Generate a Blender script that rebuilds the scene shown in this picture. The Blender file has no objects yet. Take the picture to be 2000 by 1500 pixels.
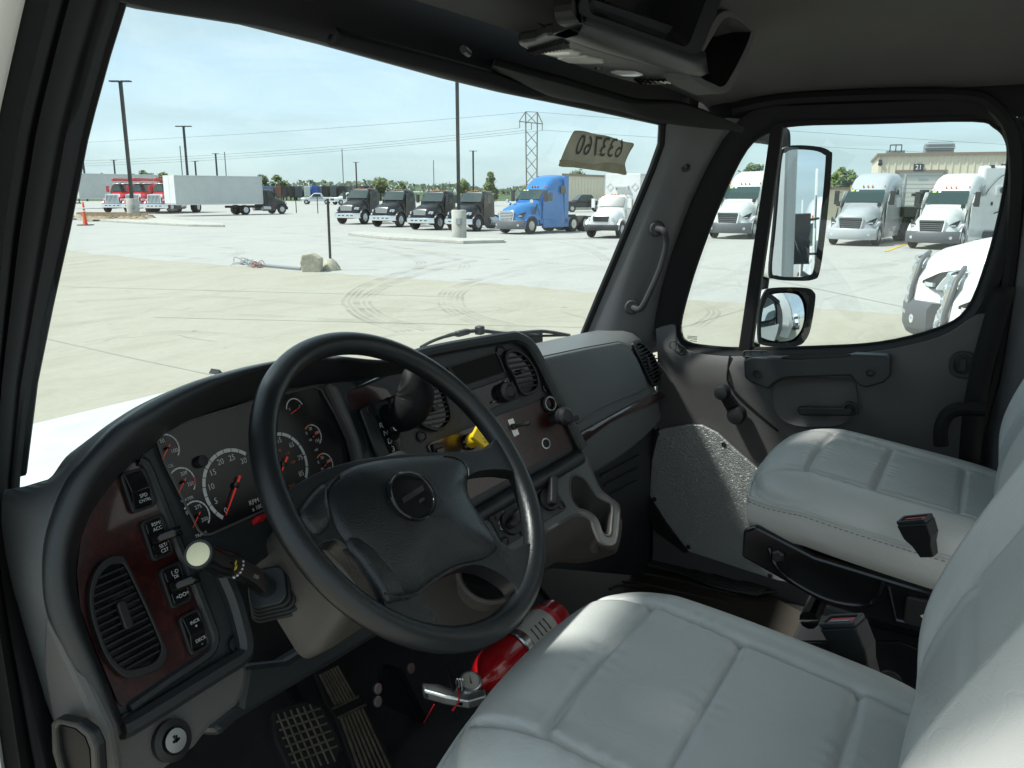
import bpy, bmesh, math, random
from mathutils import Vector as V, Matrix, Euler
random.seed(7)
S = bpy.context.scene
COL = S.collection
rad = math.radians

# ---------------------------------------------------------------- camera, sky, sun
CAM = V((0, 0, 2.3)); FPX = 1626.0; PSI = rad(60); TH = rad(13)
GZ = -0.2                                    # level of the yard
cd = bpy.data.cameras.new('camera'); cam = bpy.data.objects.new('camera', cd); COL.objects.link(cam)
cam.location = CAM; cam.rotation_euler = (rad(90) - TH, 0, -PSI)
cd.sensor_width = 36; cd.lens = 36 * FPX / 2000; cd.clip_start = 0.02; cd.clip_end = 6000
S.camera = cam

SUN_DIR = V((-0.46, 0.66, 1.20)).normalized()           # towards the sun
sd = bpy.data.lights.new('sun', 'SUN'); sun = bpy.data.objects.new('sun', sd); COL.objects.link(sun)
sd.energy = 2.7; sd.angle = rad(4.0); sd.color = (1.0, 0.97, 0.91)
sun.rotation_euler = (-SUN_DIR).to_track_quat('-Z', 'Y').to_euler()
sun.location = (0, 0, 30)

W = bpy.data.worlds.new('World'); S.world = W; W.use_nodes = True
nt = W.node_tree; nd = nt.nodes; lk = nt.links
bg = nd['Background']
sky = nd.new('ShaderNodeTexSky'); sky.sky_type = 'NISHITA'; sky.sun_disc = False
sky.sun_elevation = math.asin(SUN_DIR.z); sky.sun_rotation = math.atan2(SUN_DIR.x, SUN_DIR.y)
sky.air_density = 0.8; sky.dust_density = 1.2; sky.ozone_density = 3.0
tc = nd.new('ShaderNodeTexCoord'); mp = nd.new('ShaderNodeMapping'); mp.inputs['Scale'].default_value = (1.2, 1.2, 7.0)
lk.new(tc.outputs['Generated'], mp.inputs['Vector'])
nz = nd.new('ShaderNodeTexNoise'); nz.inputs['Scale'].default_value = 2.1; nz.inputs['Detail'].default_value = 7; nz.inputs['Roughness'].default_value = 0.55
nz.inputs['Distortion'].default_value = 0.6
lk.new(mp.outputs['Vector'], nz.inputs['Vector'])
rp = nd.new('ShaderNodeValToRGB'); rp.color_ramp.elements[0].position = 0.38; rp.color_ramp.elements[1].position = 0.66
rp.color_ramp.elements[0].color = (0.72, 0.72, 0.72, 1); rp.color_ramp.elements[1].color = (1, 1, 1, 1)
lk.new(nz.outputs['Fac'], rp.inputs['Fac'])
mx = nd.new('ShaderNodeMixRGB'); mx.inputs['Color2'].default_value = (1.95, 2.45, 2.56, 1)   # thin veil of high cloud
lk.new(rp.outputs['Color'], mx.inputs['Fac']); lk.new(sky.outputs['Color'], mx.inputs['Color1'])
nz2 = nd.new('ShaderNodeTexNoise'); nz2.inputs['Scale'].default_value = 3.4; nz2.inputs['Detail'].default_value = 8; nz2.inputs['Roughness'].default_value = 0.6; nz2.inputs['Distortion'].default_value = 0.9
mp2 = nd.new('ShaderNodeMapping'); mp2.inputs['Scale'].default_value = (1.0, 1.6, 5.0); mp2.inputs['Rotation'].default_value = (0, 0, .4); lk.new(tc.outputs['Generated'], mp2.inputs['Vector']); lk.new(mp2.outputs['Vector'], nz2.inputs['Vector'])
rp2 = nd.new('ShaderNodeValToRGB'); rp2.color_ramp.elements[0].position = 0.50; rp2.color_ramp.elements[1].position = 0.74; rp2.color_ramp.elements[0].color = (0, 0, 0, 1); rp2.color_ramp.elements[1].color = (.28, .28, .28, 1)
lk.new(nz2.outputs['Fac'], rp2.inputs['Fac'])
mx2 = nd.new('ShaderNodeMixRGB'); mx2.inputs['Color2'].default_value = (3.3, 3.65, 3.7, 1)               # brighter wisps
lk.new(rp2.outputs['Color'], mx2.inputs['Fac']); lk.new(mx.outputs['Color'], mx2.inputs['Color1']); lk.new(mx2.outputs['Color'], bg.inputs['Color']); bg.inputs['Strength'].default_value = 0.15

S.view_settings.view_transform = 'Standard'; S.view_settings.look = 'None'
S.view_settings.gamma = 1.0; S.view_settings.use_curve_mapping = False
S.view_settings.exposure = 1.14
S.render.engine = 'CYCLES'
S.cycles.use_denoising = True
S.cycles.max_bounces = 8; S.cycles.diffuse_bounces = 5; S.cycles.glossy_bounces = 4; S.cycles.transparent_max_bounces = 16
S.cycles.caustics_reflective = False; S.cycles.caustics_refractive = False
S.cycles.sample_clamp_indirect = 6

# ---------------------------------------------------------------- sight lines: measure the place from the camera's station
HH = V((math.sin(PSI), math.cos(PSI), 0)); RR = V((math.cos(PSI), -math.sin(PSI), 0)); ZZ = V((0, 0, 1))
FW = math.cos(TH) * HH - math.sin(TH) * ZZ; UU = math.sin(TH) * HH + math.cos(TH) * ZZ
def ray(px, py): return (px - 1000) / FPX * RR + (750 - py) / FPX * UU + FW
def onX(px, py, x): d = ray(px, py); return CAM + d * (x / d.x)
def onY(px, py, y): d = ray(px, py); return CAM + d * (y / d.y)
def onZ(px, py, z): d = ray(px, py); return CAM + d * ((z - CAM.z) / d.z)
def onP(px, py, pl): d = ray(px, py); return CAM + d * ((pl[0] - CAM).dot(pl[1]) / d.dot(pl[1]))
def atS(px, py, s): return CAM + ray(px, py) * s
def gp(px, py): return onZ(px, py, GZ)

# ---------------------------------------------------------------- materials
def mat(name, col, rough=0.5, metal=0.0, spec=0.5, bump=None, var=None, coat=0.0, emit=None):
    """bump = (scale, strength[, kind]); var = (scale, amount)"""
    m = bpy.data.materials.new(name); m.use_nodes = True
    t = m.node_tree; n = t.nodes; l = t.links; b = n['Principled BSDF']
    b.inputs['Base Color'].default_value = (*col, 1); b.inputs['Roughness'].default_value = rough
    b.inputs['Metallic'].default_value = metal; b.inputs['Specular IOR Level'].default_value = spec
    if coat: b.inputs['Coat Weight'].default_value = coat; b.inputs['Coat Roughness'].default_value = 0.04
    if emit: b.inputs['Emission Color'].default_value = (*emit[0], 1); b.inputs['Emission Strength'].default_value = emit[1]
    c = n.new('ShaderNodeTexCoord') if (bump or var) else None
    if var:
        z = n.new('ShaderNodeTexNoise'); z.inputs['Scale'].default_value = var[0]; z.inputs['Detail'].default_value = 6; z.inputs['Roughness'].default_value = .62
        l.new(c.outputs['Object'], z.inputs['Vector'])
        r = n.new('ShaderNodeValToRGB'); a = var[1]
        r.color_ramp.elements[0].position = .3; r.color_ramp.elements[1].position = .7
        r.color_ramp.elements[0].color = (*[x * (1 - a) for x in col], 1); r.color_ramp.elements[1].color = (*[min(1, x * (1 + a)) for x in col], 1)
        l.new(z.outputs['Fac'], r.inputs['Fac']); l.new(r.outputs['Color'], b.inputs['Base Color'])
    if bump:
        kind = bump[2] if len(bump) > 2 else 'noise'
        if kind == 'noise':
            z = n.new('ShaderNodeTexNoise'); z.inputs['Detail'].default_value = 4; o = 'Fac'
        else:
            z = n.new('ShaderNodeTexVoronoi'); z.feature = 'DISTANCE_TO_EDGE' if kind == 'grain' else 'F1'; o = 'Distance'
        z.inputs['Scale'].default_value = bump[0]
        l.new(c.outputs['Object'], z.inputs['Vector'])
        p = n.new('ShaderNodeBump'); p.inputs['Strength'].default_value = bump[1]; p.inputs['Distance'].default_value = 0.002
        if kind == 'grain':
            q = n.new('ShaderNodeMath'); q.operation = 'MINIMUM'; q.inputs[1].default_value = .12
            l.new(z.outputs[o], q.inputs[0]); l.new(q.outputs[0], p.inputs['Height'])
        else: l.new(z.outputs[o], p.inputs['Height'])
        l.new(p.outputs['Normal'], b.inputs['Normal'])
    return m

def glass(name, tint, refl=0.06, rough=0.0):
    m = bpy.data.materials.new(name); m.use_nodes = True
    t = m.node_tree; n = t.nodes; l = t.links; n.remove(n['Principled BSDF'])
    tr = n.new('ShaderNodeBsdfTransparent'); tr.inputs['Color'].default_value = (*tint, 1)
    gl = n.new('ShaderNodeBsdfGlossy'); gl.inputs['Roughness'].default_value = rough; gl.inputs['Color'].default_value = (.9, .95, 1, 1)
    mixn = n.new('ShaderNodeMixShader'); mixn.inputs['Fac'].default_value = refl
    l.new(tr.outputs[0], mixn.inputs[1]); l.new(gl.outputs[0], mixn.inputs[2])
    l.new(mixn.outputs[0], n['Material Output'].inputs['Surface'])
    return m

# ---------------------------------------------------------------- mesh kit
class MB:
    def __init__(s): s.v = []; s.f = []; s.m = []; s.cur = 0
    def add(s, vs, fs):
        o = len(s.v); s.v += [tuple(v) for v in vs]; s.f += [tuple(i + o for i in f) for f in fs]; s.m += [s.cur] * len(fs); return s
    def box(s, c, d, M=None):
        c = V(c); x, y, z = d[0] / 2, d[1] / 2, d[2] / 2
        vs = [V((a, b, e)) for e in (-z, z) for b in (-y, y) for a in (-x, x)]
        if M is not None: vs = [M @ v for v in vs]
        return s.add([v + c for v in vs], [(0, 2, 3, 1), (4, 5, 7, 6), (0, 1, 5, 4), (1, 3, 7, 5), (3, 2, 6, 7), (2, 0, 4, 6)])
    def prism(s, pts, vec):
        n = len(pts); vec = V(vec); pts = [V(p) for p in pts]
        s.add(pts + [p + vec for p in pts], [tuple(range(n))[::-1], tuple(range(n, 2 * n))] + [(i, (i + 1) % n, n + (i + 1) % n, n + i) for i in range(n)]); return s
    def frame(s, outer, inner, vec):
        """ring between two outlines of equal count, extruded along vec"""
        n = len(outer); vec = V(vec); o = [V(p) for p in outer]; i_ = [V(p) for p in inner]
        vs = o + i_ + [p + vec for p in o] + [p + vec for p in i_]; fs = []
        for k in range(n):
            j = (k + 1) % n
            fs += [(k, j, n + j, n + k), (2 * n + k, 3 * n + k, 3 * n + j, 2 * n + j), (k, 2 * n + k, 2 * n + j, j), (n + k, n + j, 3 * n + j, 3 * n + k)]
        return s.add(vs, fs)
    def grid(s, rows, cu=False, cv=False, cap=False):
        """rows of points; cv closes each row, cu closes first to last row"""
        n = len(rows[0]); m = len(rows); vs = [p for r in rows for p in r]; fs = []
        for a in range(m if cu else m - 1):
            for b in range(n if cv else n - 1):
                a2 = (a + 1) % m; b2 = (b + 1) % n
                fs.append((a * n + b, a * n + b2, a2 * n + b2, a2 * n + b))
        if cap: fs += [tuple(range(n))[::-1], tuple(range((m - 1) * n, m * n))]
        return s.add(vs, fs)
    def tube(s, path, r, n=8, closed=False, cap=True, up=None, flat=1.0):
        path = [V(p) for p in path]; m = len(path); rows = []
        rr = r if isinstance(r, (list, tuple)) else [r] * m
        prev = None
        for i, p in enumerate(path):
            if closed: t = path[(i + 1) % m] - path[i - 1]
            else: t = path[min(i + 1, m - 1)] - path[max(i - 1, 0)]
            t.normalize()
            if prev is None:
                a = V(up) if up is not None else (V((0, 0, 1)) if abs(t.z) < .9 else V((1, 0, 0)))
            else: a = prev
            x = (a - t * a.dot(t)).normalized(); y = t.cross(x); prev = x
            rows.append([p + (x * math.cos(2 * math.pi * k / n) * flat + y * math.sin(2 * math.pi * k / n)) * rr[i] for k in range(n)])
        return s.grid(rows, cu=closed, cv=True, cap=cap and not closed)
    def lathe(s, prof, c, ax, n=24):
        """prof = [(radius, height along ax)]"""
        c = V(c); ax = V(ax).normalized(); a = V((0, 0, 1)) if abs(ax.z) < .9 else V((1, 0, 0))
        x = (a - ax * a.dot(ax)).normalized(); y = ax.cross(x)
        rows = [[c + ax * h + (x * math.cos(2 * math.pi * k / n) + y * math.sin(2 * math.pi * k / n)) * r for k in range(n)] for r, h in prof]
        mr = max(r for r, h in prof); ring = prof[0][0] > .35 * mr and prof[-1][0] > .35 * mr
        return s.grid(rows, cv=True, cu=ring and len(prof) > 2, cap=not ring)
    def obj(s, name, m, parent=None, smooth=35, bevel=0, seg=2, sub=0, solid=0, merge=False, col=None):
        me = bpy.data.meshes.new(name); me.from_pydata(s.v, [], s.f)
        b = bmesh.new(); b.from_mesh(me)
        if merge: bmesh.ops.remove_doubles(b, verts=b.verts, dist=1e-5)
        bmesh.ops.recalc_face_normals(b, faces=b.faces)
        b.to_mesh(me); b.free()
        ms = m if isinstance(m, (list, tuple)) else [m]
        for q in ms: me.materials.append(q)
        if len(ms) > 1 and not merge: me.polygons.foreach_set('material_index', s.m)
        o = bpy.data.objects.new(name, me); COL.objects.link(o)
        if smooth:
            me.shade_smooth()
            if smooth < 180: me.set_sharp_from_angle(angle=rad(smooth))
        if solid:
            q = o.modifiers.new('solid', 'SOLIDIFY'); q.thickness = solid; q.offset = 0
        if sub:
            q = o.modifiers.new('sub', 'SUBSURF'); q.levels = q.render_levels = sub
        if bevel:
            q = o.modifiers.new('bevel', 'BEVEL'); q.width = bevel; q.segments = seg; q.limit_method = 'ANGLE'; q.angle_limit = rad(40); q.harden_normals = False
        if parent is not None: child(o, parent)
        return o
def child(o, p):
    """geometry is written in world coordinates: undo the placement of the root it hangs from"""
    o.parent = p
    if p.parent is None: o.matrix_parent_inverse = Matrix.Translation(-V(p.location))
    return o
def thing(name, label, cat, loc=(0, 0, 0), group=None):
    o = bpy.data.objects.new(name, None); COL.objects.link(o); o.location = loc; o.empty_display_size = .1
    o['label'] = label; o['category'] = cat
    if group: o['group'] = group
    return o
def tag(o, label=None, cat=None, group=None, kind=None):
    if label: o['label'] = label
    if cat: o['category'] = cat
    if group: o['group'] = group
    if kind: o['kind'] = kind
    return o
def dup(root, label, group=None):
    r = root.copy(); COL.objects.link(r); r['label'] = label
    if group: r['group'] = group
    def rec(a, b):
        for ch in list(a.children):
            c = ch.copy(); COL.objects.link(c); mi = ch.matrix_parent_inverse.copy(); c.parent = b; c.matrix_parent_inverse = mi; rec(ch, c)
    rec(root, r); return r
def text_mb(mb, txt, org, xd, yd, h, align='CENTER', depth=0.0, spacing=1.0):
    """add lettering to a mesh builder: org = centre, xd / yd unit vectors in the sheet, h = letter height"""
    cu = bpy.data.curves.new('t', 'FONT'); cu.body = txt; cu.align_x = align; cu.align_y = 'CENTER'; cu.size = 1.0; cu.space_character = spacing; cu.resolution_u = 3
    to = bpy.data.objects.new('t', cu)
    me = bpy.data.meshes.new_from_object(to)
    k = h / 0.69; org = V(org); xd = V(xd); yd = V(yd)
    mb.add([org + xd * (v.co.x * k) + yd * (v.co.y * k) for v in me.vertices], [tuple(p.vertices) for p in me.polygons])
    bpy.data.objects.remove(to); bpy.data.meshes.remove(me); bpy.data.curves.remove(cu)
    return mb
def spline(pts, n=8, closed=False):
    """Catmull-Rom through points"""
    P = [V(p) for p in pts]; m = len(P); out = []
    for i in range(m if closed else m - 1):
        g = lambda k: P[k % m] if closed else P[max(0, min(m - 1, k))]
        a, b, c, d = g(i - 1), g(i), g(i + 1), g(i + 2)
        for k in range(n):
            t = k / n
            out.append(0.5 * ((2 * b) + (c - a) * t + (2 * a - 5 * b + 4 * c - d) * t * t + (3 * b - a - 3 * c + d) * t ** 3))
    if not closed: out.append(P[-1])
    return out
def rrect(c, xd, yd, w, h, r, n=5, skew=0):
    """rounded rectangle outline in a plane"""
    c = V(c); xd = V(xd); yd = V(yd); out = []
    for sx, sy, a0 in ((1, 1, 0), (-1, 1, 90), (-1, -1, 180), (1, -1, 270)):
        for k in range(n + 1):
            a = rad(a0 + 90 * k / n)
            out.append(c + xd * (sx * (w / 2 - r) + r * math.cos(a)) + yd * (sy * (h / 2 - r) + r * math.sin(a)))
    return out
def rpoly(pts, r, n=4):
    """round the corners of a polygon (list of points)"""
    P = [V(p) for p in pts]; m = len(P); out = []
    for i in range(m):
        a, b, c = P[i - 1], P[i], P[(i + 1) % m]
        ri = r[i] if isinstance(r, (list, tuple)) else r
        la = (a - b).length; lc = (c - b).length; q = min(ri, la * .48, lc * .48)
        p0 = b + (a - b) / la * q; p1 = b + (c - b) / lc * q
        for k in range(n + 1):
            t = k / n; out.append(p0 * (1 - t) ** 2 + b * 2 * t * (1 - t) + p1 * t * t)
    return out
# ================================================================ THE YARD
def node_mat(name):
    m = bpy.data.materials.new(name); m.use_nodes = True
    return m, m.node_tree.nodes, m.node_tree.links, m.node_tree.nodes['Principled BSDF']
def concrete(name, c1, c2, c3, sx=1.0, sy=1.0, rot=0.0, rough=.85):
    m, n, l, b = node_mat(name); b.inputs['Roughness'].default_value = rough; b.inputs['Specular IOR Level'].default_value = .3
    c = n.new('ShaderNodeTexCoord'); p = n.new('ShaderNodeMapping'); p.inputs['Scale'].default_value = (sx, sy, 1); p.inputs['Rotation'].default_value = (0, 0, rot)
    l.new(c.outputs['Object'], p.inputs['Vector'])
    z = n.new('ShaderNodeTexNoise'); z.inputs['Scale'].default_value = .30; z.inputs['Detail'].default_value = 12; z.inputs['Roughness'].default_value = .74; z.inputs['Distortion'].default_value = .8
    l.new(p.outputs[0], z.inputs['Vector'])
    r = n.new('ShaderNodeValToRGB'); e = r.color_ramp.elements
    e[0].position = .33; e[0].color = (*c1, 1); e[1].position = .68; e[1].color = (*c3, 1); q = e.new(.47); q.color = (*c2, 1)
    l.new(z.outputs['Fac'], r.inputs['Fac'])
    z2 = n.new('ShaderNodeTexNoise'); z2.inputs['Scale'].default_value = 9; z2.inputs['Detail'].default_value = 8
    l.new(c.outputs['Object'], z2.inputs['Vector'])
    k = n.new('ShaderNodeMixRGB'); k.blend_type = 'MULTIPLY'; k.inputs['Fac'].default_value = .22
    l.new(r.outputs['Color'], k.inputs['Color1']); l.new(z2.outputs['Color'], k.inputs['Color2'])
    g = n.new('ShaderNodeRGBToBW'); l.new(z2.outputs['Color'], g.inputs[0]); l.new(g.outputs[0], k.inputs['Color2'])
    l.new(k.outputs[0], b.inputs['Base Color'])
    u = n.new('ShaderNodeBump'); u.inputs['Strength'].default_value = .15; u.inputs['Distance'].default_value = .01
    l.new(z2.outputs['Fac'], u.inputs['Height']); l.new(u.outputs[0], b.inputs['Normal'])
    return m
TA = math.atan2(RR.y, RR.x)
M_cream = concrete('cream_concrete', (.355, .33, .265), (.395, .37, .30), (.425, .405, .34), 1, 2.6, -TA)
M_pale = concrete('pale_concrete', (.375, .37, .345), (.425, .42, .395), (.46, .455, .43), .8, 2.2, -TA)
M_grass = mat('verge_grass', (.07, .10, .035), .95, var=(.05, .4))
M_joint = mat('slab_joint', (.30, .285, .24), .9)
M_kerb = mat('kerb_concrete', (.43, .42, .38), .9, var=(2, .15), bump=(30, .3))
M_soil = mat('island_soil', (.30, .24, .17), .95, var=(3, .4), bump=(12, .6))

# far ground to the horizon
g = MB(); g.grid([[V((-4000, -4000, GZ - .06)), V((4000, -4000, GZ - .06))], [V((-4000, 4000, GZ - .06)), V((4000, 4000, GZ - .06))]])
tag(g.obj('ground', M_grass, smooth=0), kind='structure')
# pale slabs far out, cream slabs near
def world_rh(r, h, z=GZ): return RR * r + HH * h + V((0, 0, z))
g = MB(); g.prism([world_rh(-260, -60, GZ - .05), world_rh(260, -60, GZ - .05), world_rh(260, 235, GZ - .05), world_rh(-260, 235, GZ - .05)], (0, 0, .042))
tag(g.obj('yard_pavement', M_pale, smooth=0), kind='structure')
edge0 = [(-100, 481), (100, 484), (200, 497), (300, 508), (420, 515), (560, 528), (640, 533), (760, 541), (860, 548), (1000, 556), (1150, 571), (1350, 586), (1500, 594), (1700, 609), (1960, 633), (2150, 650)]
rn0 = random.Random(11); edge = []
for (ax0, ay0), (ax1, ay1) in zip(edge0[:-1], edge0[1:]):                # ragged dust line between the two pours
    for k in range(9): edge.append((ax0 + (ax1 - ax0) * k / 9, ay0 + (ay1 - ay0) * k / 9 + rn0.uniform(-1.3, 1.3)))
near = [world_rh(60, 5, GZ - .004), world_rh(40, -40, GZ - .004), world_rh(-60, -40, GZ - .004), world_rh(-70, 20, GZ - .004)]
g = MB(); g.prism([V((p.x, p.y, GZ - .004)) for p in [gp(*q) for q in edge]] + near, (0, 0, .004))
tag(g.obj('near_pavement', M_cream, smooth=0), kind='structure')
# slab joints: narrow sawn lines, running with the truck and across it
g = MB()
def strip(mb, pts, w, z):
    rows = []
    for i, p in enumerate(pts):
        t = (pts[min(i + 1, len(pts) - 1)] - pts[max(i - 1, 0)]); t.z = 0; t.normalize(); n_ = V((-t.y, t.x, 0))
        ww = w[i] if isinstance(w, list) else w
        rows.append([V((p.x, p.y, z)) - n_ * ww / 2, V((p.x, p.y, z)) + n_ * ww / 2])
    mb.grid(rows)
for px0, py0, px1, py1 in ((60, 655, 260, 700), (260, 700, 640, 780), (120, 560, 900, 580), (1100, 610, 1400, 690), (300, 620, 1150, 640), (1480, 540, 1960, 640), (1330, 640, 1470, 600)):
    strip(g, [gp(px0, py0), gp(px1, py1)], .03, GZ + .004)
o = g.obj('slab_joint', M_joint, smooth=0); tag(o, kind='structure')

# tyre marks: thin dark rubber, patchy
def rubber(name, a, col=(.13, .125, .11)):
    m, n, l, b = node_mat(name); b.inputs['Base Color'].default_value = (*col, 1); b.inputs['Roughness'].default_value = .8
    c = n.new('ShaderNodeTexCoord'); z = n.new('ShaderNodeTexNoise'); z.inputs['Scale'].default_value = .9; z.inputs['Detail'].default_value = 8
    l.new(c.outputs['Object'], z.inputs['Vector'])
    r = n.new('ShaderNodeMapRange'); r.inputs[1].default_value = .38; r.inputs[2].default_value = .72; r.inputs[3].default_value = 0; r.inputs[4].default_value = a
    l.new(z.outputs['Fac'], r.inputs[0]); l.new(r.outputs[0], b.inputs['Alpha'])
    return m
M_tyremark = rubber('tyre_rubber_mark', .27); M_faint = rubber('faint_rubber_mark', .15)
def mark(pts, w, m):
    g = MB(); c_ = spline([gp(*p) for p in pts], 8)
    for k in range(3):                                            # tread bands side by side
        q = []
        for i, p in enumerate(c_):
            t_ = (c_[min(i + 1, len(c_) - 1)] - c_[max(i - 1, 0)]).normalized(); q.append(p + V((-t_.y, t_.x, 0)) * (k - 1) * w * .36)
        strip(g, q, w * .24, GZ + .008)
    tag(g.obj('tyre_mark', m, smooth=0), kind='structure')
for pts, w, m in (
    ([(900, 505), (800, 528), (720, 555), (686, 580), (684, 597), (715, 622), (790, 648)], .36, M_tyremark),
    ([(930, 508), (830, 532), (755, 558), (715, 583), (716, 600), (755, 624), (840, 645)], .36, M_tyremark),
    ([(1010, 528), (940, 545), (880, 565), (866, 585), (880, 607), (930, 630), (1010, 648)], .34, M_tyremark),
    ([(1040, 530), (970, 548), (905, 568), (893, 588), (910, 610), (980, 632), (1080, 650)], .34, M_tyremark),
    ([(640, 470), (760, 490), (815, 508), (820, 522), (790, 535)], .4, M_faint), ([(700, 470), (830, 492), (900, 512), (905, 526)], .4, M_faint),
    ([(520, 450), (700, 470), (950, 488), (1150, 498)], .5, M_faint), ([(420, 462), (640, 478), (900, 500), (1160, 520)], .5, M_faint),
    ([(1050, 468), (1110, 476), (1160, 492), (1185, 510)], .4, M_faint), ([(1080, 466), (1145, 476), (1190, 490)], .4, M_faint),
    ([(1360, 520), (1480, 530), (1700, 522), (1780, 505)], .5, M_faint), ([(1610, 585), (1700, 560), (1790, 525)], .12, M_tyremark),
    ([(1350, 545), (1450, 560), (1640, 555), (1760, 540)], .4, M_faint), ([(150, 590), (400, 580), (700, 600), (1000, 610)], .4, M_faint),
    ([(120, 520), (300, 500), (420, 505), (470, 490), (400, 478)], .4, M_faint), ([(1360, 590), (1395, 610), (1360, 640)], .3, M_faint),
    ([(100, 640), (350, 610), (650, 625), (1000, 640)], .35, M_faint), ([(90, 690), (300, 650), (520, 660)], .35, M_faint)):
    mark(pts, w, m)
M_oil = rubber('oil_stain', .35, (.12, .115, .10))
rs = random.Random(21)
for i in range(22):
    px, py = rs.uniform(100, 1900), rs.uniform(455, 690); c0 = gp(px, py); r0 = rs.uniform(.04, .13) * (1 + (690 - py) / 200)
    g = MB(); g.add([V((c0.x, c0.y, GZ + .010)) + V((math.cos(a), math.sin(a), 0)) * r0 * rs.uniform(.5, 1.2) for a in [2 * math.pi * k / 11 for k in range(11)]], [tuple(range(11))])
    tag(g.obj('oil_stain', M_oil, smooth=0), kind='structure')
# hairline cracks
for i in range(9):
    px, py = rs.uniform(120, 1150), rs.uniform(560, 690); pts = [(px, py)]
    for k in range(6): px += rs.uniform(15, 60); py += rs.uniform(-9, 9); pts.append((px, py))
    g = MB(); strip(g, [gp(*p) for p in pts], .012, GZ + .009); tag(g.obj('crack', M_joint, smooth=0), kind='structure')
# faint and fresh yellow stall lines
M_yellow = mat('yellow_line_paint', (.62, .40, .05), .7, var=(4, .3)); M_oldyellow = rubber('worn_yellow_paint', .5, (.62, .50, .25))
def line(pts, w, m):
    g = MB(); strip(g, [gp(*p) for p in pts], w, GZ + .006); tag(g.obj('stall_line', m, smooth=0), kind='structure')
line([(1730, 491), (1782, 472)], .16, M_yellow); line([(1752, 672), (1835, 655)], .32, M_yellow)
line([(1500, 470), (1560, 462)], .14, M_oldyellow); line([(700, 519), (900, 528)], .12, M_oldyellow); line([(430, 494), (600, 503)], .12, M_oldyellow)
line([(760, 480), (1010, 512)], .12, M_oldyellow); line([(650, 470), (900, 498)], .12, M_oldyellow)

# kerbed islands
def island(pts, name='kerb_island'):
    base = [gp(*p) for p in pts]
    g = MB(); g.prism([V((p.x, p.y, GZ - .004)) for p in base], (0, 0, .15))
    return tag(g.obj(name, M_kerb, smooth=0, bevel=.02), kind='structure')
island([(985, 471), (985, 474), (905, 476), (760, 468), (680, 459), (700, 456), (800, 462), (900, 470)])
isl = island([(437, 440), (437, 443), (370, 442), (275, 437), (140, 429), (135, 426), (200, 422), (300, 424), (345, 432)])
# ================================================================ VEHICLE KIT (faces +Y, front axle on the ground at the origin)
def paint(name, c, rough=.3, coat=.5): return mat(name, c, rough, coat=coat, var=(1.5, .04))
M_white = paint('white_truck_paint', (.70, .71, .70)); M_black = paint('black_truck_paint', (.006, .007, .008), .3, .12)
M_blue = paint('blue_truck_paint', (.012, .17, .47)); M_red = paint('red_truck_paint', (.50, .012, .02)); M_silver = paint('silver_truck_paint', (.42, .44, .46))
M_chrome = mat('chrome', (.82, .84, .86), .14, 1.0); M_alu = mat('dull_aluminium', (.55, .57, .58), .38, 1.0)
M_tyre = mat('tyre_rubber', (.018, .018, .018), .85, bump=(60, .4)); M_trim = mat('black_plastic_trim', (.03, .032, .034), .55)
M_bumper = mat('grey_bumper_plastic', (.10, .105, .115), .5); M_glassdark = mat('tinted_cab_glass', (.022, .045, .045), .05, spec=.8)
M_lamp = mat('lamp_lens', (.62, .66, .68), .12, .2, coat=1); M_amber = mat('amber_lens', (.75, .20, .01), .25); M_chassis = mat('chassis_black', (.022, .022, .024), .6)
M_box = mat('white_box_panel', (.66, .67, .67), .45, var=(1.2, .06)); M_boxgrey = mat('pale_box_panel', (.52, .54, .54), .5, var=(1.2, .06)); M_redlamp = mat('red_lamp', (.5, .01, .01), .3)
M_tag = mat('window_tag', (.55, .75, .10), .6); M_tagw = mat('white_window_tag', (.8, .8, .78), .6)

def arch(y, wb, wt, zb, zt, k=4.0, n=9, cz=None):
    """cross-section open at the bottom: up one side, over, down the other"""
    out = []
    for i in range(-n, n + 1):
        t = i / n
        a = (1 - abs(t)) * math.pi / 2           # 0 at the foot, pi/2 at the crown
        cx = math.cos(a) ** (2 / k); sz = math.sin(a) ** (2 / k)
        w = wb + (wt - wb) * sz
        out.append(V(((1 if t > 0 else -1) * w / 2 * cx if t else 0, y, zb + (zt - zb) * sz)))
    return out
def wheel(root, x, y, r=.5, w=.28, dual=False, rim=None, parent_mesh=None):
    sgn = 1 if x > 0 else -1; w = w * (2 if dual else 1)
    c = V((x - sgn * w, y, r)); ax = V((sgn, 0, 0))
    t = MB(); t.lathe([(r * .6, 0), (r * .93, 0), (r, .035), (r, w - .035), (r * .93, w), (r * .58, w), (r * .58, w - .06)], c, ax, 28)
    to = t.obj('wheel', M_tyre, root, smooth=30)
    m = MB(); m.lathe([(r * .58, w - .02), (r * .54, w - .03), (r * .50, w - (.14 if dual else .0)), (r * .24, w - (.16 if dual else -.02)), (r * .2, w + (0 if dual else .05)), (.01, w + (.01 if dual else .07))], c, ax, 24)
    for k in range(8):
        a = 2 * math.pi * k / 8
        m.lathe([(.022, w - .16 if dual else w - .02), (.018, w - .1 if dual else w + .04)], c + V((0, math.cos(a), math.sin(a))) * r * .36, ax, 6)
    m.obj('rim', rim or M_alu, to, smooth=30)
    return to
def mirror_part(root, x, y, z, m, h=.55):
    s = 1 if x > 0 else -1
    b = MB(); b.box((x + s * .22, y, z), (.22, .10, h)); b.tube([(x, y - .05, z + h * .4), (x + s * .2, y, z + h * .35)], .02, 6); b.tube([(x, y - .05, z - h * .3), (x + s * .2, y, z - h * .3)], .02, 6)
    o = b.obj('mirror', m, root, smooth=30, bevel=.03)
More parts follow.
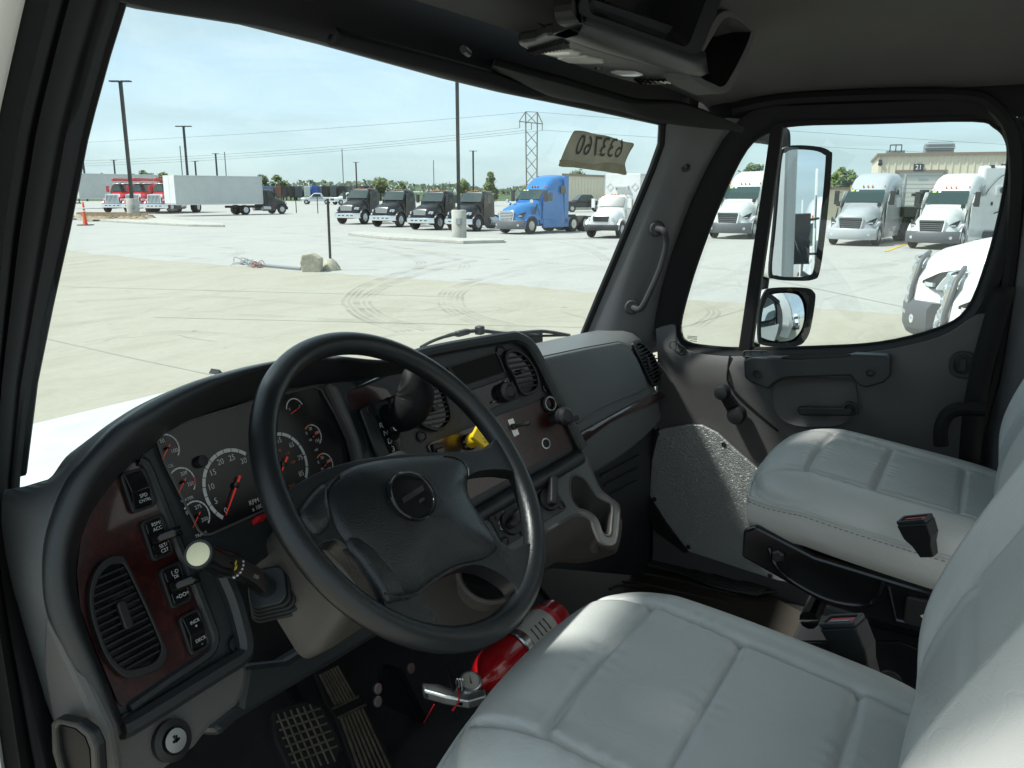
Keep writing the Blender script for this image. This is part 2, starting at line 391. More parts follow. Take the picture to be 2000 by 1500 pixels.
def slats(root, name, m, y, z0, z1, w0, w1, n, dep=.05, tilt=0.0, back=True, th=.04):
    """grille: dark recess with horizontal bars that follow a slight bow"""
    if back:
        b = MB(); b.prism([V((-w0 / 2, y, z0)), V((w0 / 2, y, z0)), V((w1 / 2, y + tilt, z1)), V((-w1 / 2, y + tilt, z1))], (0, -.06, 0)); go = b.obj(name, M_trim, root, smooth=0)
    else: go = root
    b = MB()
    for i in range(n):
        t = (i + .5) / n; w = (w0 + (w1 - w0) * t) * .98; z = z0 + (z1 - z0) * t; yy = y + tilt * t
        b.box((0, yy + .012, z), (w, dep, th))
    b.obj('bar', m, go, smooth=0, bevel=.008)
    return go

def hood_truck(name, label, body, bumper, grille, rim=None, chrome_bumper=False, roof=None, cat='truck', group=None, hoodside=None, tag_=True):
    """medium-duty conventional: set-back axle, sloping hood, day cab"""
    root = thing(name, label, cat, (0, 0, 0), group)
    rows = [arch(.78, 1.55, 1.25, .80, 1.24, 5), arch(.74, 1.75, 1.40, .80, 1.36, 5), arch(.5, 1.92, 1.45, .80, 1.50, 4), arch(.2, 2.0, 1.5, 1.0, 1.60, 4), arch(-.2, 2.0, 1.55, 1.0, 1.70, 4), arch(-.62, 2.0, 1.65, .75, 1.80, 4)]
    h = MB(); h.grid(rows, cap=False); h.add(rows[0], [tuple(range(len(rows[0])))]); h.obj('hood', body, root, smooth=50)
    for sx in (-1, 1):                                           # wheel arches stand proud of the hood sides
        f = MB(); rws = []
        for k in range(13):
            a = math.pi * (k / 12)
            yy, zz = math.cos(a), math.sin(a)
            rws.append([V((sx * 1.0, .66 * yy, .5 + .66 * zz)), V((sx * 1.14, .66 * yy, .5 + .66 * zz)), V((sx * 1.15, .60 * yy, .5 + .60 * zz)), V((sx * 1.02, .58 * yy, .5 + .58 * zz))])
        f.grid(rws, cv=True); f.obj('fender', body, root, smooth=50)
    cab = [arch(-.55, 2.02, 1.9, .62, 1.80, 7), arch(-.62, 2.04, 1.9, .62, 1.82, 7), arch(-1.02, 2.04, 1.82, .62, 2.50, 7), arch(-1.3, 2.04, 1.86, .62, 2.58, 7), arch(-2.0, 2.04, 1.88, .62, 2.58, 7), arch(-2.08, 2.0, 1.84, .66, 2.54, 7)]
    c = MB(); c.grid(cab); c.add(cab[-1], [tuple(range(len(cab[-1])))]); c.add(cab[0], [tuple(range(len(cab[0])))]); cabo = c.obj('cab', body, root, smooth=40)
    w = MB(); w.prism(rpoly([V((-.86, -.612, 1.86)), V((.86, -.612, 1.86)), V((.80, -.985, 2.43)), V((-.80, -.985, 2.43))], .08), (0, .02, .014)); wo = w.obj('windshield', M_glassdark, root, smooth=0)
    if tag_:
        q = MB(); q.box((.6, -.95, 2.36), (.16, .03, .07), Euler((.55, 0, 0)).to_matrix()); q.obj('window_tag', M_tag, wo, smooth=0)
    for sx in (-1, 1):
        d = MB(); d.prism([V((sx * 1.0, y, z)) for y, z in ((-.66, .7), (-1.72, .7), (-1.72, 2.36), (-1.1, 2.36), (-.78, 1.85))], (sx * .028, 0, 0)); do = d.obj('door', body, root, smooth=0, bevel=.012)
        d = MB(); d.prism([V((sx * 1.02, y, z)) for y, z in ((-.86, 1.74), (-1.62, 1.78), (-1.62, 2.28), (-1.15, 2.28))], (sx * .014, 0, 0)); d.obj('window', M_glassdark, do, smooth=0)
        d = MB(); d.box((sx * 1.04, -1.6, 1.5), (.03, .14, .04)); d.obj('handle', M_trim, do, smooth=0)
        l_ = MB(); l_.prism(rpoly([V((sx * .62, .66, 1.02)), V((sx * .93, .52, 1.04)), V((sx * .96, .46, 1.22)), V((sx * .66, .66, 1.24))], .06), (0, .10, 0)); lo = l_.obj('headlight', M_lamp, root, smooth=0, bevel=.02)
        l_ = MB(); l_.lathe([(.07, 0), (.06, .03), (.01, .02)], (sx * .76, .76, 1.12), (0, 1, 0), 12); l_.obj('lens', M_chrome, lo)
        mirror_part(root, sx * 1.02, -.72, 2.05, M_trim if body is M_black else body)
        t = MB(); t.lathe([(.01, 0), (.26, 0), (.28, .03), (.28, .87), (.26, .9), (.01, .9)], (sx * .92, -2.3, .62), (0, 1, 0), 20); t.obj('fuel_tank', M_alu, root)
        st = MB(); st.box((sx * .98, -1.2, .48), (.18, .9, .28)); st.obj('step', M_trim, root, bevel=.02)
        wheel(root, sx * 1.12, 0, .5, .28, rim=rim)
    b = MB(); rws = []
    for i in range(-8, 9):
        t = i / 8; x = t * 1.12; y = .92 - .22 * abs(t) ** 3
        rws.append([V((x, y - .1, .46)), V((x, y, .46)), V((x, y + .03, .58)), V((x, y + .03, .72)), V((x, y - .02, .80)), V((x, y - .12, .80))])
    b.grid(rws, cv=True, cap=True); bo = b.obj('bumper', bumper, root, smooth=40)
    b = MB()
    for x in (-.55, -.2, .2, .55): b.box((x, .962, .63), (.18, .012, .07))
    b.obj('slot', M_trim, bo, smooth=0)
    slats(root, 'grille', grille, .80, .98, 1.30, .98, 1.10, 6, .03, -.02, th=.03)
    r = MB()
    for x in (-.72, -.2, 0, .2, .72): r.box((x, -1.2, 2.575), (.10, .14, .05))
    r.obj('marker_light', M_amber, root, bevel=.015)
    ch = MB()
    for sx in (-1, 1): ch.box((sx * .42, -3.2, .82), (.09, 5.4, .24))
    for y in (-2.4, -3.6, -5.0): ch.box((0, y, .82), (.8, .12, .18))
    ch.obj('chassis', M_chassis, root, smooth=0)
    for sx in (-1, 1): wheel(root, sx * 1.2, -4.4, .5, .28, dual=True, rim=rim)
    return root
def add_box(root, L=7.2, y0=-2.35, zt=3.95, m=None, side=None):
    b = MB(); b.box((0, y0 - L / 2, (zt + 1.08) / 2), (2.44, L, zt - 1.08)); bo = b.obj('cargo_box', m or M_box, root, smooth=0, bevel=.03)
    e = MB()
    for sx in (-1, 1):
        e.box((sx * 1.235, y0 - L / 2, 1.14), (.03, L, .14)); e.box((sx * 1.235, y0 - L / 2, zt - .05), (.03, L, .09))
        for y in (y0 - .04, y0 - L + .04): e.box((sx * 1.225, y, (zt + 1.08) / 2), (.05, .09, zt - 1.1))
        k = 0
        while k < L - .5: e.box((sx * 1.237, y0 - .35 - k, 1.18), (.035, .05, .05)); k += .5
    e.obj('box_rail', M_alu, bo, smooth=0)
    for sx in (-1, 1):
        d = MB(); d.box((sx * .595, y0 - L - .015, (zt + 1.12) / 2), (1.15, .03, zt - 1.3)); d.obj('rear_door', M_box, bo, smooth=0, bevel=.01)
    u = MB(); u.box((0, y0 - L + .1, .62), (2.3, .12, .14)); u.box((-.8, y0 - L + .15, .85), (.1, .1, .5)); u.box((.8, y0 - L + .15, .85), (.1, .1, .5)); u.obj('underride_guard', M_chassis, root, smooth=0)
    return bo

def sleeper_truck(name, label, body, bumper, chrome=False, high=3.55, group=None, sleeper=2.3, rows_tag=True):
    root = thing(name, label, 'truck', (0, 0, 0), group)
    hd = [arch(1.02, 1.35, .9, .78, 1.28, 5), arch(.98, 1.7, 1.05, .78, 1.42, 5), arch(.70, 2.06, 1.25, .78, 1.60, 4.5), arch(.2, 2.2, 1.4, 1.0, 1.76, 4.2), arch(-.4, 2.2, 1.55, 1.0, 1.90, 4), arch(-.98, 2.16, 1.75, .75, 2.0, 4.5)]
    h = MB(); h.grid(hd); h.add(hd[0], [tuple(range(len(hd[0])))]); h.obj('hood', body, root, smooth=50)
    for sx in (-1, 1):
        f = MB(); rws = []
        for k in range(13):
            a = math.pi * (k / 12); yy, zz = math.cos(a), math.sin(a)
            rws.append([V((sx * 1.06, .68 * yy, .5 + .68 * zz)), V((sx * 1.18, .68 * yy, .5 + .68 * zz)), V((sx * 1.19, .60 * yy, .5 + .60 * zz)), V((sx * 1.05, .58 * yy, .5 + .58 * zz))])
        f.grid(rws, cv=True); f.obj('fender', body, root, smooth=50)
    yb = -2.35 - sleeper
    cab = [arch(-.92, 2.16, 2.0, .6, 2.02, 7), arch(-1.0, 2.2, 2.0, .6, 2.05, 7), arch(-1.62, 2.24, 1.9, .6, 2.74, 7), arch(-1.75, 2.26, 1.92, .6, 2.82, 7), arch(-2.1, 2.28, 1.96, .6, high - .42, 7), arch(-2.5, 2.3, 2.0, .6, high - .16, 6.5), arch(-3.1, 2.3, 2.04, .6, high - .02, 6.5), arch(-3.7, 2.3, 2.06, .6, high, 6.5), arch(yb, 2.3, 2.06, .6, high, 6.5)]
    c = MB(); c.grid(cab); c.add(cab[-1], [tuple(range(len(cab[-1])))]); c.add(cab[0], [tuple(range(len(cab[0])))]); c.obj('cab', body, root, smooth=45)
    w = MB(); w.prism(rpoly([V((-.95, -.985, 2.08)), V((.95, -.985, 2.08)), V((.88, -1.575, 2.68)), V((-.88, -1.575, 2.68))], .1), (0, .016, .016)); wo = w.obj('windshield', M_glassdark, root, smooth=0)
    if rows_tag:
        q = MB(); q.box((.68, -1.515, 2.635), (.17, .03, .09), Euler((-.79 + 1.57, 0, 0)).to_matrix()); q.obj('window_tag', M_tag, wo, smooth=0)
        q = MB(); q.box((.44, -1.515, 2.635), (.13, .03, .08), Euler((-.79 + 1.57, 0, 0)).to_matrix()); q.obj('window_tag', M_tagw, wo, smooth=0)
    for sx in (-1, 1):
        d = MB(); d.prism([V((sx * 1.11, y, z)) for y, z in ((-1.06, .85), (-2.15, .85), (-2.15, 2.62), (-1.72, 2.62), (-1.2, 2.1))], (sx * .035, 0, 0)); do = d.obj('door', body, root, smooth=0, bevel=.012)
        d = MB(); d.prism([V((sx * 1.135, y, z)) for y, z in ((-1.28, 1.98), (-2.05, 1.98), (-2.05, 2.5), (-1.72, 2.5))], (sx * .02, 0, 0)); d.obj('window', M_glassdark, do, smooth=0)
        d = MB(); d.prism(rpoly([V((sx * 1.13, y, z)) for y, z in ((-2.9, 2.45), (-3.5, 2.45), (-3.35, 3.0), (-2.95, 2.9))], .06), (sx * .02, 0, 0)); d.obj('side_window', M_glassdark, root, smooth=0)
        l_ = MB(); l_.prism(rpoly([V((sx * .62, .82, 1.02)), V((sx * .98, .62, 1.04)), V((sx * 1.05, .36, 1.36)), V((sx * .95, .60, 1.30)), V((sx * .70, .86, 1.14))], .04), (sx * .05, .07, 0)); lo = l_.obj('headlight', M_trim, root, smooth=0, bevel=.015)
        l_ = MB(); l_.box((sx * .86, .80, 1.10), (.24, .05, .06), Euler((0, 0, -sx * .55)).to_matrix()); l_.obj('lens', M_lamp, lo, smooth=0)
        mirror_part(root, sx * 1.12, -1.12, 2.3, M_trim, .7)
        m = MB(); m.box((sx * .98, -.15, 1.98), (.17, .11, .20)); m.tube([(sx * .9, -.5, 1.80), (sx * .95, -.2, 1.95)], .025, 6); m.obj('hood_mirror', M_chrome if chrome else M_trim, root, bevel=.03)
        v = MB(); v.prism([V((sx * 1.08, y, z)) for y, z in ((-.15, 1.20), (-.42, 1.22), (-.66, 1.80), (-.52, 1.82))], (sx * .02, 0, 0)); v.obj('side_vent', M_trim, root, smooth=0)
        s_ = MB(); s_.box((sx * 1.04, -2.7, .62), (.18, 3.0, .60)); s_.obj('side_fairing', body if body in (M_white, M_blue, M_silver) else M_trim, root, bevel=.03)
        s_ = MB(); s_.box((sx * 1.12, yb - .2, (high + .8) / 2), (.05, .45, high - .9)); s_.obj('side_extender', body, root, bevel=.02)
        wheel(root, sx * 1.16, 0, .5, .28)
        for y in (yb - 1.0, yb - 2.3): wheel(root, sx * 1.2, y, .5, .28, dual=True)
    b = MB(); rws = []
    for i in range(-9, 10):
        t = i / 9; x = t * 1.18; y = 1.16 - .42 * abs(t) ** 2.6
        rws.append([V((x, y - .12, .30)), V((x, y - .02, .30)), V((x, y + .04, .42)), V((x, y + .05, .74)), V((x, y - .02, .84)), V((x, y - .2, .84))])
    b.grid(rws, cv=True, cap=True); bo = b.obj('bumper', bumper, root, smooth=40)
    for sx in (-1, 1):
        f = MB(); f.lathe([(.075, 0), (.07, .02), (.01, .015)], (sx * .86, 1.0, .55), (sx * .45, .9, 0), 14); f.obj('fog_light', M_lamp, bo)
    gr = MB(); gr.prism(rpoly([V((-.46, 1.03, .74)), V((.46, 1.03, .74)), V((.56, 1.0, 1.34)), V((-.56, 1.0, 1.34))], .06), (0, .06, .0)); go = gr.obj('grille', M_trim, root, smooth=0)
    b = MB()
    for i in range(6):
        z = .82 + i * .092; ww = .88 + .2 * i / 6
        b.box((0, 1.10 - i * .004, z), (ww, .05, .035 if not chrome else .06))
    b.obj('bar', M_chrome if chrome else M_bumper, go, smooth=0, bevel=.012)
    fr = MB(); fr.frame(rpoly([V((-.52, 1.04, .70)), V((.52, 1.04, .70)), V((.62, 1.0, 1.40)), V((-.62, 1.0, 1.40))], .08), rpoly([V((-.46, 1.04, .75)), V((.46, 1.04, .75)), V((.55, 1.0, 1.34)), V((-.55, 1.0, 1.34))], .06), (0, .07, 0))
    fr.obj('grille_frame', M_chrome if chrome else body, root, smooth=0)
    r = MB()
    for x in (-.82, -.22, 0, .22, .82): r.box((x, -1.70, 2.86), (.05, .12, .12))
    r.obj('marker_light', M_amber, root, bevel=.015)
    ch = MB()
    for sx in (-1, 1): ch.box((sx * .42, yb - 1.5, .82), (.09, 3.6, .26))
    ch.box((0, yb - 1.65, 1.02), (1.0, .9, .10)); ch.box((0, yb - 3.2, .8), (2.2, .08, .3)); ch.obj('chassis', M_chassis, root, smooth=0)
    return root

def pickup(name, label, body):
    root = thing(name, label, 'pickup truck')
    h = MB(); rows = [arch(.95, 1.7, 1.4, .55, 1.05, 6), arch(.85, 1.9, 1.6, .5, 1.12, 6), arch(0, 1.95, 1.7, .5, 1.18, 6), arch(-.6, 1.95, 1.7, .5, 1.20, 6), arch(-3.0, 1.95, 1.72, .5, 1.20, 6), arch(-4.4, 1.93, 1.7, .5, 1.18, 6)]
    h.grid(rows); h.add(rows[0], [tuple(range(19))]); h.add(rows[-1], [tuple(range(19))]); h.obj('body', body, root, smooth=45)
    c = MB(); rows = [arch(-.55, 1.8, 1.6, 1.1, 1.24, 5), arch(-1.25, 1.8, 1.4, 1.1, 1.86, 6), arch(-1.6, 1.8, 1.42, 1.1, 1.90, 6), arch(-2.4, 1.8, 1.42, 1.1, 1.88, 6), arch(-2.75, 1.8, 1.5, 1.1, 1.24, 6)]
    c.grid(rows); co = c.obj('cabin', body, root, smooth=45)
    for sx in (-1, 1):
        w = MB(); w.prism([V((sx * .86, y, z)) for y, z in ((-.85, 1.26), (-2.5, 1.26), (-2.38, 1.72), (-1.28, 1.74))], (sx * .03, 0, 0)); w.obj('window', M_glassdark, root, smooth=0)
        l_ = MB(); l_.box((sx * .78, .93, .92), (.3, .08, .18)); l_.obj('headlight', M_lamp, root, bevel=.02)
        for y in (0, -3.4): wheel(root, sx * .98, y, .40, .26)
    w = MB(); w.prism([V((-.74, -.66, 1.30)), V((.74, -.66, 1.30)), V((.64, -1.18, 1.78)), V((-.64, -1.18, 1.78))], (0, .02, .02)); w.obj('windshield', M_glassdark, root, smooth=0)
    g = MB(); g.box((0, .96, .85), (1.2, .06, .30)); g.obj('grille', M_trim, root, bevel=.02)
    b = MB(); b.box((0, 1.0, .55), (1.9, .16, .2)); b.obj('bumper', M_chrome, root, bevel=.03)
    return root
def place(root, px, py, a, k=1.0, lift=0.0, away=False):
    """stand a vehicle with its front axle at the spot seen at (px, py), turned a degrees from facing the camera"""
    p = gp(px, py); v = V((p.x, p.y, 0)).normalized(); L = V((-v.y, v.x, 0))
    f = -v * math.cos(rad(a)) + L * math.sin(rad(a))
    root.location = (p.x, p.y, GZ + .004 + lift); root.rotation_euler = (0, 0, math.atan2(-f.x, f.y)); root.scale = (k, k, k)
    return root
def wscale(px, py, hpx, real):
    """how much a thing of a given real height must shrink or grow to stand hpx pixels tall there"""
    p = gp(px, py); d = (p - CAM).dot(FW); return hpx * d / FPX / real

# ---- four black day cabs
t = hood_truck('black_truck', 'black conventional truck, leftmost of the four parked in a row, first from the thin post', M_black, M_chrome, M_chrome, group='black day-cab trucks in a row')
place(t, 690, 437.5, 36, wscale(690, 437.5, 68, 2.58)); tr0 = t
for lab, px, py, hp in (('second black truck from the left in the row of four black day cabs', 759, 443, 70.5),
                        ('third black truck from the left, the one just left of the tall central light pole', 834, 448.5, 74),
                        ('black truck right behind the concrete pole base, beside the blue sleeper truck', 908, 451, 76)):
    t = dup(tr0, lab); place(t, px, py, 36, wscale(px, py, hp, 2.58))
# ---- blue sleeper truck
t = sleeper_truck('blue_sleeper_truck', 'bright blue sleeper truck with grey bumper parked at the end of the black truck row', M_blue, M_bumper, True, 3.6, sleeper=1.0)
place(t, 1011, 456, 40, wscale(1011, 456, 112, 3.6))
# ---- white box truck
t = hood_truck('box_truck', 'white truck with tall white cargo box parked right of the blue sleeper truck', M_white, M_trim, M_trim, rim=M_alu)
bo = add_box(t, 6.4, -2.3, 3.85)
d = MB()
for x in (-.85, .85):
    d.frame([V((x + dx, -2.28, 3.05 + dz)) for dx, dz in ((0, .26), (.26, 0), (0, -.26), (-.26, 0))], [V((x + dx, -2.28, 3.05 + dz)) for dx, dz in ((0, .2), (.2, 0), (0, -.2), (-.2, 0))], (0, .012, 0))
d.obj('placard_holder', M_boxgrey, bo, smooth=0)
d = MB(); d.box((0, -2.2, 3.06), (.9, .22, .12)); d.box((-.4, -2.2, 2.95), (.08, .2, .2)); d.box((.4, -2.2, 2.95), (.08, .2, .2)); d.obj('bracket', M_boxgrey, bo, smooth=0, bevel=.02)
place(t, 1183, 464, 25, wscale(1183, 464, 122, 3.85))
# ---- white and silver sleepers in front of the workshop
t = sleeper_truck('sleeper_truck', 'white sleeper truck seen through the small vent window of the passenger door', M_white, M_bumper, group='sleeper trucks facing the cab'); w0 = t
place(t, 1431, 465, 17, wscale(1431, 465, 129, 3.55))
t = dup(w0, 'white sleeper truck in front of workshop door, between the silver truck and the near hoods'); place(t, 1826, 485, 14, wscale(1826, 485, 144, 3.55))
t = sleeper_truck('sleeper_truck', 'silver grey sleeper truck parked just right of the passenger side mirror', M_silver, M_silver, group='sleeper trucks facing the cab')
place(t, 1668, 478, 14, wscale(1668, 478, 138, 3.55))
# ---- near white hoods at the right
def near_truck(lab, loc):
    t = sleeper_truck('parked_truck', lab, M_white, M_bumper, True, 3.6, group='white trucks parked alongside', rows_tag=False)
    for sx in (-1, 1):
        l_ = MB(); l_.prism(rpoly([V((sx * 1.0, y, z)) for y, z in ((.72, 1.03), (.05, 1.06), (.10, 1.30), (.34, 1.38), (.6, 1.24))], .05), (sx * .085, 0, 0)); lo = l_.obj('headlight', M_lamp, t, smooth=0, bevel=.02)
        l_ = MB(); l_.box((sx * 1.085, .22, 1.14), (.02, .16, .12)); l_.obj('turn_signal', M_amber, lo, smooth=0)
        l_ = MB(); l_.lathe([(.07, 0), (.06, .012), (.01, .012)], (sx * 1.085, .48, 1.13), (sx, 0, 0), 14); l_.obj('lens', M_chrome, lo)
    for i in range(6):                                            # slim chrome bars that bow forward of the nose
        z = .62 + i * .165; rws = []
        for k in range(-8, 9):
            tt = k / 8; x = tt * (.60 - .012 * i); y = 1.20 - .07 * tt * tt - .022 * i
            rws.append([V((x, y + .028 * math.cos(q * math.pi / 4), z + .032 * math.sin(q * math.pi / 4))) for q in range(8)])
        b = MB(); b.grid(rws, cv=True, cap=True); b.obj('chrome_bar', M_chrome, t, smooth=60)
    fr = MB(); fr.tube([V((sx_ * x, y, z)) for sx_, x, y, z in ((-1, .66, 1.08, .55), (-1, .66, 1.06, 1.0), (-1, .60, .98, 1.42), (-1, .40, .93, 1.52), (1, .40, .93, 1.52), (1, .60, .98, 1.42), (1, .66, 1.06, 1.0), (1, .66, 1.08, .55))], .034, 8); fr.obj('grille_surround', M_bumper, t, smooth=60)
    t.location = loc; return t
near_truck('white truck hood with chrome grille bars and swept headlight, farther of the two at right', (15.3, .05, GZ + .004))
near_truck('white truck hood cut by the rear window edge, nearer of the two at right', (12.2, -.58, GZ + .004))
# ---- red vocational trucks
def red_truck(lab, px, py, hp, a=30):
    t = hood_truck('red_truck', lab, M_red, M_chrome, M_chrome, rim=M_alu, group='red heavy trucks by the box truck', tag_=False)
    n = MB(); n.prism([V((-.62, .82, .85)), V((.62, .82, .85)), V((.60, .80, 1.60)), V((-.60, .80, 1.60))], (0, .07, 0)); n.obj('grille_surround', M_chrome, t, smooth=0, bevel=.03)
    n = MB()
    for i in range(9): n.box((-.48 + i * .12, .895, 1.2), (.035, .02, .62))
    n.obj('grille_bar', M_trim, t, smooth=0)
    n = MB(); n.box((.35, -2.4, 2.85), (.26, 4.4, .24)); n.obj('boom', M_red, t, bevel=.03)
    n = MB(); n.box((0, -.98, 2.50), (1.7, .16, .06)); n.obj('roof_visor', M_chrome, t, bevel=.02)
    n = MB(); n.prism([V((-.70, .80, .86)), V((.70, .80, .86)), V((.60, .5, 1.60)), V((-.60, .5, 1.60))], (0, .03, .02)); n.obj('nose_panel', M_white, t, smooth=0, bevel=.02)
    n = MB(); n.box((0, -4.4, 1.9), (2.3, 4.2, 1.3)); n.obj('service_body', M_red, t, bevel=.04)
    place(t, px, py, a, wscale(px, py, hp, 2.9)); return t
red_truck('red heavy truck with chrome grille, leftmost of three behind the concrete pole base', 232, 415.5, 64)
red_truck('middle of three red trucks with booms, seen right beside the pole base', 272, 416, 65)
red_truck('red truck with chrome grille half hidden by the white box truck', 314, 417, 66)
# ---- big box truck facing right and the one behind at left
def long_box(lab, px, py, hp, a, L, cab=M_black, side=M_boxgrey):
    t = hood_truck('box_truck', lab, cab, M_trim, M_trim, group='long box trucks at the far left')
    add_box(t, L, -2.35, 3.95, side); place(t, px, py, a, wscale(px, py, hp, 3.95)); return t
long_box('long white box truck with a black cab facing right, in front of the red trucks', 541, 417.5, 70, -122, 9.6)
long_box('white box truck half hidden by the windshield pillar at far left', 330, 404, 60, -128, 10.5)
# ---- pickups
t = pickup('pickup_truck', 'silver pickup driving past beyond the long box truck', M_silver); place(t, 600, 399, 98, 1.2)
t = pickup('pickup_truck', 'white pickup half hidden behind the leftmost black truck', M_white); place(t, 660, 400, 60, 1.25)
t = pickup('pickup_truck', 'black pickup parked against the beige warehouse wall', M_black); place(t, 1112, 414, 70, 1.15)
# ---- far row of trailers
M_tcol = {'k': mat('black_trailer_paint', (.02, .02, .025), .5), 'w': M_white, 'b': mat('blue_trailer_paint', (.02, .10, .5), .4), 'n': mat('brown_trailer_print', (.25, .09, .05), .5), 'g': mat('grey_trailer_paint', (.10, .11, .13), .5), 's': mat('blue_grey_trailer_print', (.16, .22, .36), .5)}
def trailer(lab, px, c, wpx, hp=27, py=391):
    t = thing('parked_trailer', lab, 'trailer', (0, 0, 0), 'trailers in the far row')
    w = wpx / hp * 3.2
    b = MB(); b.box((0, -4, 2.35), (w, 8, 2.9)); bo = b.obj('body', M_tcol[c], t, smooth=0, bevel=.05)
    d = MB()
    for sx in (-1, 1): d.box((sx * w * .24, .02, 2.3), (w * .44, .06, 2.6))
    d.obj('door', M_tcol[c], bo, smooth=0, bevel=.02)
    d = MB(); d.box((0, .03, .78), (w * .95, .1, .2)); d.obj('bumper', M_chassis, t, smooth=0)
    for sx in (-1, 1): wheel(t, sx * w * .46, -.9, .48, .3)
    place(t, px, py, 8, wscale(px, py, hp, 3.8)); return t
for px, c, w, lab in ((522, 's', 30, 'blue grey printed trailer at the left end of the far row'), (545, 'n', 12, 'brown trailer end beside the blue grey one in the far row'),
                      (556, 'k', 11, 'black trailer end just right of the brown one in the far row'), (571, 'k', 12, 'black trailer end above the rear of the silver pickup'), (584, 'g', 16, 'dark grey trailer end next to the white one in the far row'),
                      (601, 'w', 14, 'white trailer end in the far row, left of the blue one'), (616, 'b', 14, 'blue trailer end in the far row beside the white one'), (635, 'k', 15, 'black trailer end right of the blue one in the far row'),
                      (652, 'g', 14, 'grey trailer end above the white pickup in the far row'), (668, 'k', 14, 'dark trailer end above the leftmost black truck, first past the pickup'), (690, 'g', 20, 'wide grey trailer above the leftmost black truck roof'),
                      (712, 'k', 18, 'dark trailer end between the first two black trucks'), (736, 'k', 22, 'dark trailer above the second black truck')):
    trailer(lab, px, c, w)
# ================================================================ POLES, BUILDINGS, TREES, LOOSE THINGS
M_pole = mat('dark_bronze_pole', (.035, .037, .036), .5, .4); M_galv = mat('galvanised_steel', (.30, .32, .33), .5, .6)
def pole(lab, px, base_y, top_y, r_px, heads=2, head_px=20, base=None, name='light_pole', lean_top=None, hdir=None, m=None):
    p = gp(px, base_y); d = (p - CAM).dot(FW); u = d / FPX
    t = thing(name, lab, 'light pole' if heads else 'pole', p, 'parking lot light poles' if heads else 'thin distant masts')
    # height from the top pixel at the same ground distance
    hd = math.hypot(p.x, p.y)
    r = ray(px, top_y); k = hd / math.hypot(r.x, r.y); H = CAM.z + r.z * k - GZ
    b0 = 0
    if base:
        q = MB(); q.lathe([(.01, -.05), (base[0], -.05), (base[0], base[1] - .03), (base[0] - .03, base[1]), (.01, base[1])], p, (0, 0, 1), 24); bo = q.obj('concrete_base', M_kerb, t, smooth=50)
        q = MB(); q.box(p + (-(p - CAM).normalized()) * base[0] * 1.0 + V((0, 0, base[1] * .62)) - V((0, 0, (-(p - CAM).normalized()).z * base[0])), (.25, .25, .3)); q.obj('plate', M_galv, bo, smooth=0)
        b0 = base[1]
    q = MB(); w = r_px * u
    q.box(p + V((0, 0, (H + b0) / 2)), (w, w, H - b0), Matrix.Rotation(-PSI, 3, 'Z')); q.obj('pole', m or M_pole, t, smooth=0)
    if heads:
        hw = head_px * u
        a = hdir or RR
        for s in (-1, 1)[:heads]:
            n = a.cross(ZZ)
            q = MB(); c = p + V((0, 0, H)) + a * s * hw * .30
            q.add([c + a * (x * hw * .25) + n * (y * hw * .14) + ZZ * (z * hw * .03) for z in (-1, 1) for x, y in ((-1, -1), (1, -1), (1, 1), (-1, 1))], [(0, 3, 2, 1), (4, 5, 6, 7), (0, 1, 5, 4), (1, 2, 6, 5), (2, 3, 7, 6), (3, 0, 4, 7)])
            q.obj('lamp_head', m or M_pole, t, smooth=0)
        q = MB(); q.tube([p + V((0, 0, H - .05)) - a * hw * .1, p + V((0, 0, H - .05)) + a * hw * .1], w * .4, 6); q.obj('arm', m or M_pole, t)
    return t
pole('tall light pole with double heads on a white concrete base, by the red trucks', 262, 429, 160, 5.5, 2, 36, (.55, 1.9))
pole('thick central light pole on a concrete base, its top hidden above the windshield', 897, 467, 20, 6.5, 2, 60, (.40, 1.55))
pole('light pole with double heads rising behind the long box truck', 371, 396, 247, 3.6, 2, 27)
pole('small light pole between the box truck and the nearest tall pole, over the truck roof', 428, 392, 300, 2.6, 2, 12)
pole('short light pole just right of the pole behind the box truck', 387, 390, 315, 2.4, 2, 12)
pole('light pole at the far left beside the windshield pillar', 171, 393, 284, 2.6, 1, 9)
pole('small light pole left of the tall pole with the concrete base', 230, 390, 313, 2.2, 2, 11)
pole('small light pole above the second black truck', 698, 391, 317, 2.4, 2, 11)
pole('light pole rising behind the small tree by the blue truck', 925, 397, 295, 3.2, 2, 14)
for px, ty, lab in ((360, 285, 'thin faint mast right beside the double-headed pole behind the box truck'), (445, 297, 'thin faint mast right of the small pole over the box truck'), (672, 291, 'thin faint mast above the far trailers, left of the small pole'), (848, 313, 'thin faint mast left of the central pole')):
    pole(lab, px, 385, ty, 1.5, 0, m=M_galv)

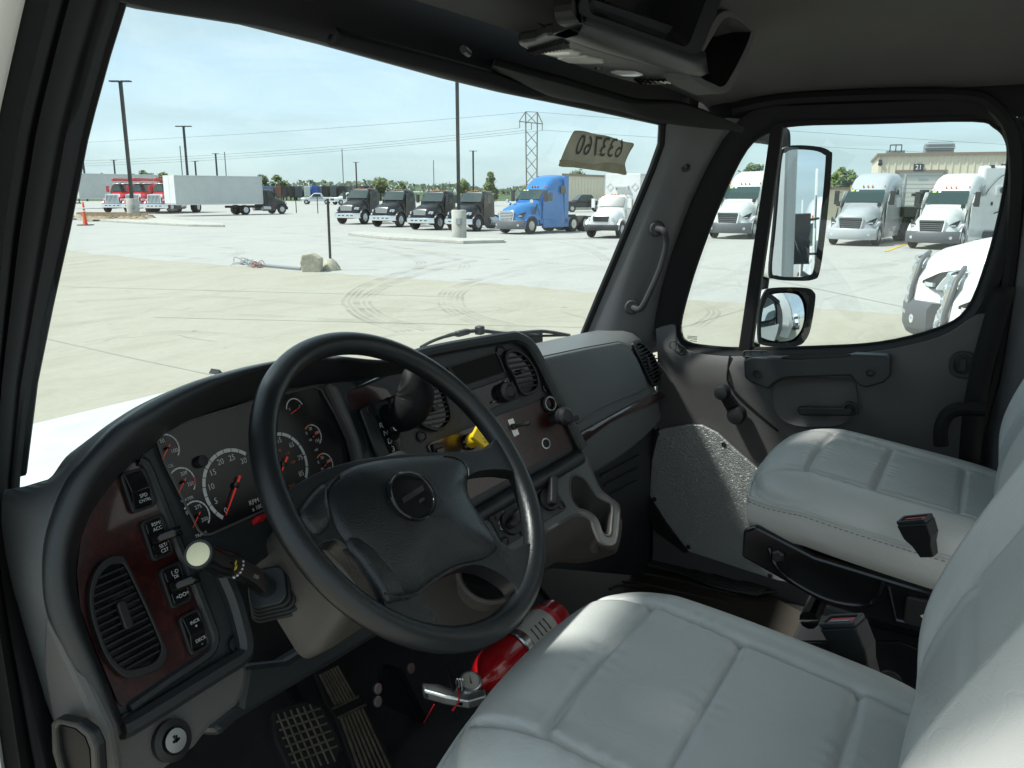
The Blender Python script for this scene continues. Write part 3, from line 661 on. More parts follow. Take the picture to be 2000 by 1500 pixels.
# ---- transmission tower and wires
M_tower = mat('tower_steel', (.30, .28, .25), .6, .3)
def tower():
    p = gp(1038, 388); hd = math.hypot(p.x, p.y); d = (p - CAM).dot(FW); u = d / FPX
    def P(px, py):                                   # a point of the tower's upright plane, square to the line of sight
        r = ray(px, py); n = V((p.x, p.y, 0)).normalized(); k = (V((p.x, p.y, 0)).length) / V((r.x, r.y, 0)).dot(n); return CAM + r * k
    t = thing('transmission_tower', 'steel lattice transmission tower standing behind the blue truck', 'power pylon', p)
    A = lambda f: P(1026.5 + 2 * f, 218 + 170 * f); B = lambda f: P(1049.5 - 1 * f, 219 + 170 * f)
    def bars(name, segs, r):
        b = MB()
        for a, c in segs: b.tube([a, c], r * u, 6)
        return b.obj(name, M_tower, t)
    for F_ in (A, B): bars('leg', [(F_(0), F_(1.0))], 1.25)
    bars('brace', [(A(a), B(b)) for i in range(5) for a, b in ((.22 + i * .15, .37 + i * .15), (.37 + i * .15, .22 + i * .15))] + [(A(0), B(0)), (A(0), B(.14)), (B(0), A(.14))], .7)
    bars('crossarm', [(P(1014, 237), P(1060, 242)), (P(1014, 237), A(0)), (P(1060, 242), B(0))], .9)
    b = MB()
    for x, y in ((1015, 237), (1038, 240), (1059, 242)): b.tube([P(x, y), P(x, y + 13)], .8 * u, 6)
    b.obj('insulator', M_tower, t)
    def sag(a, c, s, n=24): return [a.lerp(c, i / n) - V((0, 0, s * 4 * (i / n) * (1 - i / n))) for i in range(n + 1)]
    spec = (('wire from the left arm of the pylon sagging away to the left', (1015, 250), (-300, 318), 14), ('wire from the middle of the pylon sagging away to the left', (1038, 253), (-300, 324), 14), ('wire from the right arm of the pylon sagging away to the left', (1059, 255), (-300, 330), 14),
            ('thin top wire running left from the pylon peak', (1028, 219), (-300, 292), 8), ('wire running right from the pylon behind the paper sticker', (1059, 254), (2300, 318), 3), ('thin top wire running right from the pylon peak', (1050, 219), (2300, 300), 3))
    for lab, a, c, s in spec:
        q = MB(); q.tube(sag(P(*a), P(*c), s * u * 1.5), .22 * u, 4); o = q.obj('power_line', M_pole); tag(o, lab, 'wire', 'power lines')
tower()

# ---- workshop
M_siding = mat('beige_ribbed_siding', (.64, .58, .45), .55, var=(1.5, .06)); M_shutter = mat('grey_roller_door', (.46, .47, .44), .5, var=(2, .05)); M_sign = mat('sign_black', (.03, .03, .03), .6)
M_cap = mat('brown_roof_edge', (.22, .16, .11), .6); M_dark = mat('dark_interior', (.012, .012, .013), .8); M_signw = mat('sign_white', (.8, .8, .78), .6)
def workshop():
    c0 = gp(1704, 449); n = V((c0.x, c0.y, 0)).normalized()
    ax = V((-n.y, n.x, 0)) * -1                      # along the facade, to the right
    ax = (ax * math.cos(rad(2)) + n * math.sin(rad(2))).normalized(); bk = V((-ax.y, ax.x, 0))
    def hit(px, py):                                  # facade plane
        r = ray(px, py); k = (c0 - CAM).dot(bk) / r.dot(bk); return CAM + r * k
    def uz(px, py): q = hit(px, py); return (q - c0).dot(ax), q.z
    t = thing('workshop', 'beige ribbed metal workshop with numbered roller doors behind the parked sleepers', 'building', c0)
    Ht = uz(1720, 304)[1]; L = uz(2300, 304)[0]
    d1a = uz(1744, 400)[0]; d1b = uz(1841, 400)[0]; dz = uz(1790, 335)[1]; d2a = uz(1912, 400)[0]; d2b = uz(2020, 400)[0]
    P = lambda u_, z, o=0.0: c0 + ax * u_ - bk * o + V((0, 0, z - c0.z))
    def pan(mb, u0, u1, z0, z1, o, th):
        a = [P(u0, z0, o), P(u1, z0, o), P(u1, z1, o), P(u0, z1, o)]; mb.prism(a, bk * th)
    b = MB()
    for u0, u1 in ((0, d1a), (d1b, d2a), (d2b, L)): pan(b, u0, u1, GZ, dz, 0, .3)
    pan(b, 0, L, dz, Ht, 0, .3)
    pan(b, 0, .3, GZ, Ht, -.3, 14)
    wo = b.obj('wall', M_siding, t, smooth=0)
    b = MB(); k = .15
    while k < L:
        inside = d1a < k < d1b or d2a < k < d2b
        pan(b, k - .045, k + .045, dz + .1 if inside else GZ, Ht - .1, .04, .06); k += .42
    b.obj('rib', M_siding, wo, smooth=0)
    b = MB(); pan(b, -.15, L, Ht - .02, Ht + .14, .18, 14); b.obj('roof', M_cap, t, smooth=0)
    # closed door 21: slats; open door 20: dark bay
    z = GZ; i = 0; rd = MB(); pan(rd, d1a, d1b, GZ, dz, -.14, .05); ro = rd.obj('roller_door', M_shutter, t, smooth=0)
    sl = None; n_ = 14; hgt = (dz - GZ) / n_
    for i in range(n_):
        s = MB(); pan(s, d1a + .05, d1b - .05, GZ + i * hgt + .015, GZ + (i + 1) * hgt - .015, -.10, .04)
        s.obj('panel', M_dark if i == 4 else M_shutter, ro, smooth=0)
    b = MB()
    for u_ in (d1a, d1b, d2a, d2b): pan(b, u_ - .06, u_ + .06, GZ, dz, .03, .3)
    for u0, u1 in ((d1a, d1b), (d2a, d2b)): pan(b, u0 - .06, u1 + .06, dz - .02, dz + .1, .035, .3)
    b.obj('door_frame', M_cap, t, smooth=0)
    b = MB(); pan(b, d2a, d2b, GZ, dz, -3.0, .1); b.obj('bay_interior', M_dark, t, smooth=0)
    for px, txt in ((1794, '21'), (1965, '20')):
        u_, zz = uz(px, 327); s = MB(); pan(s, u_ - .30, u_ + .30, zz - .22, zz + .22, .09, .02); so = s.obj('number_sign', M_sign, t, smooth=0)
        s = MB(); text_mb(s, txt, P(u_, zz, .115), ax, ZZ, .28); s.obj('number', M_signw, so, smooth=0)
    b = MB(); u_, zz = uz(1719, 318); b.lathe([(.01, 0), (.12, 0), (.14, .2), (.01, .2)], P(u_, zz, .3), -bk + V((0, 0, -.6)), 12); b.box(P(u_, zz + .12, .1), (.2, .2, .12)); b.obj('wall_lamp', M_pole, t)
    # roof units
    def unit(lab, pxa, pxb, pyt, dark):
        ua = uz(pxa, 300)[0]; ub = uz(pxb, 300)[0]; zt = uz((pxa + pxb) / 2, pyt)[1]
        q = thing('rooftop_unit', lab, 'roof unit', P((ua + ub) / 2, Ht + .14, -2))
        s = MB(); pan(s, ua, ub, Ht + .14, zt, -1.4, 1.6); so = s.obj('housing', M_galv, q, smooth=0, bevel=.02)
        if dark:
            s = MB(); pan(s, ua + .12, ub - .12, Ht + .3, zt - .42, -1.38, .03); lo = s.obj('louvre', M_dark, so, smooth=0)
            s = MB()
            for i in range(4): pan(s, ua + .12, ub - .12, Ht + .36 + i * .16, Ht + .40 + i * .16, -1.36, .03)
            s.obj('blade', M_galv, lo, smooth=0)
            s = MB(); s.prism([P(ua - .04, zt - .3, -1.36), P(ua - .04, zt + .02, -1.8), P(ua - .04, zt + .06, -1.8), P(ua - .04, zt - .26, -1.30)], ax * (ub - ua + .08)); s.obj('hood', M_galv, so, smooth=0)
        else:
            s = MB()
            for i in range(3): s.tube([P(ua + .2 + i * .35, zt - .1, -1.3), P(ua + .2 + i * .35, zt + .35, -1.3)], .035, 6)
            s.tube([P(ua + .2, zt + .35, -1.3), P(ua + .9, zt + .35, -1.3)], .035, 6); s.obj('pipe', M_pole, so)
    unit('large grey rooftop air unit with dark louvre on workshop roof', 1810, 1868, 279, True)
    unit('small rooftop unit with pipe frame at the left end of workshop roof', 1733, 1770, 292, False)
workshop()
# plain beige warehouse behind the white box truck
def warehouse():
    a = gp(1094, 410); b = gp(1290, 402); hgt = 0
    r = ray(1094, 343); k = math.hypot(a.x, a.y) / math.hypot(r.x, r.y); H = CAM.z + r.z * k
    t = thing('warehouse', 'plain beige warehouse wall between the blue truck and the white box truck', 'building', a)
    e = (b - a).normalized(); nrm = V((-e.y, e.x, 0)); L = (b - a).length
    sd_ = V((a.x, a.y, 0)).normalized(); q = MB(); q.prism([a, a + e * L, a + e * L + V((0, 0, H - GZ)), a + V((0, 0, H - GZ))], sd_ * 20); wo = q.obj('wall', M_siding, t, smooth=0)
    q = MB(); k = .4
    while k < L: q.prism([a + e * (k - .06) - nrm * .04, a + e * (k + .06) - nrm * .04, a + e * (k + .06) - nrm * .04 + V((0, 0, H - GZ - .2)), a + e * (k - .06) - nrm * .04 + V((0, 0, H - GZ - .2))], nrm * .06); k += 1.1
    q.obj('rib', M_siding, wo, smooth=0)
    q = MB(); c = a + e * .02 - nrm * .2 + V((0, 0, H - GZ)); q.prism([c, c + e * (L + .4), c + e * (L + .4) + V((0, 0, .3)), c + V((0, 0, .3))], sd_ * 20.4); q.obj('roof_edge', M_cap, t, smooth=0)
warehouse()
# low cream building behind the silver truck
q = thing('shed', 'low tan shed peeping out between the mirror and the silver truck', 'building', gp(1628, 440))
a = gp(1590, 430); e = RR; nrm = HH
b = MB(); b.prism([a, a + e * 3.2, a + e * 3.2 + V((0, 0, 2.7)), a + V((0, 0, 2.7))], nrm * 4); b.obj('wall', M_siding, q, smooth=0)
b = MB(); b.prism([a + V((0, 0, 2.7)) - e * .2 - nrm * .2, a + e * 3.4 + V((0, 0, 2.7)) - nrm * .2, a + e * 3.4 + V((0, 0, 2.9)) - nrm * .2, a + V((0, 0, 2.9)) - e * .2 - nrm * .2], nrm * 4.4); b.obj('roof', M_cap, q, smooth=0)
# black flatbed rear and white cab rear beside the workshop doors
def tractor_rear():
    t = thing('tractor_rear', 'black flatbed truck tail between the silver and white sleepers', 'truck', gp(1782, 470))
    p = gp(1782, 470); b = MB(); b.box(p + V((0, 0, 1.5)), (2.2, 2.2, .5), Matrix.Rotation(-PSI, 3, 'Z')); b.box(p + V((0, 0, 1.0)) + HH * .3, (1.1, 2.4, .4), Matrix.Rotation(-PSI, 3, 'Z')); b.obj('bed', M_trim, t, smooth=0, bevel=.03)
    b = MB(); b.box(p + RR * .35 + V((0, 0, 2.1)), (.35, .35, 1.0), Matrix.Rotation(-PSI, 3, 'Z')); b.box(p + RR * .2 + V((0, 0, 2.35)), (.9, .3, .14), Matrix.Rotation(-PSI, 3, 'Z')); b.obj('hoist', M_trim, t, smooth=0, bevel=.02)
    for s in (-1, 1):
        b = MB(); b.lathe([(.3, -.15), (.5, -.15), (.5, .15), (.3, .15)], p + RR * s * .85 + V((0, 0, .5)) - HH * .2, RR, 20); b.obj('wheel', M_tyre, t)
        b = MB(); b.box(p + RR * s * .55 + V((0, 0, .95)) - HH * 1.05, (.2, .1, .14), Matrix.Rotation(-PSI, 3, 'Z')); b.obj('tail_lamp', M_redlamp, t, smooth=0)
    b = MB(); b.box(p + V((0, 0, .95)) - HH * 1.04 , (.5, .06, .2), Matrix.Rotation(-PSI, 3, 'Z')); b.obj('plate', M_signw, t, smooth=0)
tractor_rear()
def cab_rear():
    p = gp(1942, 478); Mz = Matrix.Rotation(-PSI, 3, 'Z')
    t = thing('white_sleeper_cab', 'back wall of a white sleeper cab standing in front of open door 20', 'truck', p)
    def bx(mb, r, h, z, d): mb.box(p + RR * r + HH * h + V((0, 0, z)), d, Mz)
    b = MB(); bx(b, 0, 0, 2.15, (2.2, .6, 3.1)); wo = b.obj('rear_wall', M_white, t, smooth=0, bevel=.12)
    b = MB(); bx(b, -.15, -.34, 2.55, (.62, .10, .45)); b.obj('bracket_plate', M_white, wo, smooth=0, bevel=.02)
    b = MB(); b.lathe([(.01, 0), (.15, 0), (.17, .1), (.01, .12)], p + RR * -.15 - HH * .40 + V((0, 0, 2.58)), -HH, 16); b.obj('horn', M_trim, wo)
    b = MB()
    for r in (-.55, -.1, .35, .7): bx(b, r, -.31, 1.95, (.09, .03, .16))
    b.obj('vent_slot', M_trim, wo, smooth=0)
    b = MB(); b.tube(spline([p + RR * r - HH * .36 + V((0, 0, z)) for r, z in ((-.95, 1.6), (-.9, 2.4), (-.4, 3.1), (0, 3.3), (.4, 3.1), (.8, 2.3), (.85, 1.6))], 6), .02, 6)
    b.tube(spline([p + RR * r - HH * .5 + V((0, 0, z)) for r, z in ((-.2, 2.45), (.5, 2.2), (.2, 1.8), (-.5, 1.5))], 6), .03, 6); b.obj('hose', M_trim, t)
    b = MB()
    for r in (-.7, 0, .55): bx(b, r, -.2, 3.66, (.16, .2, .16))
    b.obj('roof_bracket', M_trim, wo, smooth=0)
    b = MB(); bx(b, 0, 0, .5, (2.0, 1.0, .3)); b.obj('chassis', M_chassis, t, smooth=0)
cab_rear()

# ---- trees: trunk with limbs, crown of many leaf-sized faces in clumps
def leafmat(name, c):
    m = mat(name, c, .7, var=(.9, .45)); return m
M_leaf = [leafmat('leaf_green', (.11, .16, .045)), leafmat('leaf_deep_green', (.085, .13, .042)), leafmat('leaf_yellow_green', (.15, .18, .05))]
M_bark = mat('bark', (.10, .075, .05), .9, bump=(20, .5))
def tree(lab, px, base_y, top_y, w_px, k=0, n=900, shape='round', dist=None, trunk=True):
    p = gp(px, base_y); d = (p - CAM).dot(FW); u = d / FPX; H = (base_y - top_y) * u * .92; Wd = w_px * u / 2 * 1.12
    rn = random.Random(int(px * 7 + top_y)); t = thing('tree', lab, 'tree', p)
    b = MB(); b.tube([p + V((0, 0, -.1)), p + V((.05, 0, H * .35)), p + V((0, .05, H * .75))], [H * .03, H * .022, H * .008], 7)
    for i in range(7):
        a = rn.uniform(0, 6.28); z = H * rn.uniform(.25, .6); b.tube([p + V((0, 0, z)), p + V((math.cos(a) * Wd * .35, math.sin(a) * Wd * .35, z + H * .12)), p + V((math.cos(a) * Wd * .65, math.sin(a) * Wd * .65, z + H * .2))], [H * .012, H * .008, H * .003], 5)
    b.obj('trunk', M_bark, t)
    c = MB(); cl = []
    for i in range(26):
        if shape == 'cone':
            z = rn.uniform(.16, .97); rr_ = Wd * (1.02 - z) * 1.05; a = rn.uniform(0, 6.28); q = rr_ * math.sqrt(rn.random()) * .8; cl.append((V((math.cos(a) * q, math.sin(a) * q, z * H)), Wd * (.36 - .22 * z)))
        else:
            a = rn.uniform(0, 6.28); e = rn.uniform(-.8, 1.0); q = Wd * math.sqrt(max(0, 1 - e * e)) * rn.uniform(.3, .85); cl.append((V((math.cos(a) * q, math.sin(a) * q, H * (.62 + .30 * e))), Wd * rn.uniform(.22, .4)))
    ls = H * .05 + .05
    for i in range(n):
        cc, cr = cl[rn.randrange(len(cl))]; dv = V((rn.gauss(0, 1), rn.gauss(0, 1), rn.gauss(0, .8))).normalized() * cr * rn.uniform(.55, 1.05)
        o = p + cc + dv; x = V((rn.gauss(0, 1), rn.gauss(0, 1), rn.gauss(0, 1))).normalized(); y = x.orthogonal().normalized(); s = ls * rn.uniform(.6, 1.5)
        c.add([o - x * s, o - y * s * .6, o + x * s, o + y * s * .6], [(0, 1, 2, 3)])
    c.obj('crown', M_leaf[k], t, smooth=0)
tree('small pointed green tree between the black trucks and the blue truck', 958, 402, 334, 44, 0, 1500, 'cone')
for lab, px, by, ty, w, k in (('bushy tree behind the red trucks, left of the tall pole', 292, 388, 331, 36, 1), ('low tree over the white box truck at far left', 205, 388, 336, 26, 1), ('yellow green tree just right of the tall pole over the red trucks', 322, 388, 334, 28, 2),
                               ('tree at the far left edge beside the pillar, over the box trailer', 160, 388, 333, 20, 1), ('low tree behind the middle of the red trucks', 262, 388, 335, 30, 0), ('tree above the cab of the long box truck, nearest to its box', 514, 389, 339, 32, 1), ('tree right of the long box truck cab over the grey trailer', 545, 389, 341, 34, 0),
                               ('yellow green tree above the second black truck', 742, 391, 346, 40, 2), ('small round tree above the third black truck', 788, 391, 352, 28, 0), ('tree over the warehouse roof below the paper sticker', 1125, 386, 330, 40, 1), ('second tree over the warehouse roof, behind the box truck', 1262, 388, 338, 24, 0),
                               ('tree above the white sleeper seen in the vent window', 1472, 392, 318, 62, 1), ('green tree between the mirror and the silver sleeper', 1640, 412, 322, 50, 0), ('small tree right of the central pole by the light pole', 905, 393, 348, 26, 0)):
    tree(lab, px, by, ty, w, k, 1000)
# wooded rise on the horizon
b = MB(); rn = random.Random(3)
for i in range(5200):
    px = rn.uniform(-500, 1750); r0 = ray(px, 380); k = 620 / math.hypot(r0.x, r0.y) * rn.uniform(.9, 1.15); o = CAM + r0 * k
    hmax = 3.5 + 5 * (math.sin(px * .011) * .5 + .5) + 3 * (math.sin(px * .043 + 1) * .5 + .5)
    o.z = GZ + hmax * math.sqrt(rn.random()); s = rn.uniform(1.0, 2.6); x = V((rn.gauss(0, 1), rn.gauss(0, 1), rn.gauss(0, 1))).normalized(); y = x.orthogonal().normalized()
    b.add([o - x * s, o - y * s * .8, o + x * s, o + y * s * .8], [(0, 1, 2, 3)])
o = b.obj('far_woods', mat('far_leaf', (.085, .115, .07), .9, var=(.02, .4)), smooth=0); tag(o, kind='stuff')

# ---- loose things on the slab
M_conc2 = mat('rough_concrete', (.40, .37, .29), .95, var=(6, .3), bump=(25, .8)); M_orange = mat('safety_orange', (.75, .10, .02), .45); M_band = mat('reflective_band', (.75, .75, .74), .4)
p = gp(167, 440); t = thing('traffic_delineator', 'orange traffic delineator cone on a black foot near the left pillar', 'traffic cone', p)
b = MB(); b.box(p + V((0, 0, .03)), (.9, .9, .07), Matrix.Rotation(-PSI, 3, 'Z')); b.obj('foot', M_trim, t, smooth=0, bevel=.02)
b = MB(); b.lathe([(.20, .06), (.17, .1), (.07, 1.55), (.05, 1.68), (.07, 1.72), (.01, 1.76)], p, (0, 0, 1), 18); co = b.obj('cone', M_orange, t)
for z in (1.02, 1.24):
    b = MB(); r_ = .17 - (z - .1) * .069; b.lathe([(r_ + .006, 0), (r_ - .002, .11)], p + V((0, 0, z)), (0, 0, 1), 18); b.obj('band', M_band, co)
p = gp(646, 527); t = thing('bollard', 'thin dark post standing in a lump of concrete, right of the concrete block', 'post', p)
b = MB(); b.lathe([(.33, -.01), (.31, .1), (.2, .26), (.08, .36), (.01, .38)], p, (0, 0, 1), 14); b.obj('base', M_conc2, t)
q = gp(640.5, 527); b = MB(); r0 = ray(640, 388); k = math.hypot(p.x, p.y) / math.hypot(r0.x, r0.y); top = CAM + r0 * k; b.tube([p + V((0, 0, .2)), V((top.x, top.y, top.z))], .042, 8); b.obj('post', M_pole, t)
p = gp(611, 530); t = MB(); bp = [p + RR * x + ZZ * z for x, z in ((-.30, -.02), (.26, -.02), (.30, .42), (.02, .58), (-.28, .55), (-.36, .3))]
t.prism([v - HH * .2 for v in bp], HH * .5); o = t.obj('concrete_block', M_conc2, smooth=0, bevel=.04, seg=2); tag(o, 'weathered concrete block lying beside the thin post', 'concrete block')
for a in ((588, 528, 512, 521),):
    b = MB(); b.tube([gp(a[0], a[1]) + V((0, 0, .06)), gp(a[2], a[3]) + V((0, 0, .06))], .05, 8); o = b.obj('fallen_post', M_galv); tag(o, 'grey steel post lying on the slab left of concrete block', 'post')
rn = random.Random(5); b = MB()
for i in range(16):
    c0 = gp(rn.uniform(478, 512), rn.uniform(513, 523)); b.tube(spline([c0 + V((0, 0, .04)), c0 + RR * rn.uniform(-.5, .4) + V((0, 0, rn.uniform(.03, .22))), c0 + RR * rn.uniform(-.7, .6) + HH * rn.uniform(-.3, .3) + V((0, 0, .03))], 4), .014, 5)
t = thing('broken_sign', 'tangled wire and red scrap at the end of the fallen post', 'debris', gp(495, 520)); b.obj('wire', M_galv, t)
b = MB()
for i in range(5):
    c0 = gp(rn.uniform(490, 512), rn.uniform(518, 523)); b.box(c0 + V((0, 0, .08)), (.35, .12, .03), Euler((rn.uniform(-.6, .6), rn.uniform(-.5, .5), rn.uniform(0, 3))).to_matrix())
b.obj('scrap', mat('faded_red_plastic', (.30, .14, .12), .7), t, smooth=0)
# two short posts beyond the black trucks
for px, by, ty, lab in ((621, 417, 385, 'thin dark post on the kerb just left of the leftmost black truck'), (579, 416, 384, 'thin dark post on the kerb in front of the silver pickup')):
    p = gp(px, by); d = (p - CAM).dot(FW) / FPX; b = MB(); b.tube([p, p + V((0, 0, (by - ty) * d))], .9 * d, 6); o = b.obj('marker_post', M_pole); tag(o, lab, 'post', 'thin posts by the kerb')
# timber and soil on the left island
b = MB()
for i in range(40):
    px = rn.uniform(135, 300); c0 = gp(px, rn.uniform(424, 432)); b.add([], [])
    b.lathe([(rn.uniform(.3, .9), 0), (.2, rn.uniform(.1, .3)), (.01, .3)], V((c0.x, c0.y, GZ + .14)), (0, 0, 1), 7)
o = b.obj('soil_heap', M_soil, smooth=60); tag(o, kind='stuff')
M_wood2 = mat('weathered_timber', (.30, .22, .14), .9, var=(5, .35))
for i in range(7):
    a = gp(rn.uniform(145, 200), 426 + i * .8); c0 = gp(rn.uniform(240, 305), 427 + i * .8); b = MB(); z = GZ + .42 + .05 * (i % 3)
    e = (c0 - a).normalized(); n_ = e.cross(ZZ); b.prism([V((a.x, a.y, z)) + n_ * .1, V((a.x, a.y, z)) - n_ * .1, V((a.x, a.y, z + .12)) - n_ * .1, V((a.x, a.y, z + .12)) + n_ * .1], V((c0.x - a.x, c0.y - a.y, 0)))
    o = b.obj('timber_plank', M_wood2, smooth=0); tag(o, 'weathered timber plank lying in the heap on the left kerb island', 'plank', 'planks on the left kerb island')
# ================================================================ THE CAB
def micro(name, col, rough, grain=900, strength=.25, kind='noise', spec=.5, var=(6, .06)):
    return mat(name, col, rough, bump=(grain, strength, kind), spec=spec, var=var)
M_char = micro('charcoal_plastic', (.025, .029, .033), .35, 420, .45, 'grain')
M_blk = micro('black_plastic', (.014, .015, .017), .45, 700, .2)
M_disp = mat('dark_display', (.004, .0045, .005), .5, spec=.2)
M_gloss = mat('gloss_black_plastic', (.010, .011, .012), .12)
M_grey = micro('grey_dash_plastic', (.120, .126, .129), .55, 260, .5, 'grain')
M_mid = micro('mid_grey_plastic', (.100, .096, .095), .5, 380, .55, 'grain')
M_taupe = micro('taupe_plastic', (.095, .088, .082), .55, 500, .3)
M_rub = micro('black_rubber', (.008, .008, .009), .65, 300, .2, spec=.3)
M_visor = mat('visor_vinyl', (.010, .010, .011), .8, spec=.12)
M_liner = micro('headliner_cloth', (.108, .104, .100), .9, 1200, .5)
M_pill = micro('pillar_trim_plastic', (.125, .126, .130), .5, 420, .45, 'grain')
M_leather = mat('black_wheel_leather', (.013, .015, .017), .31, bump=(240, .55, 'grain'))
M_rim = mat('black_wheel_rim', (.012, .014, .016), .31, bump=(300, .4, 'grain'))
M_steel = mat('bright_steel', (.62, .63, .63), .25, 1.0); M_screw = mat('dark_screw', (.03, .03, .032), .35, .5)
M_carpet = mat('black_carpet', (.018, .018, .019), 1.0, bump=(600, 1.0), var=(8, .4)); M_mat = micro('rubber_floor_mat', (.060, .052, .045), .9, 200, .3, spec=.1)
M_lens = mat('cluster_lens_black', (.006, .0065, .007), .25); M_print = mat('white_print', (.62, .63, .62), .6); M_printo = mat('orange_print', (.7, .24, .03), .6)
M_needle = mat('red_needle', (.75, .03, .02), .4, emit=((.8, .04, .02), .10)); M_redp = mat('red_plastic', (.62, .02, .03), .35); M_pink = mat('red_release_button', (.70, .055, .06), .4)
M_cream = mat('cream_button', (.75, .72, .50), .4); M_yel = mat('yellow_knob', (.80, .55, .02), .35)
def burl():
    m, n, l, b = node_mat('burl_wood_trim'); b.inputs['Roughness'].default_value = .3; b.inputs['Coat Weight'].default_value = .7; b.inputs['Coat Roughness'].default_value = .07
    c = n.new('ShaderNodeTexCoord'); z = n.new('ShaderNodeTexNoise'); z.inputs['Scale'].default_value = 38; z.inputs['Detail'].default_value = 12; z.inputs['Roughness'].default_value = .78; z.inputs['Distortion'].default_value = 2.4
    l.new(c.outputs['Object'], z.inputs['Vector']); r = n.new('ShaderNodeValToRGB'); e = r.color_ramp.elements
    e[0].position = .34; e[0].color = (.006, .003, .003, 1); e[1].position = .66; e[1].color = (.075, .010, .009, 1); q = e.new(.5); q.color = (.026, .004, .004, 1)
    l.new(z.outputs['Fac'], r.inputs['Fac']); l.new(r.outputs['Color'], b.inputs['Base Color']); return m
M_burl = burl()
def hammered():
    m, n, l, b = node_mat('hammered_aluminium'); b.inputs['Metallic'].default_value = .7; b.inputs['Roughness'].default_value = .42; b.inputs['Base Color'].default_value = (.44, .45, .445, 1)
    c = n.new('ShaderNodeTexCoord'); mp_ = n.new('ShaderNodeMapping'); mp_.inputs['Scale'].default_value = (1, 1, 1.0); l.new(c.outputs['Object'], mp_.inputs[0])
    z = n.new('ShaderNodeTexNoise'); z.inputs['Scale'].default_value = 120; z.inputs['Detail'].default_value = 4; z.inputs['Distortion'].default_value = 2.0; l.new(mp_.outputs[0], z.inputs['Vector'])
    u = n.new('ShaderNodeBump'); u.inputs['Strength'].default_value = .78; u.inputs['Distance'].default_value = .004; l.new(z.outputs['Fac'], u.inputs['Height']); l.new(u.outputs[0], b.inputs['Normal']); return m
M_ham = hammered()
def vinyl(name, col):
    m, n, l, b = node_mat(name); b.inputs['Roughness'].default_value = .36; b.inputs['Base Color'].default_value = (*col, 1); b.inputs['Specular IOR Level'].default_value = .5
    c = n.new('ShaderNodeTexCoord')
    g = n.new('ShaderNodeTexVoronoi'); g.feature = 'DISTANCE_TO_EDGE'; g.inputs['Scale'].default_value = 300; l.new(c.outputs['Object'], g.inputs['Vector'])
    q = n.new('ShaderNodeMath'); q.operation = 'MINIMUM'; q.inputs[1].default_value = .1; l.new(g.outputs['Distance'], q.inputs[0])
    u1 = n.new('ShaderNodeBump'); u1.inputs['Strength'].default_value = .35; u1.inputs['Distance'].default_value = .0015; l.new(q.outputs[0], u1.inputs['Height'])
    z = n.new('ShaderNodeTexNoise'); z.inputs['Scale'].default_value = 26; z.inputs['Detail'].default_value = 7; z.inputs['Distortion'].default_value = .5; l.new(c.outputs['Object'], z.inputs['Vector'])
    k = n.new('ShaderNodeMath'); k.operation = 'ABSOLUTE'; k2 = n.new('ShaderNodeMath'); k2.operation = 'SUBTRACT'; k2.inputs[1].default_value = .5; l.new(z.outputs['Fac'], k2.inputs[0]); l.new(k2.outputs[0], k.inputs[0])
    k3 = n.new('ShaderNodeMath'); k3.operation = 'MINIMUM'; k3.inputs[1].default_value = .06; l.new(k.outputs[0], k3.inputs[0])
    u2 = n.new('ShaderNodeBump'); u2.inputs['Strength'].default_value = .38; u2.inputs['Distance'].default_value = .008; l.new(k3.outputs[0], u2.inputs['Height']); l.new(u1.outputs[0], u2.inputs['Normal'])
    l.new(u2.outputs[0], b.inputs['Normal'])
    z2 = n.new('ShaderNodeTexNoise'); z2.inputs['Scale'].default_value = 5; z2.inputs['Detail'].default_value = 6; l.new(c.outputs['Object'], z2.inputs['Vector'])
    r = n.new('ShaderNodeValToRGB'); r.color_ramp.elements[0].position = .3; r.color_ramp.elements[1].position = .75
    r.color_ramp.elements[0].color = (*[x * .90 for x in col], 1); r.color_ramp.elements[1].color = (*[x * 1.05 for x in col], 1); l.new(z2.outputs['Fac'], r.inputs['Fac']); l.new(r.outputs[0], b.inputs['Base Color'])
    return m
M_vinyl = vinyl('grey_vinyl', (.60, .607, .588)); M_thread = mat('seam_thread', (.22, .22, .215), .8)
def dusty(name, tint, refl):
    m = glass(name, tint, refl); n = m.node_tree.nodes; l = m.node_tree.links; out = n['Material Output']; src = out.inputs['Surface'].links[0].from_socket
    d = n.new('ShaderNodeBsdfDiffuse'); d.inputs['Color'].default_value = (.8, .8, .76, 1); tl = n.new('ShaderNodeBsdfTranslucent'); tl.inputs['Color'].default_value = (.8, .8, .76, 1); ad = n.new('ShaderNodeMixShader'); l.new(d.outputs[0], ad.inputs[1]); l.new(tl.outputs[0], ad.inputs[2])
    c = n.new('ShaderNodeTexCoord'); z = n.new('ShaderNodeTexNoise'); z.inputs['Scale'].default_value = 3.2; z.inputs['Detail'].default_value = 12; z.inputs['Roughness'].default_value = .8; z.inputs['Distortion'].default_value = 1.2; l.new(c.outputs['Object'], z.inputs['Vector'])
    r = n.new('ShaderNodeMapRange'); r.inputs[1].default_value = .42; r.inputs[2].default_value = .82; r.inputs[3].default_value = .006; r.inputs[4].default_value = .085; l.new(z.outputs['Fac'], r.inputs[0])
    x = n.new('ShaderNodeMixShader'); l.new(r.outputs[0], x.inputs['Fac']); l.new(src, x.inputs[1]); l.new(ad.outputs[0], x.inputs[2]); l.new(x.outputs[0], out.inputs['Surface']); return m
M_glass = glass('clear_cab_glass', (.93, .97, .96), .035); M_wsglass = dusty('windshield_glass', (.90, .965, .955), .03)
M_mirror = mat('mirror_glass', (.80, .84, .88), .01, 1.0)

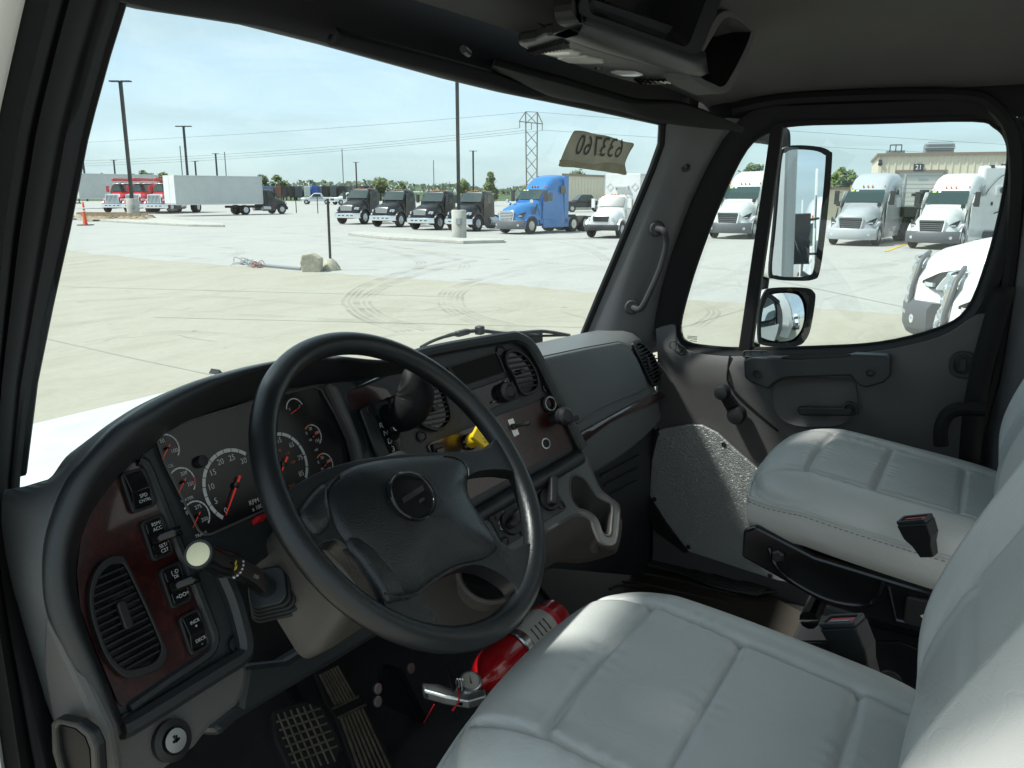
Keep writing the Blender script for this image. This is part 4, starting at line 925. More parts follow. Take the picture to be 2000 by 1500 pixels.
XC = 1.395                                                     # centre line of the cab
nC = V((0, -math.cos(rad(20)), math.sin(rad(20)))); pC = V((.8, .85, 1.9)); xC = V((1, 0, 0)); yC = V((0, math.sin(rad(20)), math.cos(rad(20))))
def PC(px, py, o=0.0): return onP(px, py, (pC + nC * o, nC))
c20, s20 = math.cos(rad(20)), math.sin(rad(20))
nM = V((-s20 * c20, -c20 * c20, s20)); pM = V((1.0, .85, 1.9)); xM = V((c20, -s20, 0)); yM = nM.cross(xM)
if yM.z < 0: yM = -yM
def PM(px, py, o=0.0): return onP(px, py, (pM + nM * o, nM))

# ---------------------------------------------------------------- shell
cab = thing('truck_cab', 'truck cab shell with grey pillars, headliner and windshield around the viewer', 'truck cab', (XC, .3, 1.13))
def ws(x, z, off=0.0):
    c = (x - XC) / .86; k = 1 - c * c; t = (z - 1.89) / .59
    return V((x, (1.03 + .10 * k) * (1 - t) + (.80 + .09 * k) * t + off, z))
def onWS(px, py, off=0.0):
    d = ray(px, py); a, b = .3, 4.0
    f = lambda s: (CAM + d * s).y - ws((CAM + d * s).x, (CAM + d * s).z, off).y
    for _ in range(50):
        m_ = (a + b) / 2
        if f(m_) > 0: b = m_
        else: a = m_
    return CAM + d * a
wx = [.50 + i * (1.79 / 24) for i in range(25)]
g = MB(); g.grid([[ws(x, 1.74 + j * (.80 / 10), .012) for x in wx] for j in range(11)]); g.obj('windshield', M_wsglass, cab, smooth=180)
# black header rubber along the top of the glass, then the headliner lip
hd_top = [(150, -40), (236, -12), (300, 4), (400, 20), (500, 37), (650, 77), (780, 115), (890, 147), (1000, 175), (1100, 196), (1200, 217), (1290, 237), (1330, 246)]
low = [onWS(*p) for p in hd_top]
hx = [p.x for p in low]
rows = []
for p in low: rows.append([p + V((0, .03, -.004)), p + V((0, -.012, -.010)), p + V((0, -.026, .006)), p + V((0, -.045, .030)), p + V((0, -.05, .10))])
g = MB(); g.grid(rows); g.obj('header_rubber', M_rub, cab, smooth=60)
# headliner: flat crown falling to the header and to the doors
def liner(x, y):
    c = min(1, abs(x - XC) / .985); e = max(0.0, (y - .25) / .55); e = min(e, 1)
    side = (1 - c ** 5) ** .6; front = (1 - e ** 2.2) ** .8
    zf = 2.545 + .02 * (1 - c * c)
    return max(0, 1) * (2.515 + (zf - 2.515) * side) + (2.685 - zf) * side * front
ys = [-.42 + i * .06 for i in range(21)]; xs_ = [XC - .985 + i * (1.97 / 32) for i in range(33)]
g = MB(); g.grid([[V((x, min(y, .80 - .045 + .09 * (1 - ((x - XC) / .86) ** 2)), liner(x, y))) for x in xs_] for y in ys]); lo = g.obj('headliner', M_liner, cab, smooth=180, solid=.015)
# right pillar: loft from the glass edge to the door seal
A = [(1306, 232), (1303, 280), (1285, 330), (1262, 385), (1237, 445), (1210, 510), (1180, 580), (1150, 652), (1138, 690)]
B = [(1448, 232), (1412, 275), (1380, 330), (1353, 385), (1330, 445), (1308, 510), (1288, 580), (1276, 652), (1272, 690)]
Ai = [(2.20 + .05 * i / 8) for i in range(9)]
rows = []
for i in range(9):
    a = onX(*A[i], Ai[i]); b = onX(*B[i], 2.33); row = [a + V((.03, .04, 0)), a + V((-.004, .012, 0))]
    for k in range(7):
        t = k / 6; q = a.lerp(b, t); row.append(q + V((-.028, -.012, 0)) * math.sin(math.pi * t) ** .7)
    row.append(b + V((.04, -.01, 0))); rows.append(row)
rp_rows = rows
g = MB(); g.grid(rows); g.obj('pillar_trim', M_pill, cab, smooth=60)
def pill(px, py, up=0.0):                                       # a point on the right pillar's face
    d = ray(px, py); best = None
    for i in range(8):
        for j in range(1, 9):
            for tri in ((rp_rows[i][j], rp_rows[i][j + 1], rp_rows[i + 1][j]), (rp_rows[i + 1][j], rp_rows[i][j + 1], rp_rows[i + 1][j + 1])):
                n = (tri[1] - tri[0]).cross(tri[2] - tri[0]); den = d.dot(n)
                if abs(den) < 1e-9: continue
                s = (tri[0] - CAM).dot(n) / den; q = CAM + d * s
                if all(((tri[(e + 1) % 3] - tri[e]).cross(q - tri[e])).dot(n) >= -1e-9 for e in range(3)):
                    if best is None or s < best: best = s
    if best is None: best = 2.3
    return CAM + d * (best - up)
g = MB(); g.tube([onX(*A[i], Ai[i]) + V((.0, .016, 0)) for i in range(9)], .011, 8); g.obj('glass_seal', M_rub, cab)
hp = [pill(1284, 447, .012), pill(1297, 452, .045), pill(1302, 475, .055), pill(1291, 520, .058), pill(1272, 565, .055), pill(1252, 602, .045), pill(1236, 601, .012)]
g = MB(); g.tube(spline(hp, 6), .0092, 10); M_handle = mat('handle_plastic', (.040, .040, .042), .65, spec=.3); gh = g.obj('grab_handle', M_handle, cab)
for c_ in ((1283, 447), (1234, 600)):
    q = pill(*c_, .004); g = MB(); g.lathe([(.022, -.01), (.022, .006), (.018, .010), (.002, .010)], q, (-.85, -.5, .1), 16); g.obj('mount', M_handle, gh)
    g = MB(); g.lathe([(.008, 0), (.007, .003), (.001, .002)], q + V((-.85, -.5, .1)).normalized() * .010, (-.85, -.5, .1), 10); g.obj('screw', M_screw, gh)
g = MB(); q = pill(1340, 328, .002); g.lathe([(.012, -.004), (.012, .003), (.007, .004), (.006, -.001), (.001, -.001)], q, (-.85, -.5, .1), 14); g.obj('screw', M_screw, cab)
# left pillar at the open driver's door: black trim between the glass and the jamb
L_in = [(262, -60, .60), (236, 0, .593), (205, 100, .585), (175, 210, .577), (160, 270, .573), (125, 450, .562), (92, 600, .556), (62, 750, .55), (40, 930, .545), (36, 1010, .525), (60, 1120, .50), (90, 1220, .485), (135, 1350, .47), (200, 1520, .46)]
L_out = [(108, -60, .42), (90, 0, .42), (66, 100, .42), (40, 210, .42), (28, 270, .42), (2, 450, .42), (-10, 600, .42), (-22, 750, .42), (-28, 930, .42), (-26, 1010, .42), (-16, 1120, .42), (-4, 1220, .42), (16, 1350, .42), (40, 1520, .42)]
rows = []; inn = []; outr = []
for a, b in zip(L_in, L_out):
    pa = onX(*a); pb = onX(*b); inn.append(pa); outr.append(pb); d = (pa - pb); n = V((-.5, -.85, 0))
    rows.append([pa + V((.02, .05, 0)), pa] + [pa.lerp(pb, t) + n * h for t, h in ((.10, .004), (.16, .012), (.30, .016), (.36, .004), (.42, .004), (.48, .020), (.62, .030), (.74, .026), (.80, .006), (.86, .020), (.95, .026), (1.0, .010))] + [pb + V((-.01, .06, 0))])
g = MB(); g.grid([list(r) for r in rows]); g.obj('pillar_trim', M_visor, cab, smooth=60)
g = MB(); g.tube([p + V((.006, .012, 0)) for p in inn[:9]], .008, 8); g.obj('glass_seal', M_rub, cab)
# painted jamb outside the seal
rows = [[pb + V((.01, .03, 0)), pb + V((-.012, .012, 0)), pb + V((-.03, .02, 0)), pb + V((-.09, .035, 0)), pb + V((-.22, .07, 0))] for pb in outr]
g = MB(); g.grid(rows); g.obj('door_jamb', M_white, cab, smooth=60)
# own hood beyond the glass
rows = []
for j in range(11):
    y = 1.12 + j * .15; row = []
    for i in range(25):
        x = .52 + i * (1.75 / 24); c = (x - XC) / .875
        row.append(V((x, y, 1.79 - .03 * (y - 1.12) - .34 * max(0, y - 1.75) ** 2 - .20 * abs(c) ** 6 - .02 * (1 if .75 < abs(c) else 0) * 0)))
    rows.append(row)
M_hood = mat('dusty_white_hood_paint', (.52, .545, .545), .45, var=(7, .14)); g = MB(); g.grid(rows); g.obj('hood', M_hood, cab, smooth=180)
g = MB(); g.grid([[ws(x, 1.80, .016) + V((0, 0, -.0)) for x in wx], [ws(x, 1.80, .10) + V((0, 0, -.03)) for x in wx]]); g.obj('cowl', M_blk, cab)
# floor, tunnel, front bulkhead, door sill
g = MB(); g.grid([[V((.44, -.45, 1.13)), V((2.42, -.45, 1.13))], [V((.44, 1.10, 1.13)), V((2.42, 1.10, 1.13))], [V((.44, 1.26, 1.34)), V((2.42, 1.26, 1.34))], [V((.44, 1.28, 1.85)), V((2.42, 1.28, 1.85))]]); g.obj('floor', M_carpet, cab, smooth=0)
g = MB(); g.prism(rpoly([onZ(*p, 1.136) for p in ((1040, 1130), (1160, 1085), (1260, 1095), (1430, 1150), (1500, 1165), (1620, 1230), (1560, 1330), (1200, 1330))], .03), (0, 0, .008)); g.obj('floor_mat', M_mat, cab, smooth=0)
g = MB()
for a, b in (((1245, 1118), (1440, 1163)), ((1215, 1135), (1420, 1178)), ((1190, 1150), (1260, 1145))):
    pa, pb = onZ(*a, 1.147), onZ(*b, 1.147); g.tube(spline([pa, pa.lerp(pb, .4) + V((.01, .02, 0)), pb], 8), .004, 6)
g.obj('mat_ridge', M_mat, cab)
sill = [(1205, 1062), (1262, 1066), (1345, 1086), (1430, 1112), (1516, 1141), (1530, 1160), (1470, 1165), (1400, 1150), (1330, 1122), (1268, 1108), (1228, 1085)]
g = MB(); g.prism([onZ(*p, 1.15) for p in sill], (0, 0, .012)); M_sill = mat('worn_sill_rubber', (.045, .044, .042), .45, var=(9, .35)); so = g.obj('door_sill', M_sill, cab, smooth=0, bevel=.004)
for k in range(8):
    t = (k + .5) / 8; top = [(1220, 1064), (1270, 1069), (1345, 1089), (1430, 1115), (1510, 1143)]; bot = [(1232, 1085), (1268, 1106), (1330, 1121), (1400, 1149), (1480, 1164)]
    g = MB(); g.tube(spline([onZ(a[0] + (b[0] - a[0]) * t, a[1] + (b[1] - a[1]) * t, 1.164) for a, b in zip(top, bot)], 5), .004, 6); g.obj('tread_rib', M_sill, so)
# lower right bulkhead (ribbed kick panel under the passenger dash) and its dark post
g = MB(); g.prism([onY(*p, .84) for p in ((1120, 880), (1290, 830), (1300, 1010), (1310, 1095), (1250, 1125), (1080, 1110))], (0, .03, 0)); kp = g.obj('kick_panel', M_char, cab, smooth=0)
for a, b in (((1160, 912), (1246, 866)), ((1172, 930), (1246, 890)), ((1180, 948), (1246, 914)), ((1190, 968), (1242, 940))):
    g = MB(); g.tube([onY(*a, .838), onY(*b, .838)], .004, 6); g.obj('rib', M_char, kp)
g = MB(); g.prism([onX(*p, 2.30) for p in ((1262, 838), (1284, 838), (1270, 965), (1300, 1020), (1348, 1078), (1336, 1082), (1280, 1040), (1252, 990))], (.05, 0, 0)); g.obj('door_post', M_rub, cab, smooth=0, bevel=.006)
# rear pillar right of the door, with belt
g = MB(); g.grid([[V((2.385, -.005, z)), V((2.36, -.03, z)), V((2.32, -.05, z)), V((2.30, -.10, z)), V((2.30, -.22, z))] for z in (1.13, 1.5, 1.9, 2.2, 2.68)]); g.obj('rear_pillar', M_pill, cab, smooth=60)
g = MB()
for y in (-.028,): g.tube(spline([V((2.335, y + .03, 1.15)), V((2.335, y + .028, 1.6)), V((2.335, y, 1.9)), V((2.335, y, 2.2)), V((2.335, y + .02, 2.40)), V((2.335, y + .07, 2.49)), V((2.335, .14, 2.525)), V((2.335, .5, 2.535)), V((2.33, .66, 2.515))], 6), .017, 8)
g.obj('door_seal', M_rub, cab)
belt = [onX(1962, 560, 2.29), onX(1925, 690, 2.29), onX(1902, 800, 2.29), onX(1893, 905, 2.29)]
g = MB(); g.grid([[p + V((0, -.024, 0)), p + V((0, .024, 0))] for p in spline(belt, 5)]); tag(g.obj('seat_belt', M_rub, None, solid=.003), 'black seat belt strap hanging beside the passenger seat back', 'seat belt')

g = MB(); ys_t = [-.45, -.2, 0, .2, .4, .6, .72, .84]
g.grid([[V((2.345, y, 2.47 if y < .75 else 2.44)), V((2.342, y, 2.53)), V((2.37, y, 2.58)), V((2.42, y, 2.66))] for y in ys_t]); g.obj('door_header', M_rub, cab, smooth=60)
g = MB(); g.grid([[V((2.31, -.12, z)), V((2.30, -.30, z)), V((2.30, -.6, z))] for z in (1.1, 1.6, 2.1, 2.7)]); g.obj('rear_trim', M_liner, cab, smooth=60)
# ---------------------------------------------------------------- sun visors
def visor(lab, low, up, ylo, yup, th=.012):
    a = [onY(*p, ylo[0] + (ylo[1] - ylo[0]) * i / (len(low) - 1)) for i, p in enumerate(low)]; b = [onY(*p, yup[0] + (yup[1] - yup[0]) * i / (len(up) - 1)) for i, p in enumerate(up)]
    a = spline(a, 6); b = spline(b, 6); n = min(len(a), len(b)); rows = []
    for i in range(n):
        p = a[i * (len(a) - 1) // (n - 1)]; q = b[i * (len(b) - 1) // (n - 1)]; m_ = [p.lerp(q, t) - V((0, 0, .008 * math.sin(math.pi * t))) for t in (0, .05, .3, .6, .95, 1)]
        rows.append(m_)
    t = thing('sun_visor', lab, 'sun visor', a[0], 'sun visors')
    g = MB(); g.grid(rows); g.obj('pad', M_visor, t, smooth=60, solid=th); return t, a, b
t, a, b = visor('long black passenger sun visor under the headliner, its tip at the right pillar', [(962, 121), (1066, 178), (1150, 198), (1221, 214), (1292, 234), (1380, 246), (1452, 251)], [(965, 119), (1050, 143), (1106, 158), (1180, 180), (1246, 197), (1339, 203), (1450, 247)], (.845, .60), (.74, .595))
g = MB(); g.box(onY(1340, 203, .66), (.02, .012, .03)); g.obj('clip', M_blk, t, bevel=.003)
t, a, b = visor('black driver sun visor with rounded end, folded up by the windshield header', [(640, 74), (760, 112), (880, 142), (960, 164), (1020, 180), (1050, 182), (1064, 178)], [(660, 60), (780, 92), (880, 118), (960, 140), (1010, 158), (1045, 170), (1062, 176)], (.80, .83), (.76, .81))
g = MB(); g.tube([onY(905, 96, .74), onY(915, 104, .78)], .006, 8); g.obj('hinge', M_screw, t)

# ---------------------------------------------------------------- overhead console
oc = thing('overhead_console', 'black overhead console with map lights and open cubbies on the headliner', 'overhead console', (XC, .55, 2.52))
def OB(px, py): return onZ(px, py, 2.512)
strip_ = [(1012, 86), (1045, 80), (1083, 68), (1160, 96), (1250, 122), (1348, 150), (1362, 157), (1320, 164), (1280, 166), (1232, 160), (1160, 140), (1090, 116), (1040, 102)]
g = MB(); g.prism(spline([OB(*p) for p in strip_], 3, True), (0, 0, .016)); pl = g.obj('light_panel', M_blk, oc, smooth=0, bevel=.004)
# bulged lip from the light strip up to the mouth of the cubby
e0 = [(1083, 68), (1160, 96), (1250, 122), (1348, 150), (1385, 142)]; e1 = [(1138, 42), (1200, 66), (1270, 88), (1345, 114), (1372, 108)]
rows = []
for a_, b_ in zip(e0, e1):
    p = OB(*a_); q = onY(b_[0], b_[1], .50); rows.append([p + V((0, .03, .02)), p, p.lerp(q, .3) - V((0, .004, .010)), p.lerp(q, .7) - V((0, .006, .012)), q + V((0, -.006, .004)), q + V((0, .02, .02))])
g = MB(); g.grid([[col[i] for col in [spline([r[c] for r in rows], 5) for c in range(6)]] for i in range(21)]); g.obj('lip', M_blk, oc, smooth=180)
P5 = lambda px, py, y=.50: onY(px, py, y)
outer = [(1132, -60), (1118, 40), (1362, 122), (1432, -60)]; inner = [(1156, -60), (1145, 24), (1343, 94), (1402, -60)]
ro_ = rpoly([P5(*p) for p in outer], .035, 6); ri_ = rpoly([P5(*p) for p in inner], .026, 6)
g = MB(); g.frame(ro_, ri_, (0, .03, 0)); g.obj('cubby_frame', M_blk, oc, smooth=0, bevel=.006)
inn_ = ri_; g = MB(); cc_ = sum(inn_, V((0, 0, 0))) / len(inn_); bk = [p.lerp(cc_, .5) + V((.06, .07, .03)) for p in inn_]; g.grid([inn_, bk], cv=True); g.add(bk, [tuple(range(len(bk)))]); g.obj('cubby', M_gloss, oc, smooth=0)
g = MB(); g.prism([P5(*p, y=.53) for p in ((1152, 4), (1160, 0), (1346, 62), (1336, 88), (1160, 30))], (0, .012, .004)); g.obj('cubby_floor', M_char, oc, smooth=0)
g = MB(); g.prism([OB(1083, 68), P5(1136, 46), P5(1119, 20), P5(1128, -60), OB(1083, 68) + V((0, 0, .15))], (-.006, 0, 0)); g.obj('side_panel', M_blk, oc, smooth=0)
o2 = [(1345, 140), (1385, 55), (1420, 20), (1470, 48), (1477, 62), (1462, 105), (1430, 170), (1412, 182), (1395, 178)]; i2 = [(1362, 138), (1396, 66), (1424, 34), (1462, 56), (1466, 66), (1452, 102), (1422, 158), (1410, 168), (1398, 165)]
o2_ = spline([P5(*p, y=.52) for p in o2], 4, True); i2_ = spline([P5(*p, y=.52) for p in i2], 4, True)
g = MB(); g.frame(o2_, i2_, (0, .05, .0)); g.obj('cubby_frame', M_liner, oc, smooth=0, bevel=.004)
ii = i2_; bk = [p + V((0, .14, .02)) for p in ii]; g = MB(); g.grid([ii, bk], cv=True); g.add(bk, [tuple(range(len(bk)))]); g.obj('cubby', M_gloss, oc, smooth=0)
M_lamplens = mat('frosted_lamp_lens', (.55, .56, .53), .25, coat=.5)
for pts in ([(1062, 106), (1072, 103), (1118, 100), (1136, 104), (1130, 110), (1090, 112)], [(1088, 116), (1100, 114), (1145, 111), (1178, 119), (1180, 124), (1150, 125), (1110, 124)], [(1192, 143), (1205, 141), (1240, 142), (1256, 148), (1240, 150), (1215, 149)]):
    g = MB(); g.prism([onZ(*p, 2.509) for p in pts], (0, 0, .006)); g.obj('map_light', M_lamplens, pl, smooth=0, bevel=.002)
for k in range(10):
    a_ = (1043 + k * 5.2, 93 - k * 1.4); b_ = (1062 + k * 5.2, 105 - k * 1.0)
    g = MB(); a3, b3 = onZ(1033 + k * 7.0, 98 - k * 2.0 + .8, 2.509), onZ(1046 + k * 7.0, 104 - k * 1.5, 2.509); g.tube([a3, b3], .0035, 6); g.obj('grille_slot', M_gloss, pl)
for k in range(9):
    g = MB(); a3, b3 = onZ(1240 + k * 9.5, 155 + k * .3, 2.509), onZ(1252 + k * 9.5, 162 - k * .2, 2.509); g.tube([a3, b3], .003, 6); g.obj('grille_slot', M_gloss, pl)
g = MB(); q = onZ(1169, 133, 2.511); g.lathe([(.007, -.003), (.006, .002), (.001, .002)], q, (0, 0, -1), 10); g.obj('microphone', M_gloss, pl)

# ---------------------------------------------------------------- paper sticker on the glass
st_o = [(1119, 258), (1127, 255), (1140, 256), (1165, 262), (1186, 265), (1200, 270), (1222, 277), (1239, 281), (1231, 296), (1224, 310), (1221, 322), (1224, 341), (1205, 339), (1180, 335), (1150, 331), (1120, 327), (1092, 325), (1093, 315), (1105, 285)]
M_paper = mat('masking_paper', (.62, .61, .50), .8, var=(14, .14), bump=(18, .5)); M_ink = mat('grey_ink', (.12, .12, .11), .7); M_tape = mat('tape_strip', (.46, .44, .31), .7, var=(20, .2), bump=(30, .5))
pts = [onWS(*p, -.004) for p in st_o]; cen = sum(pts, V((0, 0, 0))) / len(pts); stk = MB(); pts = spline(pts, 3, True)
rows = []
for k in range(9):
    row = []
    for p in pts: q = p.lerp(cen, k / 8 * .99); row.append(ws(q.x, q.z, -.004 + .0012 * math.sin(q.x * 90 + k) * (1 if k < 8 else 0)))
    rows.append(row)
stk.grid(rows, cv=True)
t = thing('windshield_sticker', 'torn paper sticker reading 633760 in reverse on the windshield', 'sticker', cen); po = stk.obj('paper', M_paper, t, smooth=60, solid=.0006)
a = onWS(1216, 293); b = onWS(1117, 284); xd = (a - b).normalized(); ydn = onWS(1165, 262) - onWS(1158, 318); ydn = (ydn - xd * ydn.dot(xd)).normalized(); wdt = (a - b).length
g = MB(); text_mb(g, '633760', (a + b) / 2, -xd, ydn, wdt * .205, spacing=1.04)
g.v = [tuple(ws(v[0], v[2], -.0066)) for v in g.v]
g.obj('number', M_ink, po, smooth=0)
tape = [(1093, 312), (1115, 313), (1140, 319), (1160, 322), (1190, 318), (1221, 322), (1224, 340), (1180, 334), (1150, 330), (1092, 324)]
g = MB(); g.grid([[onWS(*p, -.0062) for p in tape[:6]], [onWS(*p, -.0062) for p in ((1092, 324), (1112, 326), (1135, 328), (1158, 331), (1190, 335), (1224, 340))]]); g.obj('tape', M_tape, po, smooth=0)
# ---------------------------------------------------------------- wiper outside the glass
t = thing('windshield_wiper', 'black windshield wiper lying at the base of the glass', 'wiper', onWS(940, 650, .03))
g = MB(); g.tube(spline([onWS(822, 678, .03), onWS(850, 664, .035), onWS(890, 652, .04), onWS(935, 646, .045), onWS(985, 651, .04), onWS(1050, 655, .035)], 6), [.004] * 10 + [.005] * 21, 6); g.obj('arm', M_blk, t)
g = MB(); g.box(onWS(937, 645, .04), (.02, .02, .022)); g.box(onWS(903, 650, .04), (.05, .016, .014)); g.obj('pivot', M_blk, t, bevel=.003)
g = MB(); g.tube(spline([onWS(968, 655, .025), onWS(1040, 648, .03), onWS(1070, 648, .028), onWS(1112, 655, .022)], 6), .005, 6); g.obj('bridge', M_blk, t)
g = MB(); g.prism([onWS(950, 656, .022), onWS(1113, 653, .018), onWS(1113, 657, .018), onWS(950, 661, .022)], (0, .008, 0)); g.obj('blade', M_rub, t, smooth=0)
g = MB(); g.prism([onWS(424, 732, .03), onWS(429, 722, .03), onWS(436, 729, .03)], (0, .02, 0)); o = g.obj('washer_nozzle', M_blk, None, smooth=0); tag(o, 'small black washer nozzle peeping over the dash left of the wheel', 'nozzle')
# ================================================================ PASSENGER DOOR
door = thing('passenger_door', 'grey passenger door with black framed window and hammered metal scuff panel', 'door', (2.35, .4, 1.15))
D = lambda px, py, x=2.34: onX(px, py, x)
inner = [(1503, 255), (1455, 292), (1405, 392), (1360, 510), (1333, 600), (1326, 645), (1340, 670), (1400, 680), (1465, 682), (1600, 679), (1720, 671), (1830, 644), (1890, 606), (1930, 510), (1958, 400), (1971, 310), (1966, 270), (1944, 246), (1900, 233), (1700, 238), (1560, 242)]
outer = [(1480, 212), (1418, 262), (1366, 365), (1314, 490), (1288, 590), (1280, 645), (1300, 694), (1390, 702), (1465, 703), (1600, 700), (1725, 692), (1850, 666), (1915, 625), (1965, 520), (1994, 400), (2007, 310), (1999, 250), (1968, 214), (1910, 194), (1700, 201), (1560, 206)]
g = MB(); oi = [D(*p, 2.352) for p in inner]; oo = [D(*p, 2.326) for p in outer]; io = [D(*p, 2.385) for p in inner]
mid = [(a.lerp(b, .5)) + V((-.012, 0, 0)) for a, b in zip(oi, oo)]
rnd = lambda pts: spline(pts, 4, True)
g.grid([rnd([p + V((.06, 0, 0)) for p in oo]), rnd(oo), rnd(mid), rnd(oi), rnd([p.lerp(q, .0) + V((.03, 0, 0)) for p, q in zip(oi, oo)])], cv=True); g.obj('window_frame', M_rub, door, smooth=50)
g = MB(); g.tube(rnd([p + V((.004, 0, 0)) for p in oi]), .006, 8, closed=True); g.obj('window_seal', M_rub, door)
g = MB(); g.prism([p + V((.022, 0, 0)) for p in rnd(oi)], (.004, 0, 0)); wg = g.obj('window', M_glass, door, smooth=0)
g = MB(); g.prism([D(*p, 2.345) for p in ((1506, 236), (1531, 236), (1466, 690), (1440, 690))], (.03, 0, 0)); g.obj('divider_bar', M_rub, door, smooth=0, bevel=.006)
M_etch = mat('etched_print', (.12, .12, .11), .6)
g = MB(); xd = (onX(1368, 660, 2.37) - onX(1340, 660, 2.37)).normalized()
for k in range(3): g.box(onX(1352, 657 + k * 2.6, 2.366), (.001, .03, .0016))
g.box(onX(1354, 666, 2.366), (.001, .022, .002)); g.obj('etched_mark', M_etch, wg, smooth=0)
# panel under the window: stepped face with a rolled upper ledge
top = [(1281, 640), (1298, 634), (1318, 634), (1322, 658), (1342, 682), (1400, 692), (1465, 693), (1600, 690), (1722, 682), (1835, 656), (1893, 622), (1912, 611), (1940, 610)]
fall = [(1284, 690), (1296, 688), (1312, 690), (1328, 706), (1350, 716), (1402, 718), (1465, 719), (1600, 717), (1728, 712), (1850, 702), (1905, 680), (1922, 668), (1936, 660)]
a = [D(*p, 2.345) for p in top]; b = [D(*p, 2.318) for p in top]; c = [D(*p, 2.302) for p in fall]
bot = [V((2.325, p.y, 1.30)) for p in c]; bot2 = [V((2.335, p.y, 1.12)) for p in c]
rows = [[p + V((.03, 0, -.0)) for p in a], a, [p + V((0, 0, -.004)) for p in b], c, [p.lerp(q, .12) + V((.008, 0, 0)) for p, q in zip(c, bot)], [p.lerp(q, .5) + V((.006, 0, 0)) for p, q in zip(c, bot)], bot, bot2]
g = MB(); g.grid([spline(r, 4) for r in rows]); g.obj('trim_panel', M_mid, door, smooth=50)
g = MB(); g.prism([V((2.37, -.03, 1.15)), V((2.37, .86, 1.15)), V((2.37, .86, 1.78)), V((2.37, -.03, 1.82))], (.05, 0, 0)); g.obj('outer_skin', M_white, door, smooth=0)
# groove lines
g = MB(); g.tube(spline([D(1426, 694, 2.312), D(1422, 720, 2.303), D(1422, 745, 2.303), D(1438, 768, 2.308), D(1478, 806, 2.312), D(1520, 842, 2.316)], 5), .003, 6); g.obj('panel_seam', M_rub, door)
# pull handle
po = [(1452, 704), (1470, 697), (1560, 701), (1650, 696), (1668, 692), (1732, 694), (1738, 700), (1738, 736), (1726, 748), (1690, 758), (1676, 752), (1660, 734), (1535, 738), (1515, 746), (1500, 760), (1466, 748), (1454, 738)]
g = MB(); g.prism([D(*p, 2.268) for p in po], (.045, 0, 0)); ph = g.obj('pull_handle', M_char, door, smooth=0, bevel=.007, seg=3)
for p in ((1479, 729), (1700, 728)):
    g = MB(); g.lathe([(.012, -.002), (.012, .0025), (.009, .003), (.007, -.0), (.001, .0)], D(*p, 2.2675), (-1, 0, 0), 16); g.obj('screw', M_screw, ph)
g = MB(); g.prism(rpoly([D(*p, 2.272) for p in ((1524, 700), (1545, 695), (1655, 691), (1664, 694), (1650, 699), (1560, 703))], .004), (-.004, 0, .003)); g.obj('finger_slot', M_blk, ph, smooth=0)
# shadowed pocket behind the inside latch: a dish pressed into the panel
g = MB(); rim_ = spline([D(*p, 2.3035) for p in ((1530, 742), (1510, 775), (1520, 812), (1560, 832), (1640, 830), (1672, 800), (1672, 760), (1655, 740))], 5, True); cen = sum(rim_, V((0, 0, 0))) / len(rim_)
g.grid([rim_, [p.lerp(cen, .06) + V((.004, 0, 0)) for p in rim_], [p.lerp(cen, .3) + V((.006, 0, 0)) for p in rim_], [p.lerp(cen, .95) + V((.006, 0, 0)) for p in rim_]], cv=True); g.obj('latch_dish', M_mid, door, smooth=60)
g = MB(); g.prism(rpoly([D(*p, 2.285) for p in ((1557, 797), (1568, 795), (1660, 796), (1666, 803), (1662, 813), (1566, 812), (1558, 808))], .004), (.012, 0, 0)); lh = g.obj('inside_latch', M_blk, door, smooth=0, bevel=.004)
g = MB(); g.tube([D(1648, 796, 2.284), D(1652, 790, 2.284), D(1662, 788, 2.284), D(1671, 794, 2.284), D(1672, 810, 2.284)], .006, 8); g.obj('latch_pivot', M_blk, lh)
# window crank
ck = [D(1411, 766, 2.275), D(1439, 810, 2.29)]
u_ = (ck[1] - ck[0]).normalized(); w_ = V((-1, 0, 0)).cross(u_).normalized()
g = MB(); g.prism([ck[0] + w_ * .016, ck[0] - w_ * .016, ck[1] - w_ * .022, ck[1] + w_ * .022], (.012, 0, 0)); co = g.obj('window_crank', M_blk, door, smooth=0, bevel=.004)
for p, r_ in ((ck[0], .021), (ck[1], .026)):
    g = MB(); g.lathe([(r_, .012), (r_, -.012), (r_ * .85, -.02), (r_ * .3, -.023), (.001, -.023)], p, (1, 0, 0), 20); g.obj('knob', M_blk, co)
# sill vents and lock bezel
for c_, w_, h_ in (((1324, 680), .055, .014), ((1476, 692), .075, .010)):
    p = D(*c_, 2.312); e = (D(c_[0] + 14, c_[1] + (10 if c_[0] < 1400 else 0), 2.312) - p).normalized(); f = V((-1, 0, .25)).cross(e).normalized()
    g = MB(); g.frame(rrect(p, e, f, w_, h_ * 2.0, h_ * .95), rrect(p, e, f, w_ * .84, h_ * 1.2, h_ * .55), V((-.005, 0, .002))); vo = g.obj('sill_vent', M_blk, door, smooth=0, bevel=.0015)
    g = MB(); g.prism(rrect(p, e, f, w_ * .86, h_ * 1.25, h_ * .5), V((-.001, 0, .0005))); g.obj('opening', M_gloss, vo, smooth=0)
    for k in (-1, 1): g = MB(); g.prism(rrect(p + e * k * w_ * .2, e, f, w_ * .05, h_ * 1.2, .001), V((-.003, 0, .001))); g.obj('vane', M_screw, vo, smooth=0)
p = D(1881, 712, 2.300); e = V((0, -1, 0)); f = V((0, 0, 1))
g = MB(); g.frame(rrect(p, e, f, .062, .068, .028), rrect(p, e, f, .040, .046, .02), (-.006, 0, 0)); lb = g.obj('lock_bezel', M_blk, door, smooth=0, bevel=.002)
g = MB(); g.prism(rrect(p, e, f, .042, .048, .02), (-.001, 0, 0)); g.obj('recess', M_gloss, lb, smooth=0)
